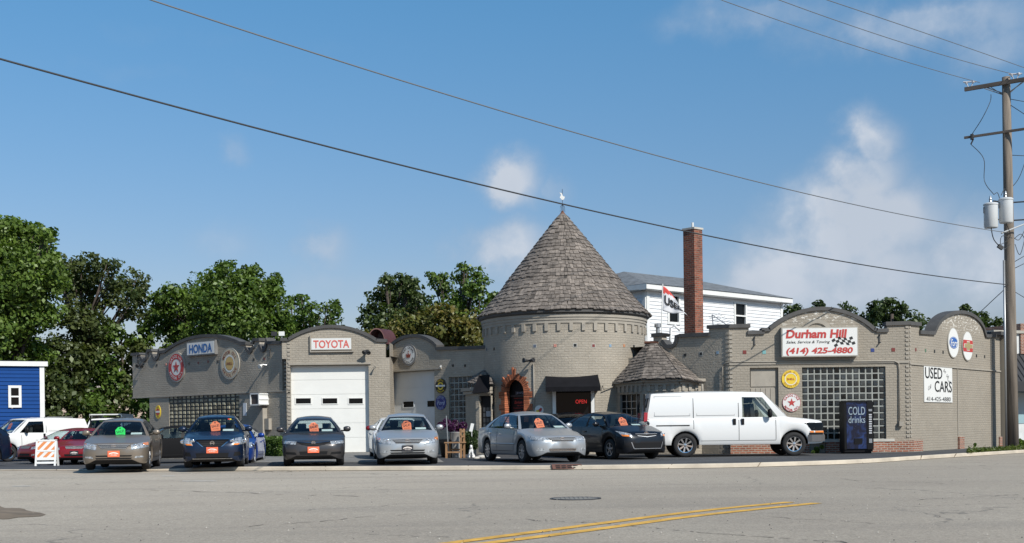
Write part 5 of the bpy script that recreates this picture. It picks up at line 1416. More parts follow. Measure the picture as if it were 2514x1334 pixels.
def ringp(mb, fm, r0, r1, d, m=0, n=40, ry=1.0):
    for k in range(n):
        a0, a1 = 2*math.pi*k/n, 2*math.pi*(k+1)/n
        mb.quad(fm(r0*math.cos(a0), r0*ry*math.sin(a0), d), fm(r1*math.cos(a0), r1*ry*math.sin(a0), d), fm(r1*math.cos(a1), r1*ry*math.sin(a1), d), fm(r0*math.cos(a1), r0*ry*math.sin(a1), d), m)
def disc(mb, fm, r, d, m=0, n=40, ry=1.0, c=(0, 0)): mb.poly([fm(x, y, d) for x, y in circ(r, c, n, r*ry)], m)
def starp(r, c=(0, 0)): return [(c[0]+(r if k % 2 == 0 else r*.4)*math.sin(math.pi*k/5), c[1]+(r if k % 2 == 0 else r*.4)*math.cos(math.pi*k/5)) for k in range(10)]
def wallmap(Wl, px, py, lift=0.0):
    if Wl == 'T':
        ph, z = Tphz(px, py); return lambda u, v, d: Tpt(ph+u/TR, z+v, d+lift)
    u0, z = Wl.uz(px, py); return lambda u, v, d: Wl.pt(u0+u, z+v, d+lift)
def sign_round(Wl, px, py, r, label, frame, face, th=.03, fr=.9, ry=1.0, group=None, rim_proud=.015):
    fm = wallmap(Wl, px, py); t = thing('round_sign', fm(0, -r*ry, 0), label, 'sign', group)
    a = MB(); n = 40
    if frame:
        a.prism(circ(r, n=n, ry=r*ry), fm, .003, th+rim_proud)
        a.build('frame', M[frame], t)
        a = MB(); disc(a, fm, r*fr, th+rim_proud+.004, ry=ry); a.build('face', M[face], t)
        d = th+rim_proud+.008
    else:
        a.prism(circ(r, n=n, ry=r*ry), fm, .003, th); a.build('face', M[face], t); d = th+.004
    return t, (lambda u, v, dd=0: fm(u, v, d+dd))
# box signs
def box_sign(Wl, x0, y0, x1, y1, label, frame, face, th=.15, bd=.05):
    r_ = Wl.rect(x0, y0, x1, y1); t = thing('wall_sign', Wl.pt((r_[0]+r_[1])/2, r_[2], 0), label, 'sign')
    a = MB(); Wl.slab(a, r_[0], r_[1], r_[2], r_[3], .003, th); a.build('frame', M[frame], t)
    a = MB(); Wl.slab(a, r_[0]+bd, r_[1]-bd, r_[2]+bd, r_[3]-bd, th-.01, th+.008); a.build('face', M[face], t)
    cu_, cz = (r_[0]+r_[1])/2, (r_[2]+r_[3])/2
    return t, (lambda u, v, d=0: Wl.pt(cu_+u, cz+v, th+.012+d)), r_[1]-r_[0], r_[3]-r_[2]
t, fm, w_, h_ = box_sign(WA, 465, 838, 535, 873, 'white rectangular sign with bold blue lettering under the leftmost arch', 'sign_frame', 'sign_white')
a = MB(); a.text('HONDA', fm, .50, 0, .03, fit=w_*.80); a.build('lettering', M['sign_blue'], t)
a = MB(); 
t, fm, w_, h_ = box_sign(WB, 764, 830, 864, 860, 'white rectangular sign with bold red lettering over the large white garage door', 'stone_trim', 'sign_white', .08, .02)
a = MB(); a.text('TOYOTA', fm, .42, 0, .02, fit=w_*.88); a.build('lettering', mat('sign_faded_red', (.55, .10, .08), .5), t)
a = MB(); r_ = WB.rect(764, 822, 866, 862); WB.slab(a, r_[0]-.04, r_[0], r_[2], r_[3], 0, .1); WB.slab(a, r_[0]-.04, r_[1]+.04, r_[2]-.05, r_[2], 0, .1); a.build('bracket', TRIM, t)
t, fm = sign_round(WA, 435, 902, .66, 'round red and white star sign framed in grey on the left wing', 'frame_cream', 'sign_white')
a = MB(); ringp(a, fm, .36, .59, .004); a.prism(starp(.27), fm, .003, .008); a.build('emblem', M['sign_red'], t)
a = MB(); a.ringtext('GASOLINE', lambda u, v, d: fm(u, v, .006+d), .545, .17, span=2.1); a.ringtext('MOTOR OIL', lambda u, v, d: fm(u, v, .006+d), .545, .17, a_mid=-math.pi/2, bottom=True, span=2.1); a.build('lettering', M['sign_white'], t)
t, fm = sign_round(WA, 566, 893, .66, 'round cream sign with a gold centre, right of the blue lettered sign', 'frame_cream', 'sign_cream')
a = MB(); ringp(a, fm, .30, .36, .004); a.build('ring', M['sign_white'], t)
a = MB(); a.prism([((.27+.018*math.cos(12*k*math.pi/30))*math.cos(k*math.pi/30), (.27+.018*math.cos(12*k*math.pi/30))*math.sin(k*math.pi/30)) for k in range(60)], fm, .002, .006); a.build('emblem', mat('sign_ochre', (.5, .34, .12), .5), t)
a = MB(); a.text('SHELL', lambda u, v, d: fm(u, v, .008+d), .15, 0, .02); a.ringtext('MOTOR OIL', fm, .56, .19, span=2.1); a.ringtext('GASOLINE', fm, .56, .19, a_mid=-math.pi/2, bottom=True, span=2.1); a.build('lettering', M['sign_brown'], t)
t, fm = sign_round(WA, 389, 1012, .21, 'small yellow oval sign with a red centre on the left wing pillar', None, 'sign_yellow', ry=1.42)
a = MB(); disc(a, fm, .14, .003, ry=1.1); a.build('emblem', M['sign_red'], t); a = MB(); a.prism([(-.16, -.03), (.16, -.03), (.16, .05), (-.16, .05)], fm, .003, .008); a.build('band', M['sign_white'], t)
a = MB(); a.text('OIL', fm, .1, 0, .01, at=(0, -.21)); a.text('OIL', fm, .1, 0, .01, at=(0, .21)); a.build('lettering', M['sign_black'], t)
t, fm = sign_round(WC, 1005, 872, .44, 'round white sign with a red crown under the middle arch', 'sign_frame', 'sign_white', fr=.82)
a = MB(); a.ringtext('RED CROWN', fm, .345, .12, span=2.3); a.ringtext('GASOLINE', fm, .345, .12, a_mid=-math.pi/2, bottom=True, span=2.1); a.build('lettering', M['sign_black'], t)
a = MB(); a.prism([(-.10, -.11), (.10, -.11), (.14, .06), (.05, .0), (0, .1), (-.05, .0), (-.14, .06)], fm, .002, .01); disc(a, fm, .03, .008, c=(0, .14)); a.build('emblem', M['sign_brown'], t)
t, fm = sign_round(WC, 1083, 948, .29, 'round black and yellow SUPER SERVICE sign beside the tall glass block window', None, 'sign_black', .03)
a = MB(); ringp(a, fm, .10, .16, .003); a.ringtext('SUPER', fm, .27, .09, span=1.3); a.ringtext('SERVICE', fm, .27, .09, a_mid=-math.pi/2, bottom=True, span=1.5); a.build('lettering', M['sign_yellow'], t)
a = MB(); a.prism([(-.26, -.03), (.26, -.03), (.26, .04), (-.26, .04)], fm, .004, .008); a.build('band', M['sign_white'], t)
t, fm = sign_round(WC, 1083, 989, .29, 'round dark blue sign with white script below the black and yellow one', None, 'sign_dblue', .03)
a = MB(); a.text('Ford', fm, .22, 0, .008, .4); ringp(a, fm, .185, .195, .003); a.ringtext('GENUINE', fm, .275, .075, span=1.5); a.ringtext('PARTS', fm, .275, .075, a_mid=-math.pi/2, bottom=True, span=1.1); a.build('lettering', mat('sign_pale_blue', (.4, .45, .6), .5), t)
t, fm = sign_round(WF, 1941, 931, .31, 'round bright yellow sign left of the large glass block window', None, 'sign_yellow', .03)
a = MB(); ringp(a, fm, .185, .21, .003); a.build('ring', M['sign_white'], t)
a = MB(); a.text('SHELL', fm, .10, 0, .012); a.build('lettering', M['sign_red'], t)
a = MB(); a.ringtext('MOTOR OIL', fm, .285, .09, span=2.0); a.ringtext('GASOLINE', fm, .285, .09, a_mid=-math.pi/2, bottom=True, span=2.0); a.build('lettering', mat('sign_ochre_dark', (.42, .22, .03), .5), t)
t, fm = sign_round(WF, 1943, 989, .31, 'round white sign with a red star, just above the white van bonnet', None, 'sign_white', .03)
a = MB(); a.prism(starp(.15), fm, .002, .006); a.ringtext('GASOLINE', fm, .29, .1, span=2.2, bold=.03); a.ringtext('MOTOR OIL', fm, .29, .1, a_mid=-math.pi/2, bottom=True, span=2.0, bold=.03); ringp(a, fm, .30, .31, .003); a.build('emblem', M['sign_red'], t)
# main lit box sign
t, fm, w_, h_ = box_sign(WF, 1915, 805, 2102, 877, 'large white box sign with red name, red phone number and checkered flag', 'frame_cream', 'sign_white', .25, .035)
a = MB(); a.text('Durham Hill', fm, .385, 0, .04, .12, 1, 'LEFT', at=(-w_/2+.13, .285), fit=w_*.80); a.text('(414) 425-4880', fm, .27, 0, .036, .15, 1, 'LEFT', at=(-w_/2+.13, -.29), fit=w_*.87); a.build('lettering', M['sign_red'], t)
a = MB(); a.text('Sales, Service & Towing', fm, .13, 0, .008, .3, 1, 'LEFT', at=(-w_/2+.15, .005), fit=w_*.57)
def wavy(i, j): 
    x = -.05+.10*i; return (w_*.17+x*1.0+.04*j, .06+.055*math.sin(i*.8)+(-.085*j)+.022*i)
for i in range(7):
    for j in range(3):
        if (i+j) % 2 == 0: a.prism([wavy(i, j+1), wavy(i+1, j+1), wavy(i+1, j), wavy(i, j)], fm, .002, .004)
a.build('lettering', M['sign_black'], t)
# round make signs on the side wall
t, fm = sign_round(WG, 2338, 842, .56, 'round white sign with a blue script oval on the right side wall', 'frame_cream', 'sign_white', fr=.95, th=.03)
a = MB(); disc(a, fm, .44, .003, ry=.5); a.build('emblem', mat('sign_oval_blue', (.02, .10, .34), .4), t)
a = MB(); a.text('Ford', lambda u, v, d: fm(u, v, .004+d), .36, 0, .01, .35); ringp(a, fm, .39, .41, .006, ry=.48); a.build('lettering', M['sign_white'], t)
t, fm = sign_round(WG, 2373, 850, .56, 'round white sign with a red band and gold bow tie near the right arch', 'frame_cream', 'sign_white', fr=.95, th=.03)
a = MB(); hh = .22; xs = [math.sqrt(.525**2-v*v) for v in (-hh, -.1, 0, .1, hh)]; a.prism([(-xs[0], -hh), (xs[0], -hh), (xs[1], -.1), (xs[2], 0), (xs[3], .1), (xs[4], hh), (-xs[4], hh), (-xs[3], .1), (-xs[2], 0), (-xs[1], -.1)], fm, .002, .005); a.build('band', M['sign_red'], t)
bt = [(-.42, -.07), (-.14, -.07), (-.14, -.15), (.14, -.15), (.14, -.07), (.42, -.07), (.48, .07), (.16, .07), (.16, .15), (-.12, .15), (-.12, .07), (-.36, .07)]
a = MB(); a.prism([(x*1.1, y*1.15) for x, y in bt], fm, .006, .010); a.build('outline', M['sign_white'], t); a = MB(); a.prism(bt, fm, .012, .018); a.build('emblem', M['sign_gold'], t)
# banner
r_ = WG.rect(2267, 901, 2336, 988); t = thing('banner', WG.pt((r_[0]+r_[1])/2, r_[2], 0), 'white USED CARS banner with phone number on the side wall', 'banner')
a = MB(); WG.slab(a, r_[0], r_[1], r_[2], r_[3], .006, .03); a.build('face', M['sign_white'], t)
cu_, cz = (r_[0]+r_[1])/2, (r_[2]+r_[3])/2; w_, h_ = r_[1]-r_[0], r_[3]-r_[2]; fm = lambda u, v, d=0: WG.pt(cu_+u, cz+v, .034+d)
a = MB(); a.text('USED', fm, .56, 0, .01, 0, 1, 'LEFT', at=(-w_/2+.05, h_*.32), fit=w_*.60); a.text('CARS', fm, .56, 0, .01, 0, 1, 'RIGHT', at=(w_/2-.05, -.06), fit=w_*.62); a.text('414-425-4880', fm, .22, 0, .0, fit=w_*.86, at=(.0, -h_/2+.12))
a.build('lettering', M['sign_black'], t)
a = MB(); a.text('Call', fm, .2, 0, 0, .4, at=(-w_*.33, -.12), rot=.35); a.text('Buy', fm, .17, 0, 0, .4, at=(w_*.22, h_*.4), rot=-.3); a.text('Sell', fm, .17, 0, 0, .4, at=(w_*.32, h_*.26), rot=-.3); a.text('Trade', fm, .14, 0, 0, .4, at=(w_*.36, h_*.13), rot=-.4); a.build('lettering', M['sign_grey'], t)
# small discs at the door
t, fm = sign_round('T', 1324, 1007, .165, 'small round white sign with a red patch under the black awning', None, 'sign_white', .03)
a = MB(); a.prism([(-.02, .0), (.06, .08), (.12, .05), (.1, -.02), (.03, -.08)], fm, .002, .006); a.build('emblem', M['sign_red'], t); a = MB(); a.prism([(-.12, -.02), (-.02, .01), (.02, -.09), (-.08, -.1)], fm, .002, .005); a.build('emblem', M['sign_yellow'], t)
t, fm = sign_round('T', 1209, 1006, .16, 'small cream oval sign left of the brick door arch', 'sign_frame', 'sign_cream', .03, ry=1.2, rim_proud=.0)
a = MB(); disc(a, fm, .06, .003, ry=1.6); a.build('emblem', M['sign_black'], t)
# ------------------------------------------------------------------ fixtures on the walls
def flood(base, dirs, label, m='dark_metal', s=1.0, name='floodlight', arm=None, grp='floodlights on the walls'):
    t = thing(name, base, label, 'light', grp)
    a = MB(); a.tube([base, arm if arm else base+Vector((0, -.12, 0))], .03*s, 8); a.build('arm', M['metal'] if m != 'dark_metal' else M[m], t)
    p = arm if arm else base+Vector((0, -.12, 0))
    for d in dirs:
        d = Vector(d).normalized(); q = d.to_track_quat('Z', 'Y').to_matrix().to_4x4()
        a = MB(); a.lathe([(.001, -.03), (.035*s, -.02), (.05*s, .08*s), (.09*s, .20*s), (.085*s, .21*s), (.05*s, .19*s), (.001, .18*s)], p+d*.02, 14, M=q); a.build('lamp_head', M[m], t, True)
flood(WA.pt(*WA.uz(352, 895), 0), [(-.3, -.8, -.4), (.5, -.6, -.5)], 'dark twin floodlight at the far left of the left wing', arm=WA.pt(*WA.uz(352, 895), .18))
flood(WA.pt(*WA.uz(655, 897), 0), [(-.3, -.7, -.35)], 'white round security lamp on the left wing beside the garage bay', 'white_paint', 1.0, arm=WA.pt(*WA.uz(652, 896), .16))
flood(WB.pt(*WB.uz(905, 861), 0), [(-.5, -.6, -.4), (.3, -.7, -.5)], 'dark twin floodlight right of the red lettered white sign', arm=WB.pt(*WB.uz(903, 861), .18))
flood(WC.pt(*WC.uz(957, 886), 0), [(-.75, -.45, -.42)], 'white horn shaped camera on the corner by the middle arch', 'white_paint', 1.5, arm=WC.pt(*WC.uz(955, 885), .3))
flood(WB.pt(*WB.uz(922, 900), 0), [(0, -.8, -.3)], 'small round lamp right of the large garage door', 'stone_trim', .6)
flood(WC.pt(*WC.uz(1083, 898), 0), [(0, -.8, -.3)], 'tiny white lamp above the black and yellow sign', 'white_paint', .5)
ph, z = Tphz(1304, 887)
flood(Tpt(ph, z, 0), [(-.7, -.5, .05), (.7, -.5, .1)], 'dark twin floodlight on the tower above the door', arm=Tpt(ph, z, .22))
# pair of lights on the roof edge
b0 = WA.pt(WA.uz(686, 838)[0], WA.uz(686, 838)[1]+.1, -.1); t = thing('floodlight', b0, 'pair of square floodlights on the roof edge left of the garage bay', 'light', 'floodlights on the walls')
for k, mm in ((-.28, 'dark_metal'), (.02, 'white_paint')):
    a = MB(); a.tube([b0+Vector((k, 0, 0)), b0+Vector((k, 0, .12))], .02, 6); a.box(b0+Vector((k, -.03, .2)), (.22, .1, .17)); a.build('lamp_head', M[mm], t)
# window air conditioner
r_ = WA.rect(637, 966, 659, 996); t = thing('air_conditioner', WA.pt(r_[0]+.2, r_[2], .2), 'white window air conditioner jutting from the left wing wall', 'air conditioner')
a = MB(); u0, u1, z0, z1 = r_[0], r_[1], r_[2], r_[3]; D = .48
for q in ((u0, u1, z0, z0+.05), (u0, u1, z1-.05, z1), (u0, u0+.05, z0, z1), (u1-.05, u1, z0, z1)): WA.slab(a, *q, 0, D)
for k in range(3): WA.slab(a, u1-.02, u1+.03, z0+.03+k*(z1-z0-.09)/2, z0+.07+k*(z1-z0-.09)/2, .0, D-.03)
a.build('casing', M['white_paint'], t)
a = MB(); WA.slab(a, u0+.05, u1-.05, z0+.05, z1-.05, .1, D-.04); a.build('grille', mat('ac_grille', (.06, .045, .04), .7), t)
a = MB(); u, z = WA.uz(602, 1005); WA.slab(a, u-.12, u+.1, z-.27, z+.25, .004, .02); tag(a.build('notice_board', mat('notice_pale', (.55, .58, .62), .5)), 'small pale notice on the wall below left of the air conditioner', 'notice')

# ------------------------------------------------------------------ drinks machine
vY = 40.4; va, vb = P(2082, 1100, vY), P(2138, 1100, vY); vm = thing('vending_machine', Vector(((va.x+vb.x)/2, vY+.4, 0)), 'tall dark blue drinks vending machine reading COLD drinks', 'vending machine', rz=R(-4))
zt = P(2105, 984, vY).z; wv_ = .86
a = MB(); a.box((0, 0, zt/2+.03), (wv_+.06, .82, zt-.06)); a.box((0, 0, .04), (wv_, .7, .08)); a.box((wv_/2-.06, -.45, zt/2+.05), (.2, .08, zt-.18)); a.box((-wv_/2+.0, -.43, zt/2+.05), (.07, .06, zt-.18)); a.box((0, -.43, zt-.06), (wv_, .06, .08))
a.build('cabinet', M['black'], vm, world=False)
def vmat():
    m = bpy.data.materials.new('drinks_panel'); m.use_nodes = True; t = NT(m.node_tree); b = m.node_tree.nodes['Principled BSDF']; b.inputs['Roughness'].default_value = .2
    co = t.new('ShaderNodeTexCoord').outputs['Object']
    n = t.new('ShaderNodeTexNoise', {'Vector': co, 'Scale': 3.2, 'Detail': 6.0, 'Distortion': 1.2}); v = t.new('ShaderNodeTexVoronoi', {'Vector': co, 'Scale': 16.0})
    c = t.mix(t.ramp(n.outputs['Fac'], 0, 1, .42, .68), (.004, .007, .024), (.015, .04, .14)); c = t.mix(t.ramp(v.outputs['Distance'], .35, 0, .05, .22), c, (.06, .11, .22))
    t.l.new(c, b.inputs['Base Color']); return m
a = MB(); a.box((-.06, -.44, zt/2+.05), (wv_-.2, .04, zt-.22)); a.build('front_panel', vmat(), vm, world=False)
fmv = lambda u, v, d=0: Vector((u-.06, -.463-d, v))
a = MB(); a.text('COLD', fmv, .38, 0, .0, fit=.54, at=(0, zt-.33)); a.text('drinks', fmv, .32, 0, .0, fit=.54, at=(0, zt-.62)); a.build('lettering', mat('vend_letter', (.28, .35, .40), .5), vm, world=False)
a = MB(); a.box((-.02, -.475, .42), (.26, .03, .17)); a.build('dispensing_slot', M['black'], vm, world=False)
a = MB()
for k in range(9): a.box((wv_/2-.06, -.50, 1.28-k*.075), (.09, .02, .045))
a.build('selection_button', mat('vend_button', (.45, .46, .48), .4), vm, world=False)
a = MB(); a.box((wv_/2-.06, -.50, 1.43), (.11, .02, .07)); a.box((wv_/2-.06, -.5, .42), (.1, .02, .14)); a.build('coin_panel', M['metal'], vm, world=False)

# ------------------------------------------------------------------ barricade
bY = 42.0; bp0 = P(115, 1100, bY); zb = lotz(bp0.x, bY)
bt = thing('barricade', Vector((bp0.x, bY, zb)), 'white folding barricade with orange diagonal stripes on the asphalt', 'barricade', rz=R(4))
for sg, nm in ((-1, 'front_panel'), (1, 'rear_panel')):
    a = MB(); Mx = Matrix.Translation((0, sg*.20, 0)) @ Matrix.Rotation(R(12*sg), 4, 'X')
    def pc(c, s): a.box((0, 0, 0), s, 0, 0, Mx @ Matrix.Translation(c))
    for x in (-.32, .32): pc((x, 0, .48), (.06, .05, .92))
    pc((0, 0, .91), (.7, .05, .05)); pc((0, 0, .54), (.6, .05, .05)); pc((0, 0, .26), (.6, .05, .08)); pc((0, 0, .13), (.6, .05, .07)); pc((0, 0, .72), (.58, .03, .32)); pc((0, 0, .41), (.58, .03, .22))
    pn = a.build(nm, M['white_paint'], bt, world=False)
    a = MB()
    for (z0, z1, sh) in ((.58, .87, .26), (.32, .51, .18)):
        for k in range(-1, 3):
            x0 = -.30+k*.26-.06; pts = [(x0, z0), (x0+.13, z0), (x0+.13+sh, z1), (x0+sh, z1)]
            # clip to panel width
            def clip(ps, xm, s):
                out = []
                for i in range(len(ps)):
                    p, q = ps[i], ps[(i+1) % len(ps)]; ip, iq = s*(p[0]-xm) <= 0, s*(q[0]-xm) <= 0
                    if ip: out.append(p)
                    if ip != iq: tt = (xm-p[0])/(q[0]-p[0]); out.append((xm, p[1]+(q[1]-p[1])*tt))
                return out
            ps = clip(clip(pts, .285, 1), -.285, -1)
            if len(ps) > 2: a.poly([Mx @ Vector((x, -.019 if sg < 0 else .019, z)) for x, z in ps])
    a.build('stripes', mat('barricade_orange', (.62, .22, .07), .5) if sg < 0 else bpy.data.materials['barricade_orange'], pn, world=False)

# ------------------------------------------------------------------ flag, chimney, roof things
fl = P(1624, 800, 46.5); ft = P(1627, 697, 46.5)
t = thing('flag', Vector((fl.x, fl.y, 3.7)), 'red and white USED flag on a thin pole above the roof', 'flag')
a = MB(); a.tube([(fl.x, fl.y, 3.7), fl, ft], .022, 8); a.build('pole', M['white_paint'], t)
k0 = [(1627.5, 703), (1628, 705), (1627, 765)]
def fcloth(u, v):   # u along fly, v down; corners traced
    TLx, TLy = 1628, 703; BLx, BLy = 1627, 764; TRx, TRy = 1676, 764; BRx, BRy = 1688, 779
    # hoist to fly, sagging cloth
    x = TLx+(TRx-TLx)*u**.9; y = TLy+(TRy-TLy)*u**1.25
    xb = BLx+(BRx-BLx)*u; yb = BLy+12*u+6*math.sin(u*6)*u
    px = x+(xb-x)*v; py = y+(yb-y)*v
    return P(px, py, 46.5-.10*math.sin(u*9+v*2)*u)
a = MB(); nu_, nv_ = 24, 14
a.grid(fcloth, nu_, nv_, mf=lambda i, j: 0 if (j+i*.30) < 3.6 and j < 4 else 1)
o = a.build('cloth', [mat('flag_red', (.55, .06, .05), .8), mat('flag_white', (.62, .62, .64), .8)], t, True)
sm = o.modifiers.new('thickness', 'SOLIDIFY'); sm.thickness = .006
a = MB()
for (vx, fx) in [text_geo('USED', .035, 0, 'LEFT')]:
    wx = max(v[0] for v in vx)
    a.add([fcloth(.05+x/wx*.86, .50-y*.50)+Vector((0, -.03, 0)) for x, y in vx], fx)
a.build('lettering', M['ink'], o)
cY = 52.0
cb = [P(1681, 900, cY-.0), P(1708, 900, cY-.42), P(1728, 900, cY-.1)]
c3_ = cb[0]+(cb[2]-cb[1]); zt_, z0_ = P(1705, 566, cY).z, 2.5
t = thing('brick_chimney', Vector(((cb[0].x+cb[2].x)/2, cY, z0_)), 'tall red brick chimney standing before the white house', 'chimney')
a = MB(); loop = [cb[0], cb[1], cb[2], c3_]; uu = 0
for i in range(4):
    p, q = loop[i], loop[(i+1) % 4]; L_ = (Vector((q.x, q.y))-Vector((p.x, p.y))).length
    a.quad((p.x, p.y, z0_), (q.x, q.y, z0_), (q.x, q.y, zt_), (p.x, p.y, zt_), 0, [(uu, z0_), (uu+L_, z0_), (uu+L_, zt_), (uu, zt_)]); uu += L_
a.poly([(p.x, p.y, zt_) for p in loop]); a.build('stack', brick_mat('chimney_brick', (.27, .078, .042), (.12, .036, .022), (.22, .16, .12), ms=.012, blot=.45, bump=.8), t)
cc = sum((Vector((p.x, p.y, 0)) for p in loop), Vector())/4
a = MB(); a.poly([(cc.x+(p.x-cc.x)*1.12, cc.y+(p.y-cc.y)*1.12, zt_+.08) for p in loop]); a.hexa([(cc.x+(p.x-cc.x)*1.12, cc.y+(p.y-cc.y)*1.12, zt_) for p in loop]+[(cc.x+(p.x-cc.x)*1.12, cc.y+(p.y-cc.y)*1.12, zt_+.08) for p in loop]); a.build('cap', bpy.data.materials['sill_concrete'], t)
a = MB(); a.tube([(cc.x, cc.y, zt_), (cc.x, cc.y, zt_+.32)], .05, 8); a.build('flue', M['white_paint'], t)
p = P(1615, 815, 46); a = MB(); a.tube([(p.x, 46, 3.6), (p.x, 46, P(1615, 804, 46).z)], .075, 10); a.tube([(p.x, 46, P(1615, 804, 46).z), (p.x, 46, P(1615, 796, 46).z)], .13, 10); tag(a.build('vent_pipe', M['metal'], smooth=False), 'short capped metal vent pipe on the roof by the notched parapet', 'vent pipe')
p = P(1660, 812, 46.5); a = MB(); a.tube([(p.x-.25, 46.5, 3.8), (p.x-.2, 46.5, p.z+.1), (p.x-.05, 46.5, p.z+.2), (p.x+.15, 46.5, p.z)], .05, 8); tag(a.build('goose_neck_vent', M['white_paint'], smooth=True), 'white curved vent seen through the notch in the parapet', 'vent pipe')
# tv antenna
p = P(1751, 800, 47); t = thing('tv_antenna', Vector((p.x, 47, 3.9)), 'old spindly television antenna on the roof before the white house', 'antenna')
q0, q1 = P(1748, 773, 47), P(1784, 798, 46.4)
a = MB(); a.tube([(p.x, 47, 3.9), p, q0], .02, 6); a.tube([q0, q1], .016, 6); a.build('mast', M['metal'], t)
a = MB()
for k in range(6):
    c = q0.lerp(q1, .1+k*.17); a.tube([c+Vector((-.28, -.2, -.06)), c, c+Vector((.3, .2, .12))], .01, 5)
a.build('element', M['metal'], t)
# curved maroon roof hood behind the garage bay
p0 = P(903, 838, 51); zc = p0.z; t = thing('barrel_canopy', P(915, 838, 51), 'maroon half barrel metal hood on the roof between two arches', 'roof canopy')
rad = (P(945, 838, 51).x-p0.x)/2; n = 16; dv = Vector((.40, .9, 0)); zb_ = P(903, 845, 51).z; cxx = p0.x+rad
a = MB(); hz = P(920, 806, 51).z-zb_
arc = [Vector((cxx-rad*math.cos(math.pi*k/n), 51, zb_+hz*math.sin(math.pi*k/n)**.8)) for k in range(n+1)]
arc2 = [v+dv for v in arc]; ctr = Vector((cxx, 51, zb_)); 
for k in range(n): a.quad(arc[k+1], arc[k], arc2[k], arc2[k+1])
a.build('shell', M['maroon'], t, True)
a = MB(); inn = [ctr+(v-ctr)*.93+Vector((0, .05, 0)) for v in arc]
for k in range(n): a.quad(arc[k], arc[k+1], inn[k+1]-Vector((0, .05, 0)), inn[k]-Vector((0, .05, 0)))
a.build('rim', mat('maroon_edge', (.16, .08, .07), .5), t)
a = MB(); a.poly([v+Vector((0, .6, 0)) for v in inn]); a.build('back_plate', M['maroon'], t)

# ------------------------------------------------------------------ white house behind
def siding(name, col, h=.18, w=0.0):
    m = bpy.data.materials.new(name); m.use_nodes = True; t = NT(m.node_tree); b = m.node_tree.nodes['Principled BSDF']; b.inputs['Roughness'].default_value = .6
    z = t.new('ShaderNodeSeparateXYZ', {0: t.new('ShaderNodeTexCoord').outputs['UV']}).outputs[1]
    f = t.math('FRACT', t.math('DIVIDE', z, h))
    n = t.new('ShaderNodeTexNoise', {'Scale': 2.0, 'Detail': 4.0})
    c = t.new('ShaderNodeVectorMath', {0: tuple(col), 3: t.ramp(n.outputs['Fac'], .95, 1.05, .3, .7)}, operation='SCALE').outputs[0]
    t.l.new(c, b.inputs['Base Color'])
    t.l.new(t.new('ShaderNodeBump', {'Height': f, 'Strength': 1.0, 'Distance': .03}).outputs[0], b.inputs['Normal']); return m
M['_s'] = M['siding'] = mat('white_siding', (.65, .66, .67), .55, var=.04)
def clap(mb, Wl, u0, u1, z0, z1, h=.19, opens=()):
    z = z0
    while z < z1:
        zz = min(z+h, z1); segs = [(u0, u1)]
        for (a_, b_, c_, e_) in opens:
            if z < e_ and zz > c_:
                segs = [s for (p_, q_) in segs for s in ((p_, min(q_, a_)), (max(p_, b_), q_)) if s[1]-s[0] > .01]
        for (p_, q_) in segs:
            mb.quad(Wl.pt(p_, z, .035), Wl.pt(q_, z, .035), Wl.pt(q_, zz, .0), Wl.pt(p_, zz, .0)); mb.quad(Wl.pt(p_, z, 0), Wl.pt(q_, z, 0), Wl.pt(q_, z, .035), Wl.pt(p_, z, .035))
        z += h
HA = P(1586, 760, 64); HW = Wall((HA.x, 64), (P(1920, 760, 72).x, 72)); d2 = Vector((HW.d.y, -HW.d.x))
HL = Wall((HA.x+HW.n.x*-9, 64+HW.n.y*-9), (HA.x, 64))
hz = P(1588, 712, 64).z
t = thing('white_house', Vector((HA.x, 64, 0)), 'two storey white clapboard house with grey shingle hip roof behind the tower', 'house')
w1_ = HW.rect(1804, 746, 1829, 806); w2_ = HW.rect(1641, 727, 1665, 792)
a = MB(); clap(a, HW, 0, HW.L, 3.0, hz, opens=[w1_, w2_]); clap(a, HL, 0, HL.L, 3.0, hz)
a.quad(HW.pt(0, 0), HW.pt(HW.L, 0), HW.pt(HW.L, 3), HW.pt(0, 3)); a.quad(HL.pt(0, 0), HL.pt(HL.L, 0), HL.pt(HL.L, 3), HL.pt(0, 3))
a.quad(HW.pt(HW.L, 0), HW.pt(HW.L, 0, -9), HW.pt(HW.L, hz, -9), HW.pt(HW.L, hz)); a.build('wall', M['siding'], t)
for q in ((HW, 0, .22), (HL, HL.L-.22, HL.L), (HW, HW.L-.2, HW.L)):
    a = MB(); q[0].slab(a, q[1], q[2], 3, hz, 0, .06); a.build('corner_board', M['white_paint'], t)
a = MB(); ov = .45; HW.slab(a, -ov, HW.L+ov, hz, hz+.26, ov-.06, ov); HL.slab(a, -1, HL.L+ov, hz, hz+.26, ov-.06, ov-.002); HW.slab(a, -ov, HW.L+ov, hz-.03, hz-.001, -.1, ov-.065); HL.slab(a, 0, HL.L, hz-.03, hz-.001, -.1, ov-.065); a.build('fascia', M['white_paint'], t)
a = MB(); e0, e1, e2, e3 = HW.pt(-ov, hz+.27, ov+.05), HW.pt(HW.L+ov, hz+.27, ov+.05), HW.pt(HW.L+ov, hz+.27, -9.5), HW.pt(-ov, hz+.27, -9.5)
rp0 = P(1537, 677, 71.5); rz_ = rp0.z; r0 = HW.pt(3.3, rz_, -4.6); r1 = HW.pt(HW.L-3.0, rz_, -4.6)
a.quad(e0, e1, r1, r0); a.poly([e3, e0, r0]); a.quad(e2, e3, r0, r1); a.poly([e1, e2, r1]); a.build('roof', M['asphalt_shingle'], t)
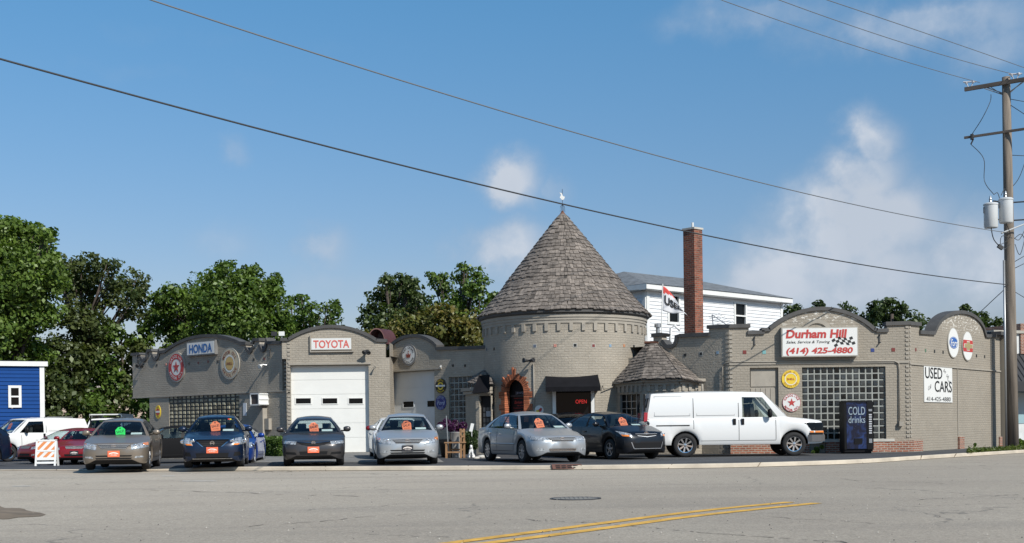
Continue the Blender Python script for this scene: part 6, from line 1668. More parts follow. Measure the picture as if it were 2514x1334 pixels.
for (r_, lab) in ((w1_, 0), (w2_, 1)):
    a = MB(); 
    for q in ((r_[0]-.12, r_[0]+.02, r_[2]-.12, r_[3]+.12), (r_[1]-.02, r_[1]+.12, r_[2]-.12, r_[3]+.12), (r_[0], r_[1], r_[3]-.02, r_[3]+.12), (r_[0], r_[1], r_[2]-.12, r_[2]+.02), (r_[0], r_[1], (r_[2]+r_[3])/2-.04, (r_[2]+r_[3])/2+.04)): HW.slab(a, *q, -.05, .07)
    w_o = a.build('window', M['white_paint'], t); a = MB(); HW.slab(a, r_[0], r_[1], r_[2], r_[3], -.08, -.04); a.build('pane', M['dark_glass'], w_o)
# ------------------------------------------------------------------ blue house left
bY = 64.0; B1 = P(107, 900, bY); BW = Wall((B1.x-9, bY-4), (B1.x, bY)); z1 = P(100, 900, bY).z
t = thing('blue_house', Vector((B1.x-2, bY, 0)), 'bright blue clapboard house with white trim at the left edge', 'house')
r_ = BW.rect(27, 953, 46, 995)
M['blue_siding'] = mat('blue_siding', (.004, .046, .19), .7, var=.06, spec=.15)
a = MB(); clap(a, BW, 0, BW.L, -.3, z1, .2, [r_]); BR = Wall((BW.B.x, BW.B.y), (BW.B.x-4, BW.B.y+9)); clap(a, BR, 0, BR.L, -.3, z1, .2); a.build('wall', M['blue_siding'], t)
a = MB(); BW.slab(a, BW.L-.2, BW.L+.03, -.3, z1, .02, .07); BW.slab(a, -.2, BW.L+.2, z1, z1+.26, -.1, .16); a.build('trim', M['white_paint'], t)
a = MB(); q = [BW.pt(-.3, z1+.28, .2), BW.pt(BW.L+.25, z1+.28, .2), BW.pt(BW.L+.25, z1+.5, -4), BW.pt(-.3, z1+.5, -4)]; a.quad(*q); a.build('roof', M['roof_flat'], t)
a = MB()
for q in ((r_[0]-.13, r_[0], r_[2]-.13, r_[3]+.13), (r_[1], r_[1]+.13, r_[2]-.13, r_[3]+.13), (r_[0], r_[1], r_[3], r_[3]+.13), (r_[0], r_[1], r_[2]-.13, r_[2]), (r_[0], r_[1], (r_[2]+r_[3])/2-.04, (r_[2]+r_[3])/2+.04)): BW.slab(a, *q, 0, .09)
w_o = a.build('window', M['white_paint'], t); a = MB(); BW.slab(a, *r_, -.02, .02); a.build('pane', M['dark_glass'], w_o)
# ------------------------------------------------------------------ shop at the right edge
sY = 62.0; S0, S1 = P(2440, 900, sY), P(2700, 900, sY+2); SW = Wall((S0.x, sY), (S1.x, sY+2))
t = thing('corner_shop', SW.pt(3, 0, 0), 'white storefront with dark canopy roof behind the utility pole', 'shop')
zz1 = P(2480, 818, sY).z; cz0, cz1 = P(2480, 963, sY).z, P(2480, 868, sY).z
a = MB(); SW.slab(a, 0, 6, 0, zz1, -6, 0); a.build('wall', mat('shop_white', (.55, .56, .55), .6, var=.1), t)
a = MB(); u = SW.uz(2503, 850)[0]; SW.slab(a, u, 8, cz1, P(2510, 793, sY).z, -5, .1, uv=True); a.build('brick_gable', M['red_brick'], t)
a = MB(); a.add([SW.pt(0, cz1, .02), SW.pt(8, cz1, .02), SW.pt(8, cz0+.5, 1.3), SW.pt(0, cz0+.5, 1.3), SW.pt(8, cz0, 1.3), SW.pt(0, cz0, 1.3), SW.pt(0, cz0, 0), SW.pt(8, cz0, 0)], [(0, 1, 2, 3), (3, 2, 4, 5), (5, 4, 7, 6), (0, 3, 5, 6)])
for k in range(26): a.tube([SW.pt(k*.3, cz1+.02, .04), SW.pt(k*.3, cz0+.52, 1.32)], .02, 4)
a.build('canopy', M['dark_metal'], t)
a = MB()
for k in range(5): SW.slab(a, .3+k*.95, 1.1+k*.95, .9, 2.6, .0, .03)
a.build('window', mat('shop_glass', (.25, .38, .42), .08), t)
a = MB(); SW.slab(a, -.1, 8, zz1, zz1+.15, -6.1, .15); a.build('cornice', M['frame_cream'], t)
# ------------------------------------------------------------------ utility pole, wires
M['pole_wood'] = mat('pole_wood', (.165, .138, .112), .9, var=.45, vscale=6, bump=.5, bscale=18, streak=(1, 1, .08))
M['arm_wood'] = mat('crossarm_wood', (.10, .085, .075), .9, var=.3, vscale=6, streak=(.2, .2, 1))
M['wire'] = mat('wire', (.03, .032, .035), .6); M['wire_light'] = mat('wire_aluminium', (.16, .17, .18), .5, .3)
M['can'] = mat('transformer_grey', (.50, .52, .53), .45, var=.05)
uY = 48.0
ub, ut = P(2487, 1100, uY), P(2470, 190, uY); ub.z = -.05
up = thing('utility_pole', ub, 'weathered wooden utility pole with crossarms at the right edge', 'utility pole')
a = MB(); a.tube([ub, ub.lerp(ut, .35), ub.lerp(ut, .7), ut], [.225, .205, .18, .155], 20); a.build('shaft', M['pole_wood'], up, True)
def on(py): 
    z = P(2478, py, uY).z; return ub.lerp(ut, (z-ub.z)/(ut.z-ub.z))
armd = Vector((1.28, -.95, 0)).normalized()
def arm(py, half, w_, h_, m, off=.2):
    c = on(py)+Vector((-.5, -.8, 0)).normalized()*off; a = MB()
    a.box(c, (half*2, w_, h_), math.atan2(armd.y, armd.x)); return c, a.build('crossarm', M[m], up)
c1_, _ = arm(206, 1.55, .11, .15, 'arm_wood'); c2_, _ = arm(326, 1.6, .08, .09, 'arm_wood')
a = MB()
for s in (-1, 1):
    a.tube([c1_+armd*s*.75+Vector((0, 0, -.05)), on(232)], .02, 6); a.tube([c1_+armd*s*.7+Vector((.0, .22, -.05)), on(236)], .018, 6)
a.build('brace', M['metal'], up)
for s_, px in ((-1.35, 0), (.38, 0), (1.4, 0)):
    a = MB(); b_ = c1_+armd*s_+Vector((0, 0, .07))
    for k in (-.13, .13): a.tube([b_+armd*k*.4, b_+armd*k+Vector((0, 0, .16))], .02, 6); a.lathe([(.03, 0), (.055, .02), (.05, .05), (.06, .07), (.03, .1)], b_+armd*k+Vector((0, 0, .13)), 12)
    a.tube([b_+Vector((-.22, .1, .22)), b_+Vector((.22, -.1, .18))], .028, 7); a.build('insulator', mat('porcelain', (.55, .55, .57), .3) if 'porcelain' not in bpy.data.materials else bpy.data.materials['porcelain'], up)
a = MB(); f0 = c2_-armd*1.3; a.tube([f0+Vector((0, 0, .1)), f0+Vector((0, 0, -.12))], .07, 8); a.tube([f0+Vector((.05, 0, -.1)), f0+Vector((-.05, 0, -.3))], .03, 6); a.build('fuse_cutout', M['dark_metal'], up)
for (px, y0_, y1_, dy_) in ((2433, 501, 560, -.75), (2470, 489, 548, -.45)):
    cb_ = P(px, y1_, uY-.6+dy_*.3); ct = P(px, y0_, uY-.6+dy_*.3); r_ = .26
    a = MB(); a.lathe([(.001, 0), (r_*.9, 0), (r_, .04), (r_, ct.z-cb_.z-.06), (r_*1.07, ct.z-cb_.z-.05), (r_*1.07, ct.z-cb_.z-.01), (r_*.9, ct.z-cb_.z+.03), (.001, ct.z-cb_.z+.06)], cb_, 24)
    tr = a.build('transformer', M['can'], up, True, auto=40)
    a = MB(); a.lathe([(.05, 0), (.06, .05), (.045, .1), (.06, .15), (.04, .2), (.03, .28)], ct+Vector((-.02, 0, .03)), 10); a.build('bushing', M['metal'], tr)
    a = MB(); a.tube([cb_+Vector((-r_-.03, -.05, (ct.z-cb_.z)*.6)), cb_+Vector((-r_-.03, -.05, (ct.z-cb_.z)*.85)), cb_+Vector((-r_+.02, -.03, (ct.z-cb_.z)*.85))], .02, 5); a.build('hanger', M['dark_metal'], tr)
a = MB()
for py in (498, 542): c = on(py); a.tube([c+Vector((-.75, -.4, 0)), c, c+Vector((.95, -.3, 0))], .03, 6)
c = on(498); a.tube([c+Vector((.95, -.3, 0)), on(542)+Vector((.95, -.3, 0))], .03, 6); a.build('transformer_bracket', M['dark_metal'], up)
for i, q in enumerate(([P(2433, 560, uY-.8), P(2440, 588, uY-.7), P(2455, 606, uY-.4)], [P(2455, 606, uY-.4), P(2466, 612, uY-.3), P(2480, 600, uY-.25)], [P(2470, 548, uY-.7), P(2480, 580, uY-.3), P(2458, 600, uY-.3), P(2460, 580, uY-.3), P(2485, 585, uY-.3)],
                       [f0+Vector((0, 0, .1)), P(2412, 290, uY), P(2431, 250, uY), P(2433, 232, uY)], [f0+Vector((-.05, 0, -.3)), P(2415, 390, uY), P(2417, 445, uY), P(2440, 478, uY-.6)], [P(2440, 478, uY-.6), P(2449, 474, uY-.5), P(2455, 492, uY-.5)],
                       [P(2458, 480, uY-.6), P(2466, 465, uY-.4), on(470)], [on(470), P(2500, 440, uY), P(2516, 400, uY)], [on(570), P(2500, 590, uY), P(2520, 560, uY), P(2505, 625, uY-.2), P(2492, 600, uY)], [on(600), P(2506, 575, uY), P(2520, 600, uY)], [on(650), P(2530, 620, uY)], [on(665), P(2530, 640, uY)],
                       [on(242), P(2560, 258, uY)], [on(252), P(2560, 310, uY-1)], [on(381), P(2560, 385, uY)], [P(2433, 215, uY), on(238)], [on(710), P(2530, 740, uY)])):
    a = MB(); a.tube(crom([Vector(v) for v in q], 6) if len(q) > 2 else q, .014 if i != 0 else .02, 5); a.build('cable', M['wire'], up, True)
a = MB(); c = P(2456, 607, uY-.4); a.box(c, (.22, .12, .14), 0, 0, Matrix.Rotation(R(35), 4, 'Y')); a.build('junction_block', M['wire'], up)
a = MB(); a.tube([on(640)+Vector((-.26, -.1, 0)), ub+Vector((-.30, -.1, .0))], .045, 8); a.build('conduit', M['metal'], up, True)
a = MB(); a.tube([on(572)+Vector((-.4, -.3, -.05)), on(560)+Vector((.5, -.4, .1))], .03, 7); a.lathe([(.03, 0), (.05, .02), (.03, .04)], on(574)+Vector((-.4, -.3, -.05)), 8); a.build('standoff', M['can'], up)
def wire(pa, Ya, via, pb, Yb, r_, m, label, ext=.75, cat='power line', g_='overhead lines'):
    A, B = P(*pa, Ya), P(*pb, Yb)
    # find t of the via column, then the sag that puts the line there
    best = min(((abs(unroll(0, 0)[0]*0+ (lambda q: q.x/q.y*F)(A.lerp(B, i/1000)) - unroll(*via)[0]), i/1000) for i in range(1001)))[1]
    q = A.lerp(B, best); zw = CAMH-unroll(*via)[1]*q.y/F; sag = (q.z-zw)/max(4*best*(1-best), .05)
    pts = []
    n = 60
    for i in range(n+1):
        t_ = -ext+(1+ext)*i/n; q = A.lerp(B, t_); q.z -= sag*4*t_*(1-t_) ; pts.append(q)
    a = MB(); a.tube(pts, r_, 6); o = a.build('power_line', M[m], smooth=True); tag(o, label, cat, g_); return o
wire((370, 0), 22, (1200, 264), (2482, 573), uY, .014, 'wire_light', 'long thin wire running above the tower to the pole at transformer height')
wire((0, 145), 21, (1190, 456), (2480, 700), uY, .018, 'wire', 'thick dark cable crossing the tower tip, lowest of the overhead lines')
wire((1770, 0), 37, (2090, 110), (2405, 203), uY, .012, 'wire_light', 'thin wire to the left insulator of the upper crossarm', .6)
wire((1912, 0), 36.5, (2200, 100), (2494, 184), uY, .012, 'wire_light', 'thin wire to the insulator just right of the pole top', .6)
wire((2030, 0), 36, (2290, 88), (2530, 172), uY, .012, 'wire_light', 'thin wire at the top right corner passing above the pole', .6)
a = MB(); a.tube([P(2478, 700, uY), P(2440, 735, uY+3), P(2405, 768, uY+5)], .016, 5); tag(a.build('power_line', M['wire']), 'short service cable slanting from the pole to the arched side wall', 'power line', 'overhead lines')

# ------------------------------------------------------------------ trees
def leaf_mat(name, c, var=.45, trans=.35):
    m = bpy.data.materials.new(name); m.use_nodes = True; t = NT(m.node_tree); m.node_tree.nodes.clear()
    at = t.new('ShaderNodeAttribute', attribute_name='var').outputs['Fac']
    at2 = t.new('ShaderNodeAttribute', attribute_name='hue').outputs['Fac']
    c0 = t.mix(at2, c[0], c[1])
    cc = t.new('ShaderNodeVectorMath', {0: c0, 3: t.ramp(at, 1-var, 1+var)}, operation='SCALE').outputs[0]
    d = t.new('ShaderNodeBsdfDiffuse', {'Color': cc}); tr = t.new('ShaderNodeBsdfTranslucent', {'Color': t.mix(1.0, cc, (1.15, 1.3, .55), 'MULTIPLY')})
    gl = t.new('ShaderNodeBsdfGlossy', {'Color': (.5, .55, .45, 1), 'Roughness': .45})
    mx = t.new('ShaderNodeMixShader', {0: trans, 1: d.outputs[0], 2: tr.outputs[0]})
    m2 = t.new('ShaderNodeMixShader', {0: .05, 1: mx.outputs[0], 2: gl.outputs[0]})
    t.l.new(m2.outputs[0], t.new('ShaderNodeOutputMaterial').inputs[0]); return m
M['bark'] = mat('bark', (.07, .055, .045), .95, var=.3, vscale=4)
def leaf_mesh(name, cent, size, rng, mat_, parent, hue, var, up=.35, outward=None, aspect=.62):
    n = len(cent)
    nr = rng.normal(size=(n, 3)); nr /= np.linalg.norm(nr, axis=1)[:, None]
    if outward is not None: nr = nr*.75+outward*.7
    nr[:, 2] += up; nr /= np.linalg.norm(nr, axis=1)[:, None]
    t1 = np.cross(nr, rng.normal(size=(n, 3))); t1 /= np.linalg.norm(t1, axis=1)[:, None]; t2 = np.cross(nr, t1)
    s = (size*rng.uniform(.45, 1.45, n))[:, None]
    a, b = t1*s*.5, t2*s*.5*aspect
    fold = nr*s*.12
    V = np.stack([cent-a, cent-b+fold, cent+a, cent+b+fold], 1).reshape(-1, 3)
    L = np.array(chain(parent).inverted()) if parent is not None else np.eye(4)
    V = V@L[:3, :3].T+L[:3, 3]
    me = bpy.data.meshes.new(name); me.vertices.add(4*n); me.vertices.foreach_set('co', V.ravel())
    me.loops.add(4*n); me.loops.foreach_set('vertex_index', np.arange(4*n)); me.polygons.add(n)
    me.polygons.foreach_set('loop_start', np.arange(n)*4); me.polygons.foreach_set('loop_total', np.full(n, 4))
    me.update(); me.validate()
    for nm, vals in (('var', var), ('hue', hue)):
        at = me.attributes.new(nm, 'FLOAT', 'FACE'); at.data.foreach_set('value', np.clip(vals, 0, 1))
    me.materials.append(mat_)
    o = bpy.data.objects.new(name, me); COL.objects.link(o)
    if parent is not None: o.parent = parent
    return o
def tree(label, cat, blobs, Y, trunk, cols, leaf=.30, dens=1.0, seed=0, group=None, hue0=.5, name='tree', depth=1.0, clump=.30, trunk_r=.28, limbs=True, up=.35):
    rng = np.random.default_rng(seed)
    base = P(trunk, 1050, Y); base.z = -.25
    t = thing(name, base, label, cat, group)
    C = []; HU = []; VA = []; OW = []; cs_ = []
    for (px, py, rp) in blobs:
        yy = Y+rng.uniform(-1, 1)*depth; c = np.array(P(px, py, yy)); r_ = rp*yy/F; cs_.append((c, r_))
        ncl = int(max(6, 46*dens*(rp/50)**2*.5+8))
        for k in range(ncl):
            d = rng.normal(size=3); d /= np.linalg.norm(d); 
            q = c+d*r_*rng.uniform(.45, 1.02)*np.array([1, 1.0, .92]); cr = r_*clump*rng.uniform(.6, 1.25)+.15
            nl = int(max(14, 30*(cr/.5)**1.6*(.30/leaf)**1.6))
            dd = rng.normal(size=(nl, 3)); dd /= np.linalg.norm(dd, axis=1)[:, None]
            C.append(q+dd*(cr*rng.uniform(.35, 1.0, nl)**.6)[:, None]*np.array([1.15, 1.15, .7])); OW.append(dd*.5+d*.5)
            HU.append(np.clip(hue0+rng.normal()*.22+rng.normal(size=nl)*.12, 0, 1)); VA.append(np.clip(.5+rng.normal()*.16+rng.normal(size=nl)*.16, 0, 1))
    leaf_mesh('crown', np.concatenate(C), leaf, rng, cols, t, np.concatenate(HU), np.concatenate(VA), up, np.concatenate(OW))
    a = MB(); cm = sum(np.array(c) for c, r_ in cs_)/len(cs_); top = Vector(cm)
    mid = base.lerp(top, .5); mid.x += .2
    a.tube([base, mid, top], [trunk_r, trunk_r*.75, trunk_r*.35], 10)
    a.build('trunk', M['bark'], t, True)
    if limbs:
        a = MB()
        for (c, r_) in cs_:
            e = Vector(c); s = base.lerp(top, min(max((e.z-base.z)*.45/(top.z-base.z), .3), .85)); m_ = s.lerp(e, .55)+Vector((rng.uniform(-.3, .3), rng.uniform(-.3, .3), rng.uniform(-.2, .5)))
            a.tube([s, m_, e], [trunk_r*.42, trunk_r*.26, .03], 6)
            for k in range(3):
                d = Vector(rng.normal(size=3)).normalized()*r_*.8; a.tube([m_, m_.lerp(e+d, .5), e+d], [.05, .035, .012], 4)
        a.build('limbs', M['bark'], t, True)
    return t
LG = leaf_mat('leaves_maple', ((.060, .105, .020), (.130, .195, .034))); LD = leaf_mat('leaves_oak', ((.042, .064, .021), (.092, .108, .031)))
LM = leaf_mat('leaves_broad', ((.050, .095, .019), (.112, .170, .030))); LO = leaf_mat('leaves_turning', ((.062, .098, .020), (.145, .112, .028)))
LK = leaf_mat('leaves_dark', ((.030, .052, .018), (.062, .088, .026)))
TG = 'trees behind the car lot'
tree('tall light green maple at the far left above the blue house', 'tree', [(20, 600, 70), (95, 600, 46), (-60, 620, 90), (60, 680, 85), (118, 645, 30), (0, 760, 95), (85, 770, 60), (40, 850, 60), (-70, 800, 100), (5, 560, 42), (70, 575, 28), (112, 575, 24), (20, 905, 50), (90, 880, 40)], 68, 40, LG, .24, 1.3, 1, TG, .6, depth=2)
tree('dark olive oak with sky showing through, right of the blue house', 'tree', [(200, 670, 52), (262, 650, 40), (330, 700, 40), (160, 700, 48), (240, 720, 52), (318, 752, 46), (200, 790, 60), (180, 890, 62), (262, 870, 40), (130, 850, 45), (240, 800, 40), (345, 735, 26), (290, 690, 30), (140, 640, 28)], 74, 150, LD, .25, 1.0, 2, TG, .5, depth=2.5, clump=.26, trunk_r=.42)
tree('broad green maple behind the left wing and its blue lettered sign', 'tree', [(560, 690, 52), (600, 710, 55), (640, 720, 48), (500, 730, 52), (430, 745, 52), (668, 715, 30), (560, 780, 90), (460, 810, 70), (660, 790, 58), (385, 790, 40), (398, 735, 30), (618, 668, 22), (550, 655, 20), (680, 685, 16), (520, 692, 25)], 76, 560, LM, .25, 1.25, 3, TG, .6, depth=3)
tree('ragged lower green tree behind the garage bay arch', 'tree', [(745, 835, 40), (760, 765, 34), (715, 745, 26), (812, 765, 26), (775, 815, 46), (700, 800, 46), (742, 735, 16), (825, 752, 15), (740, 790, 40), (820, 800, 26)], 80, 745, LM, .25, 1.0, 4, TG, .45, depth=2, clump=.24, trunk_r=.14)
tree('dark dense tree behind the middle arch, left of the tower', 'tree', [(970, 725, 50), (930, 752, 38), (1010, 700, 26), (960, 795, 52), (903, 790, 22), (1000, 755, 42), (985, 690, 22), (950, 695, 18), (940, 830, 40), (1030, 740, 30), (1040, 790, 34)], 77, 965, LK, .25, 1.3, 5, TG, .9, depth=2)
tree('taller light green tree rising just left of the shingled tower', 'tree', [(1090, 700, 32), (1132, 675, 28), (1165, 705, 36), (1070, 680, 24), (1190, 745, 34), (1110, 752, 42), (1212, 728, 14), (1140, 730, 34), (1175, 670, 16), (1150, 790, 40), (1055, 760, 34), (1140, 655, 14)], 80, 1120, LM, .25, 1.1, 6, TG, .65, depth=2, clump=.24)
tree('rust tinged bushy tree turning orange behind the middle wall', 'tree', [(960, 835, 52), (1020, 808, 48), (1080, 800, 56), (1140, 812, 54), (1180, 850, 50), (1050, 860, 60), (895, 842, 36), (1120, 860, 55), (1000, 860, 50)], 64, 1060, LO, .24, 1.1, 7, TG, .62, depth=2)
tree('dark treetops showing between the white house and the checkered flag sign arch', 'tree', [(1990, 775, 26), (2040, 780, 30), (1940, 775, 24), (2010, 752, 14), (1960, 760, 14), (2080, 765, 22)], 84, 2000, LK, .26, 1.3, 9, TG, .3, depth=1.5, limbs=False)
tree('dark round tree behind the right block parapet', 'tree', [(2180, 770, 38), (2230, 790, 36), (2130, 780, 34), (2180, 748, 16), (2255, 800, 24), (2150, 755, 16), (2205, 755, 18)], 80, 2180, LK, .26, 1.3, 10, TG, .4, depth=1.5, limbs=False)
tree('sparse dark tree behind the right side arch and pole', 'tree', [(2400, 800, 28), (2440, 808, 22), (2385, 775, 14), (2370, 757, 8), (2450, 795, 15), (2415, 780, 12)], 78, 2410, LK, .25, 1.2, 11, TG, .7, depth=1.0, limbs=False, trunk_r=.12)
# lower thicket
TH = 'thicket bushes behind the left car lot'
for i, (bl_, lab) in enumerate((([(130, 960, 50), (170, 930, 55), (150, 1010, 52), (110, 1010, 40)], 'dark green bush right against the blue house'), ([(230, 950, 60), (250, 890, 48), (220, 1010, 52), (200, 900, 40)], 'tall olive bush behind the red sedans'),
                                ([(300, 960, 52), (320, 900, 42), (300, 1010, 45), (345, 870, 34)], 'leafy bush just left of the building overhang'), ([(355, 960, 34), (350, 1015, 34), (375, 1000, 30), (380, 930, 30)], 'shaded bush under the building overhang'),
                                ([(60, 930, 50), (-30, 930, 60), (20, 980, 50)], 'dark bush behind the blue house'), ([(270, 820, 40), (330, 845, 36), (230, 850, 36), (360, 820, 28)], 'mid height leafy bush crown beside the oak'))):
    tree(lab, 'bush', bl_, 70+(i % 3)*2+(8 if i == 4 else 0), sum(b[0] for b in bl_)/len(bl_), LD if i % 2 == 0 else LM, .30, 1.1, 20+i, TH, .4+.1*(i % 3), 'bush', 2, .28, .12, False)
# clipped hedge by the left wing
h0, h1 = P(633, 1100, 45.2), P(688, 1100, 44.0)
rng = np.random.default_rng(5); n = 9000; u = rng.random(n); hL = 1.0
zt_ = P(660, 1075, 44.5).z
pos = np.array([h0])*(1-u[:, None])+np.array([h1])*u[:, None]; pos[:, 1] += rng.uniform(0, 1.1, n)
zz_ = rng.random(n)**.7*(zt_)+.0; pos[:, 2] = zz_+rng.normal(size=n)*.03; pos[:, 0] += rng.normal(size=n)*.05
t = thing('hedge', Vector((float((h0.x+h1.x)/2), 44.8, 0)), 'low clipped green hedge between the navy and grey sedans', 'hedge')
leaf_mesh('foliage', pos, .07, rng, LM, t, rng.uniform(.2, .6, n), rng.uniform(.2, .8, n), .5)
# ------------------------------------------------------------------ planting and clutter by the entrance
M['purple'] = leaf_mat('purple_leaves', ((.025, .012, .028), (.15, .035, .15)), .4)
gY = 42.5
def cluster(name, label, cat, blobs, Y, mat_, leaf, seed, n_per=900, hue=.5):
    rng = np.random.default_rng(seed); C = []
    for (px, py, rp) in blobs:
        c = np.array(P(px, py, Y+rng.uniform(-.2, .2))); r_ = rp*Y/F; d = rng.normal(size=(n_per, 3)); d /= np.linalg.norm(d, axis=1)[:, None]; C.append(c+d*(r_*rng.random(n_per)**.35)[:, None])
    C = np.concatenate(C); b_ = P(blobs[0][0], blobs[0][1], Y); t = thing(name, Vector((b_.x, Y, 0)), label, cat)
    leaf_mesh('foliage', C, leaf, rng, mat_, t, np.clip(rng.normal(hue, .3, len(C)), 0, 1), rng.uniform(.2, .8, len(C)))
    return t
t = cluster('flowering_plant', 'purple flowering plant spilling from a planter by the blue round sign', 'plant', [(1082, 1046, 10), (1096, 1039, 11), (1118, 1040, 9), (1138, 1046, 10), (1108, 1050, 11), (1128, 1054, 11)], gY, M['purple'], .06, 3)
c = P(1108, 1070, gY); a = MB(); a.lathe([(.35, 0), (.42, .45), (.46, .62), (.40, .62), (.38, .55)], Vector((c.x, gY, 0)), 20); a.build('pot', M['trim'], t, True)
a = MB(); a.tube([Vector((c.x, gY, .5)), Vector((c.x, gY, 1.1))], .05, 6); a.build('stem', M['bark'], t)
# wooden chair
cp = P(1118, 1120, 41.0); t = thing('wooden_chair', Vector((cp.x, 41, 0)), 'plain wooden chair in front of the purple flowers', 'chair', rz=R(-12))
M['wood'] = mat('bare_wood', (.30, .17, .085), .8, var=.25, vscale=5)
for x, y, h in ((-.25, -.22, .5), (.25, -.22, .5), (.25, .22, .98), (-.25, .22, .5)):
    a = MB(); a.box((x, y, h/2), (.06, .06, h)); a.build('leg', M['wood'], t, world=False)
a = MB(); a.box((0, 0, .52), (.62, .54, .04)); a.build('seat', M['wood'], t, world=False)
a = MB(); a.box((.25, 0, .9), (.04, .5, .09)); a.box((.25, 0, .72), (.04, .5, .06)); a.box((.25, -.22, .75), (.06, .06, .46)); a.box((0, -.22, .2), (.5, .04, .05)); a.box((0, .22, .28), (.5, .04, .05)); a.build('rails', M['wood'], t, world=False)
bk = P(1120, 1060, 41.6); a = MB(); a.lathe([(.16, 0), (.19, .3), (.20, .31), (.18, .32), (.15, .3)], Vector((bk.x, 41.6, .55)), 18); a.lathe([(.15, 0), (.15, .55)], Vector((bk.x, 41.6, 0)), 12); tag(a.build('metal_bucket', mat('bucket', (.34, .33, .31), .5, .3), smooth=True), 'pale metal bucket behind the wooden chair', 'bucket')
st_ = P(1098, 1060, 41.4); a = MB(); a.tube([(st_.x+.05, 41.4, 0), (st_.x-.03, 41.4, P(1096, 1021, 41.4).z)], .02, 6); tag(a.build('stake', M['metal']), 'thin pale stake standing beside the wooden chair', 'stake')
# statue of a spotted dog with a white board behind
sp_ = P(1157, 1125, 40.4); t = thing('dog_statue', Vector((sp_.x, 40.4, 0)), 'sitting black and white spotted dog statue left of the angled silver sedan', 'statue')
bm = bmesh.new()
vs_ = [bm.verts.new(v) for v in ((0, .12, .14), (0, .04, .30), (0, -.02, .44), (0, -.06, .55), (0, -.16, .56), (.07, -.08, .28), (.08, -.14, .12), (.08, -.17, .02), (-.07, -.08, .28), (-.08, -.14, .12), (-.08, -.17, .02), (.12, .04, .1), (.13, -.1, .03), (-.12, .04, .1), (-.13, -.1, .03), (.05, -.03, .62), (-.05, -.03, .62))]
for e in ((0, 1), (1, 2), (2, 3), (3, 4), (1, 5), (5, 6), (6, 7), (1, 8), (8, 9), (9, 10), (0, 11), (11, 12), (0, 13), (13, 14), (3, 15), (3, 16)): bm.edges.new((vs_[e[0]], vs_[e[1]]))
me = bpy.data.meshes.new('body'); bm.to_mesh(me); bm.free()
o = bpy.data.objects.new('body', me); COL.objects.link(o); o.parent = t
sk = o.modifiers.new('skin', 'SKIN'); rr_ = [.13, .12, .075, .085, .04, .05, .035, .035, .05, .035, .035, .07, .035, .07, .035, .02, .02]
for v, r_ in zip(o.data.skin_vertices[0].data, rr_): v.radius = (r_, r_)
o.data.skin_vertices[0].data[0].use_root = True
o.modifiers.new('smooth', 'SUBSURF').levels = 2; o.modifiers['smooth'].render_levels = 2
dm = bpy.data.materials.new('spotted'); dm.use_nodes = True; nt = NT(dm.node_tree)
v = nt.new('ShaderNodeTexVoronoi', {'Vector': nt.new('ShaderNodeTexCoord').outputs['Object'], 'Scale': 11.0})
nt.l.new(nt.mix(nt.ramp(v.outputs['Distance'], 0, 1, .27, .33), (.012, .012, .012), (.72, .71, .68)), dm.node_tree.nodes['Principled BSDF'].inputs['Base Color'])
o.data.materials.append(dm); o.scale = (.7, .7, .7)
t = cluster('potted_shrub', 'dark shrub between the planter and the porch door', 'plant', [(1150, 1075, 17), (1160, 1090, 16), (1148, 1100, 16), (1165, 1068, 12)], 41.8, LK, .07, 9, 900, .2)
w0_ = P(1158, 1050, 41.3); a = MB(); a.box(w0_, (.11, .03, .28), 0, 0, Matrix.Rotation(R(14), 4, 'Y')); a.tube([w0_, w0_-Vector((0, 0, .3))], .012, 5); tag(a.build('white_board', M['white_paint']), 'small tilted white board on a post above the dark shrub', 'sign board')
# pale stones edging the bed
for i, (px, py, s) in enumerate(((1180, 1127, .12), (1200, 1129, .09), (1168, 1129, .08), (1330, 1134, .06), (1222, 1128, .07))):
    c = G(px, py-1, 0); bm = bmesh.new(); bmesh.ops.create_icosphere(bm, subdivisions=2, radius=s)
    for v in bm.verts: v.co = Vector((v.co.x*1.3*(1+.15*math.sin(v.co.y*20+i)), v.co.y, v.co.z*.55*(1+.2*math.sin(v.co.x*17+i))))
    me = bpy.data.meshes.new('edging_stone'); bm.to_mesh(me); bm.free(); me.materials.append(bpy.data.materials['sill_concrete'])
    o = bpy.data.objects.new('edging_stone', me); COL.objects.link(o); o.location = c+Vector((0, .6, s*.3)); tag(o, 'pale rounded stone lying on the asphalt by the angled silver sedan', 'stone', 'pale stones by the entrance bed')
# weeds and grass by the side wall
rng = np.random.default_rng(8); n = 7000
u = rng.random(n); A_, B_ = Vector((kp[-3].x, kp[-3].y, 0)), Vector((0, 0, 0))
q = []
for i in range(n):
    px = 2375+rng.random()*230; s = WG.pt(0, 0, 0); kk = unroll(px, 1100)[0]/F
    # between kerb and wall
    g1 = G(px, 1122-(px-2360)*.06-8.5, 0.0); g2y = g1.y+rng.random()*1.6
    q.append((g1.x+(g2y-g1.y)*kk, g2y, .01+abs(rng.normal())*.035*(1.8 if rng.random() < .15 else 1)))
o = leaf_mesh('grass', np.array(q), .11, rng, leaf_mat('grass_blades', ((.05, .085, .018), (.12, .14, .035)), .4), None, rng.random(n), rng.random(n), -.1, None, .3)
tag(o, 'strip of green weeds and grass between the side wall and the kerb', 'grass', kind='stuff')
cluster('weed', 'small upright weed growing at the foot of the side wall', 'plant', [(2393, 1100, 4), (2394, 1092, 4)], 46.2, LM, .06, 12, 120, .5)
cluster('weed', 'leafy weeds sprouting below the front bumper of the right van', 'plant', [(2005, 1105, 8), (2018, 1098, 5), (1998, 1112, 6)], 41.3, LM, .07, 13, 200, .4)
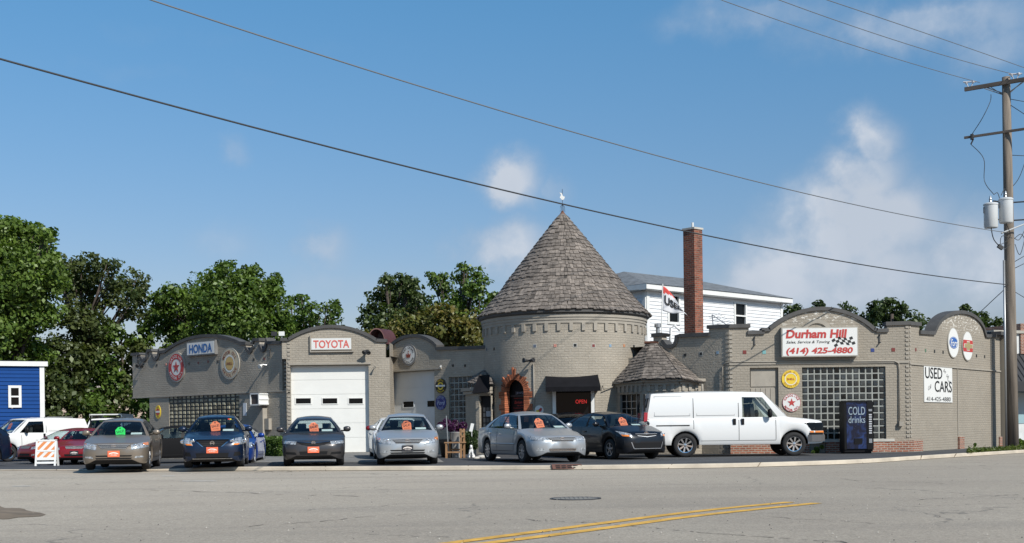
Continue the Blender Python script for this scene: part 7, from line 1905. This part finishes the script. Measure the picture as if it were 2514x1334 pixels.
cluster('weed', 'green weeds behind the foot of the utility pole', 'plant', [(2478, 1090, 9), (2505, 1088, 10), (2468, 1085, 7)], 50, LG, .1, 14, 300, .6)
# wooden fence behind the left van and pickup beyond
fA, fB = P(196, 1060, 66), P(330, 1060, 64); t = thing('wooden_fence', Vector(((fA.x+fB.x)/2, 65, -.2)), 'weathered grey board fence behind the left white van', 'fence')
FW = Wall((fA.x, 66), (fB.x, 64)); a = MB()
for k in range(6): FW.slab(a, 0, FW.L, -.2+k*.27, -.2+k*.27+.22, 0, .04)
a.build('boards', mat('fence_wood', (.20, .19, .17), .9, var=.25), t)
for k in range(4): a = MB(); FW.slab(a, k*FW.L/3-.06, k*FW.L/3+.06, -.25, 1.5, .04, .16); a.build('post', bpy.data.materials['fence_wood'], t)
# pickup with a white cap
r_ = make_car('pickup_truck', dict(L=5.3, W=1.95, H=1.95, wb=3.3, fo=.95, r=.38, paint=white, front=[(0, .85), (.06, .95), (.15, 1.0), (.5, 1.06), (1.3, 1.12)], belt=1.14, deck=1.16, cowl=1.35, rs=2.0, re=5.0, bd=5.15, plate=None, win=((.03, .27), (.31, .45), (.6, .85)), wr=.78), Vector((P(270, 1100, 58).x, 58, -.22)), R(4), 'white pickup truck with a white cap seen over the taupe sedan', 'pickup')
pc_ = P(270, 1018, 57.5)
a = MB(); a.box((0, .4, 2.06), (1.5, 2.2, .05)); a.box((.72, .4, 2.0), (.05, 2.2, .16)); a.box((-.72, .4, 2.0), (.05, 2.2, .16)); a.build('roof_rack', M['white_paint'], r_[0], world=False)
make_car('parked_car', dict(L=4.7, W=1.85, H=1.65, wb=2.7, fo=.9, r=.35, paint=dull_black, glass='glass_dark', front=[(0, .75), (.06, .85), (.15, .92), (.5, 1.0), (1.0, 1.05)], belt=1.05, deck=1.1, cowl=1.05, rs=1.7, re=4.0, bd=4.5, plate=None), Vector((P(352, 1100, 60).x, 60, -.1)), R(80), 'black van roof showing beside the left wing pillar', 'car', None)
make_car('parked_car', dict(L=4.8, W=1.9, H=1.78, wb=2.8, fo=.9, r=.36, paint=white, glass='glass_dark', front=[(0, .8), (.06, .9), (.15, 1.0), (.5, 1.05), (1.0, 1.1)], belt=1.1, deck=1.15, cowl=1.05, rs=1.7, re=4.2, bd=4.6, plate=None), Vector((P(10, 1100, 66).x, 66, -.2)), R(-75), 'white car roof in front of the blue house', 'car', None)
make_car('parked_car', dict(L=4.8, W=1.9, H=1.80, wb=2.8, fo=.9, r=.36, paint=car_paint('dark_maroon_paint', (.05, .008, .014), .2), glass='glass_dark', front=[(0, .8), (.06, .9), (.15, 1.0), (.5, 1.05), (1.0, 1.1)], belt=1.1, deck=1.15, cowl=1.05, rs=1.7, re=4.2, bd=4.6, plate=None), Vector((P(92, 1100, 64).x, 64, -.2)), R(-80), 'dark maroon car roof behind the white van by the blue house', 'car', None)
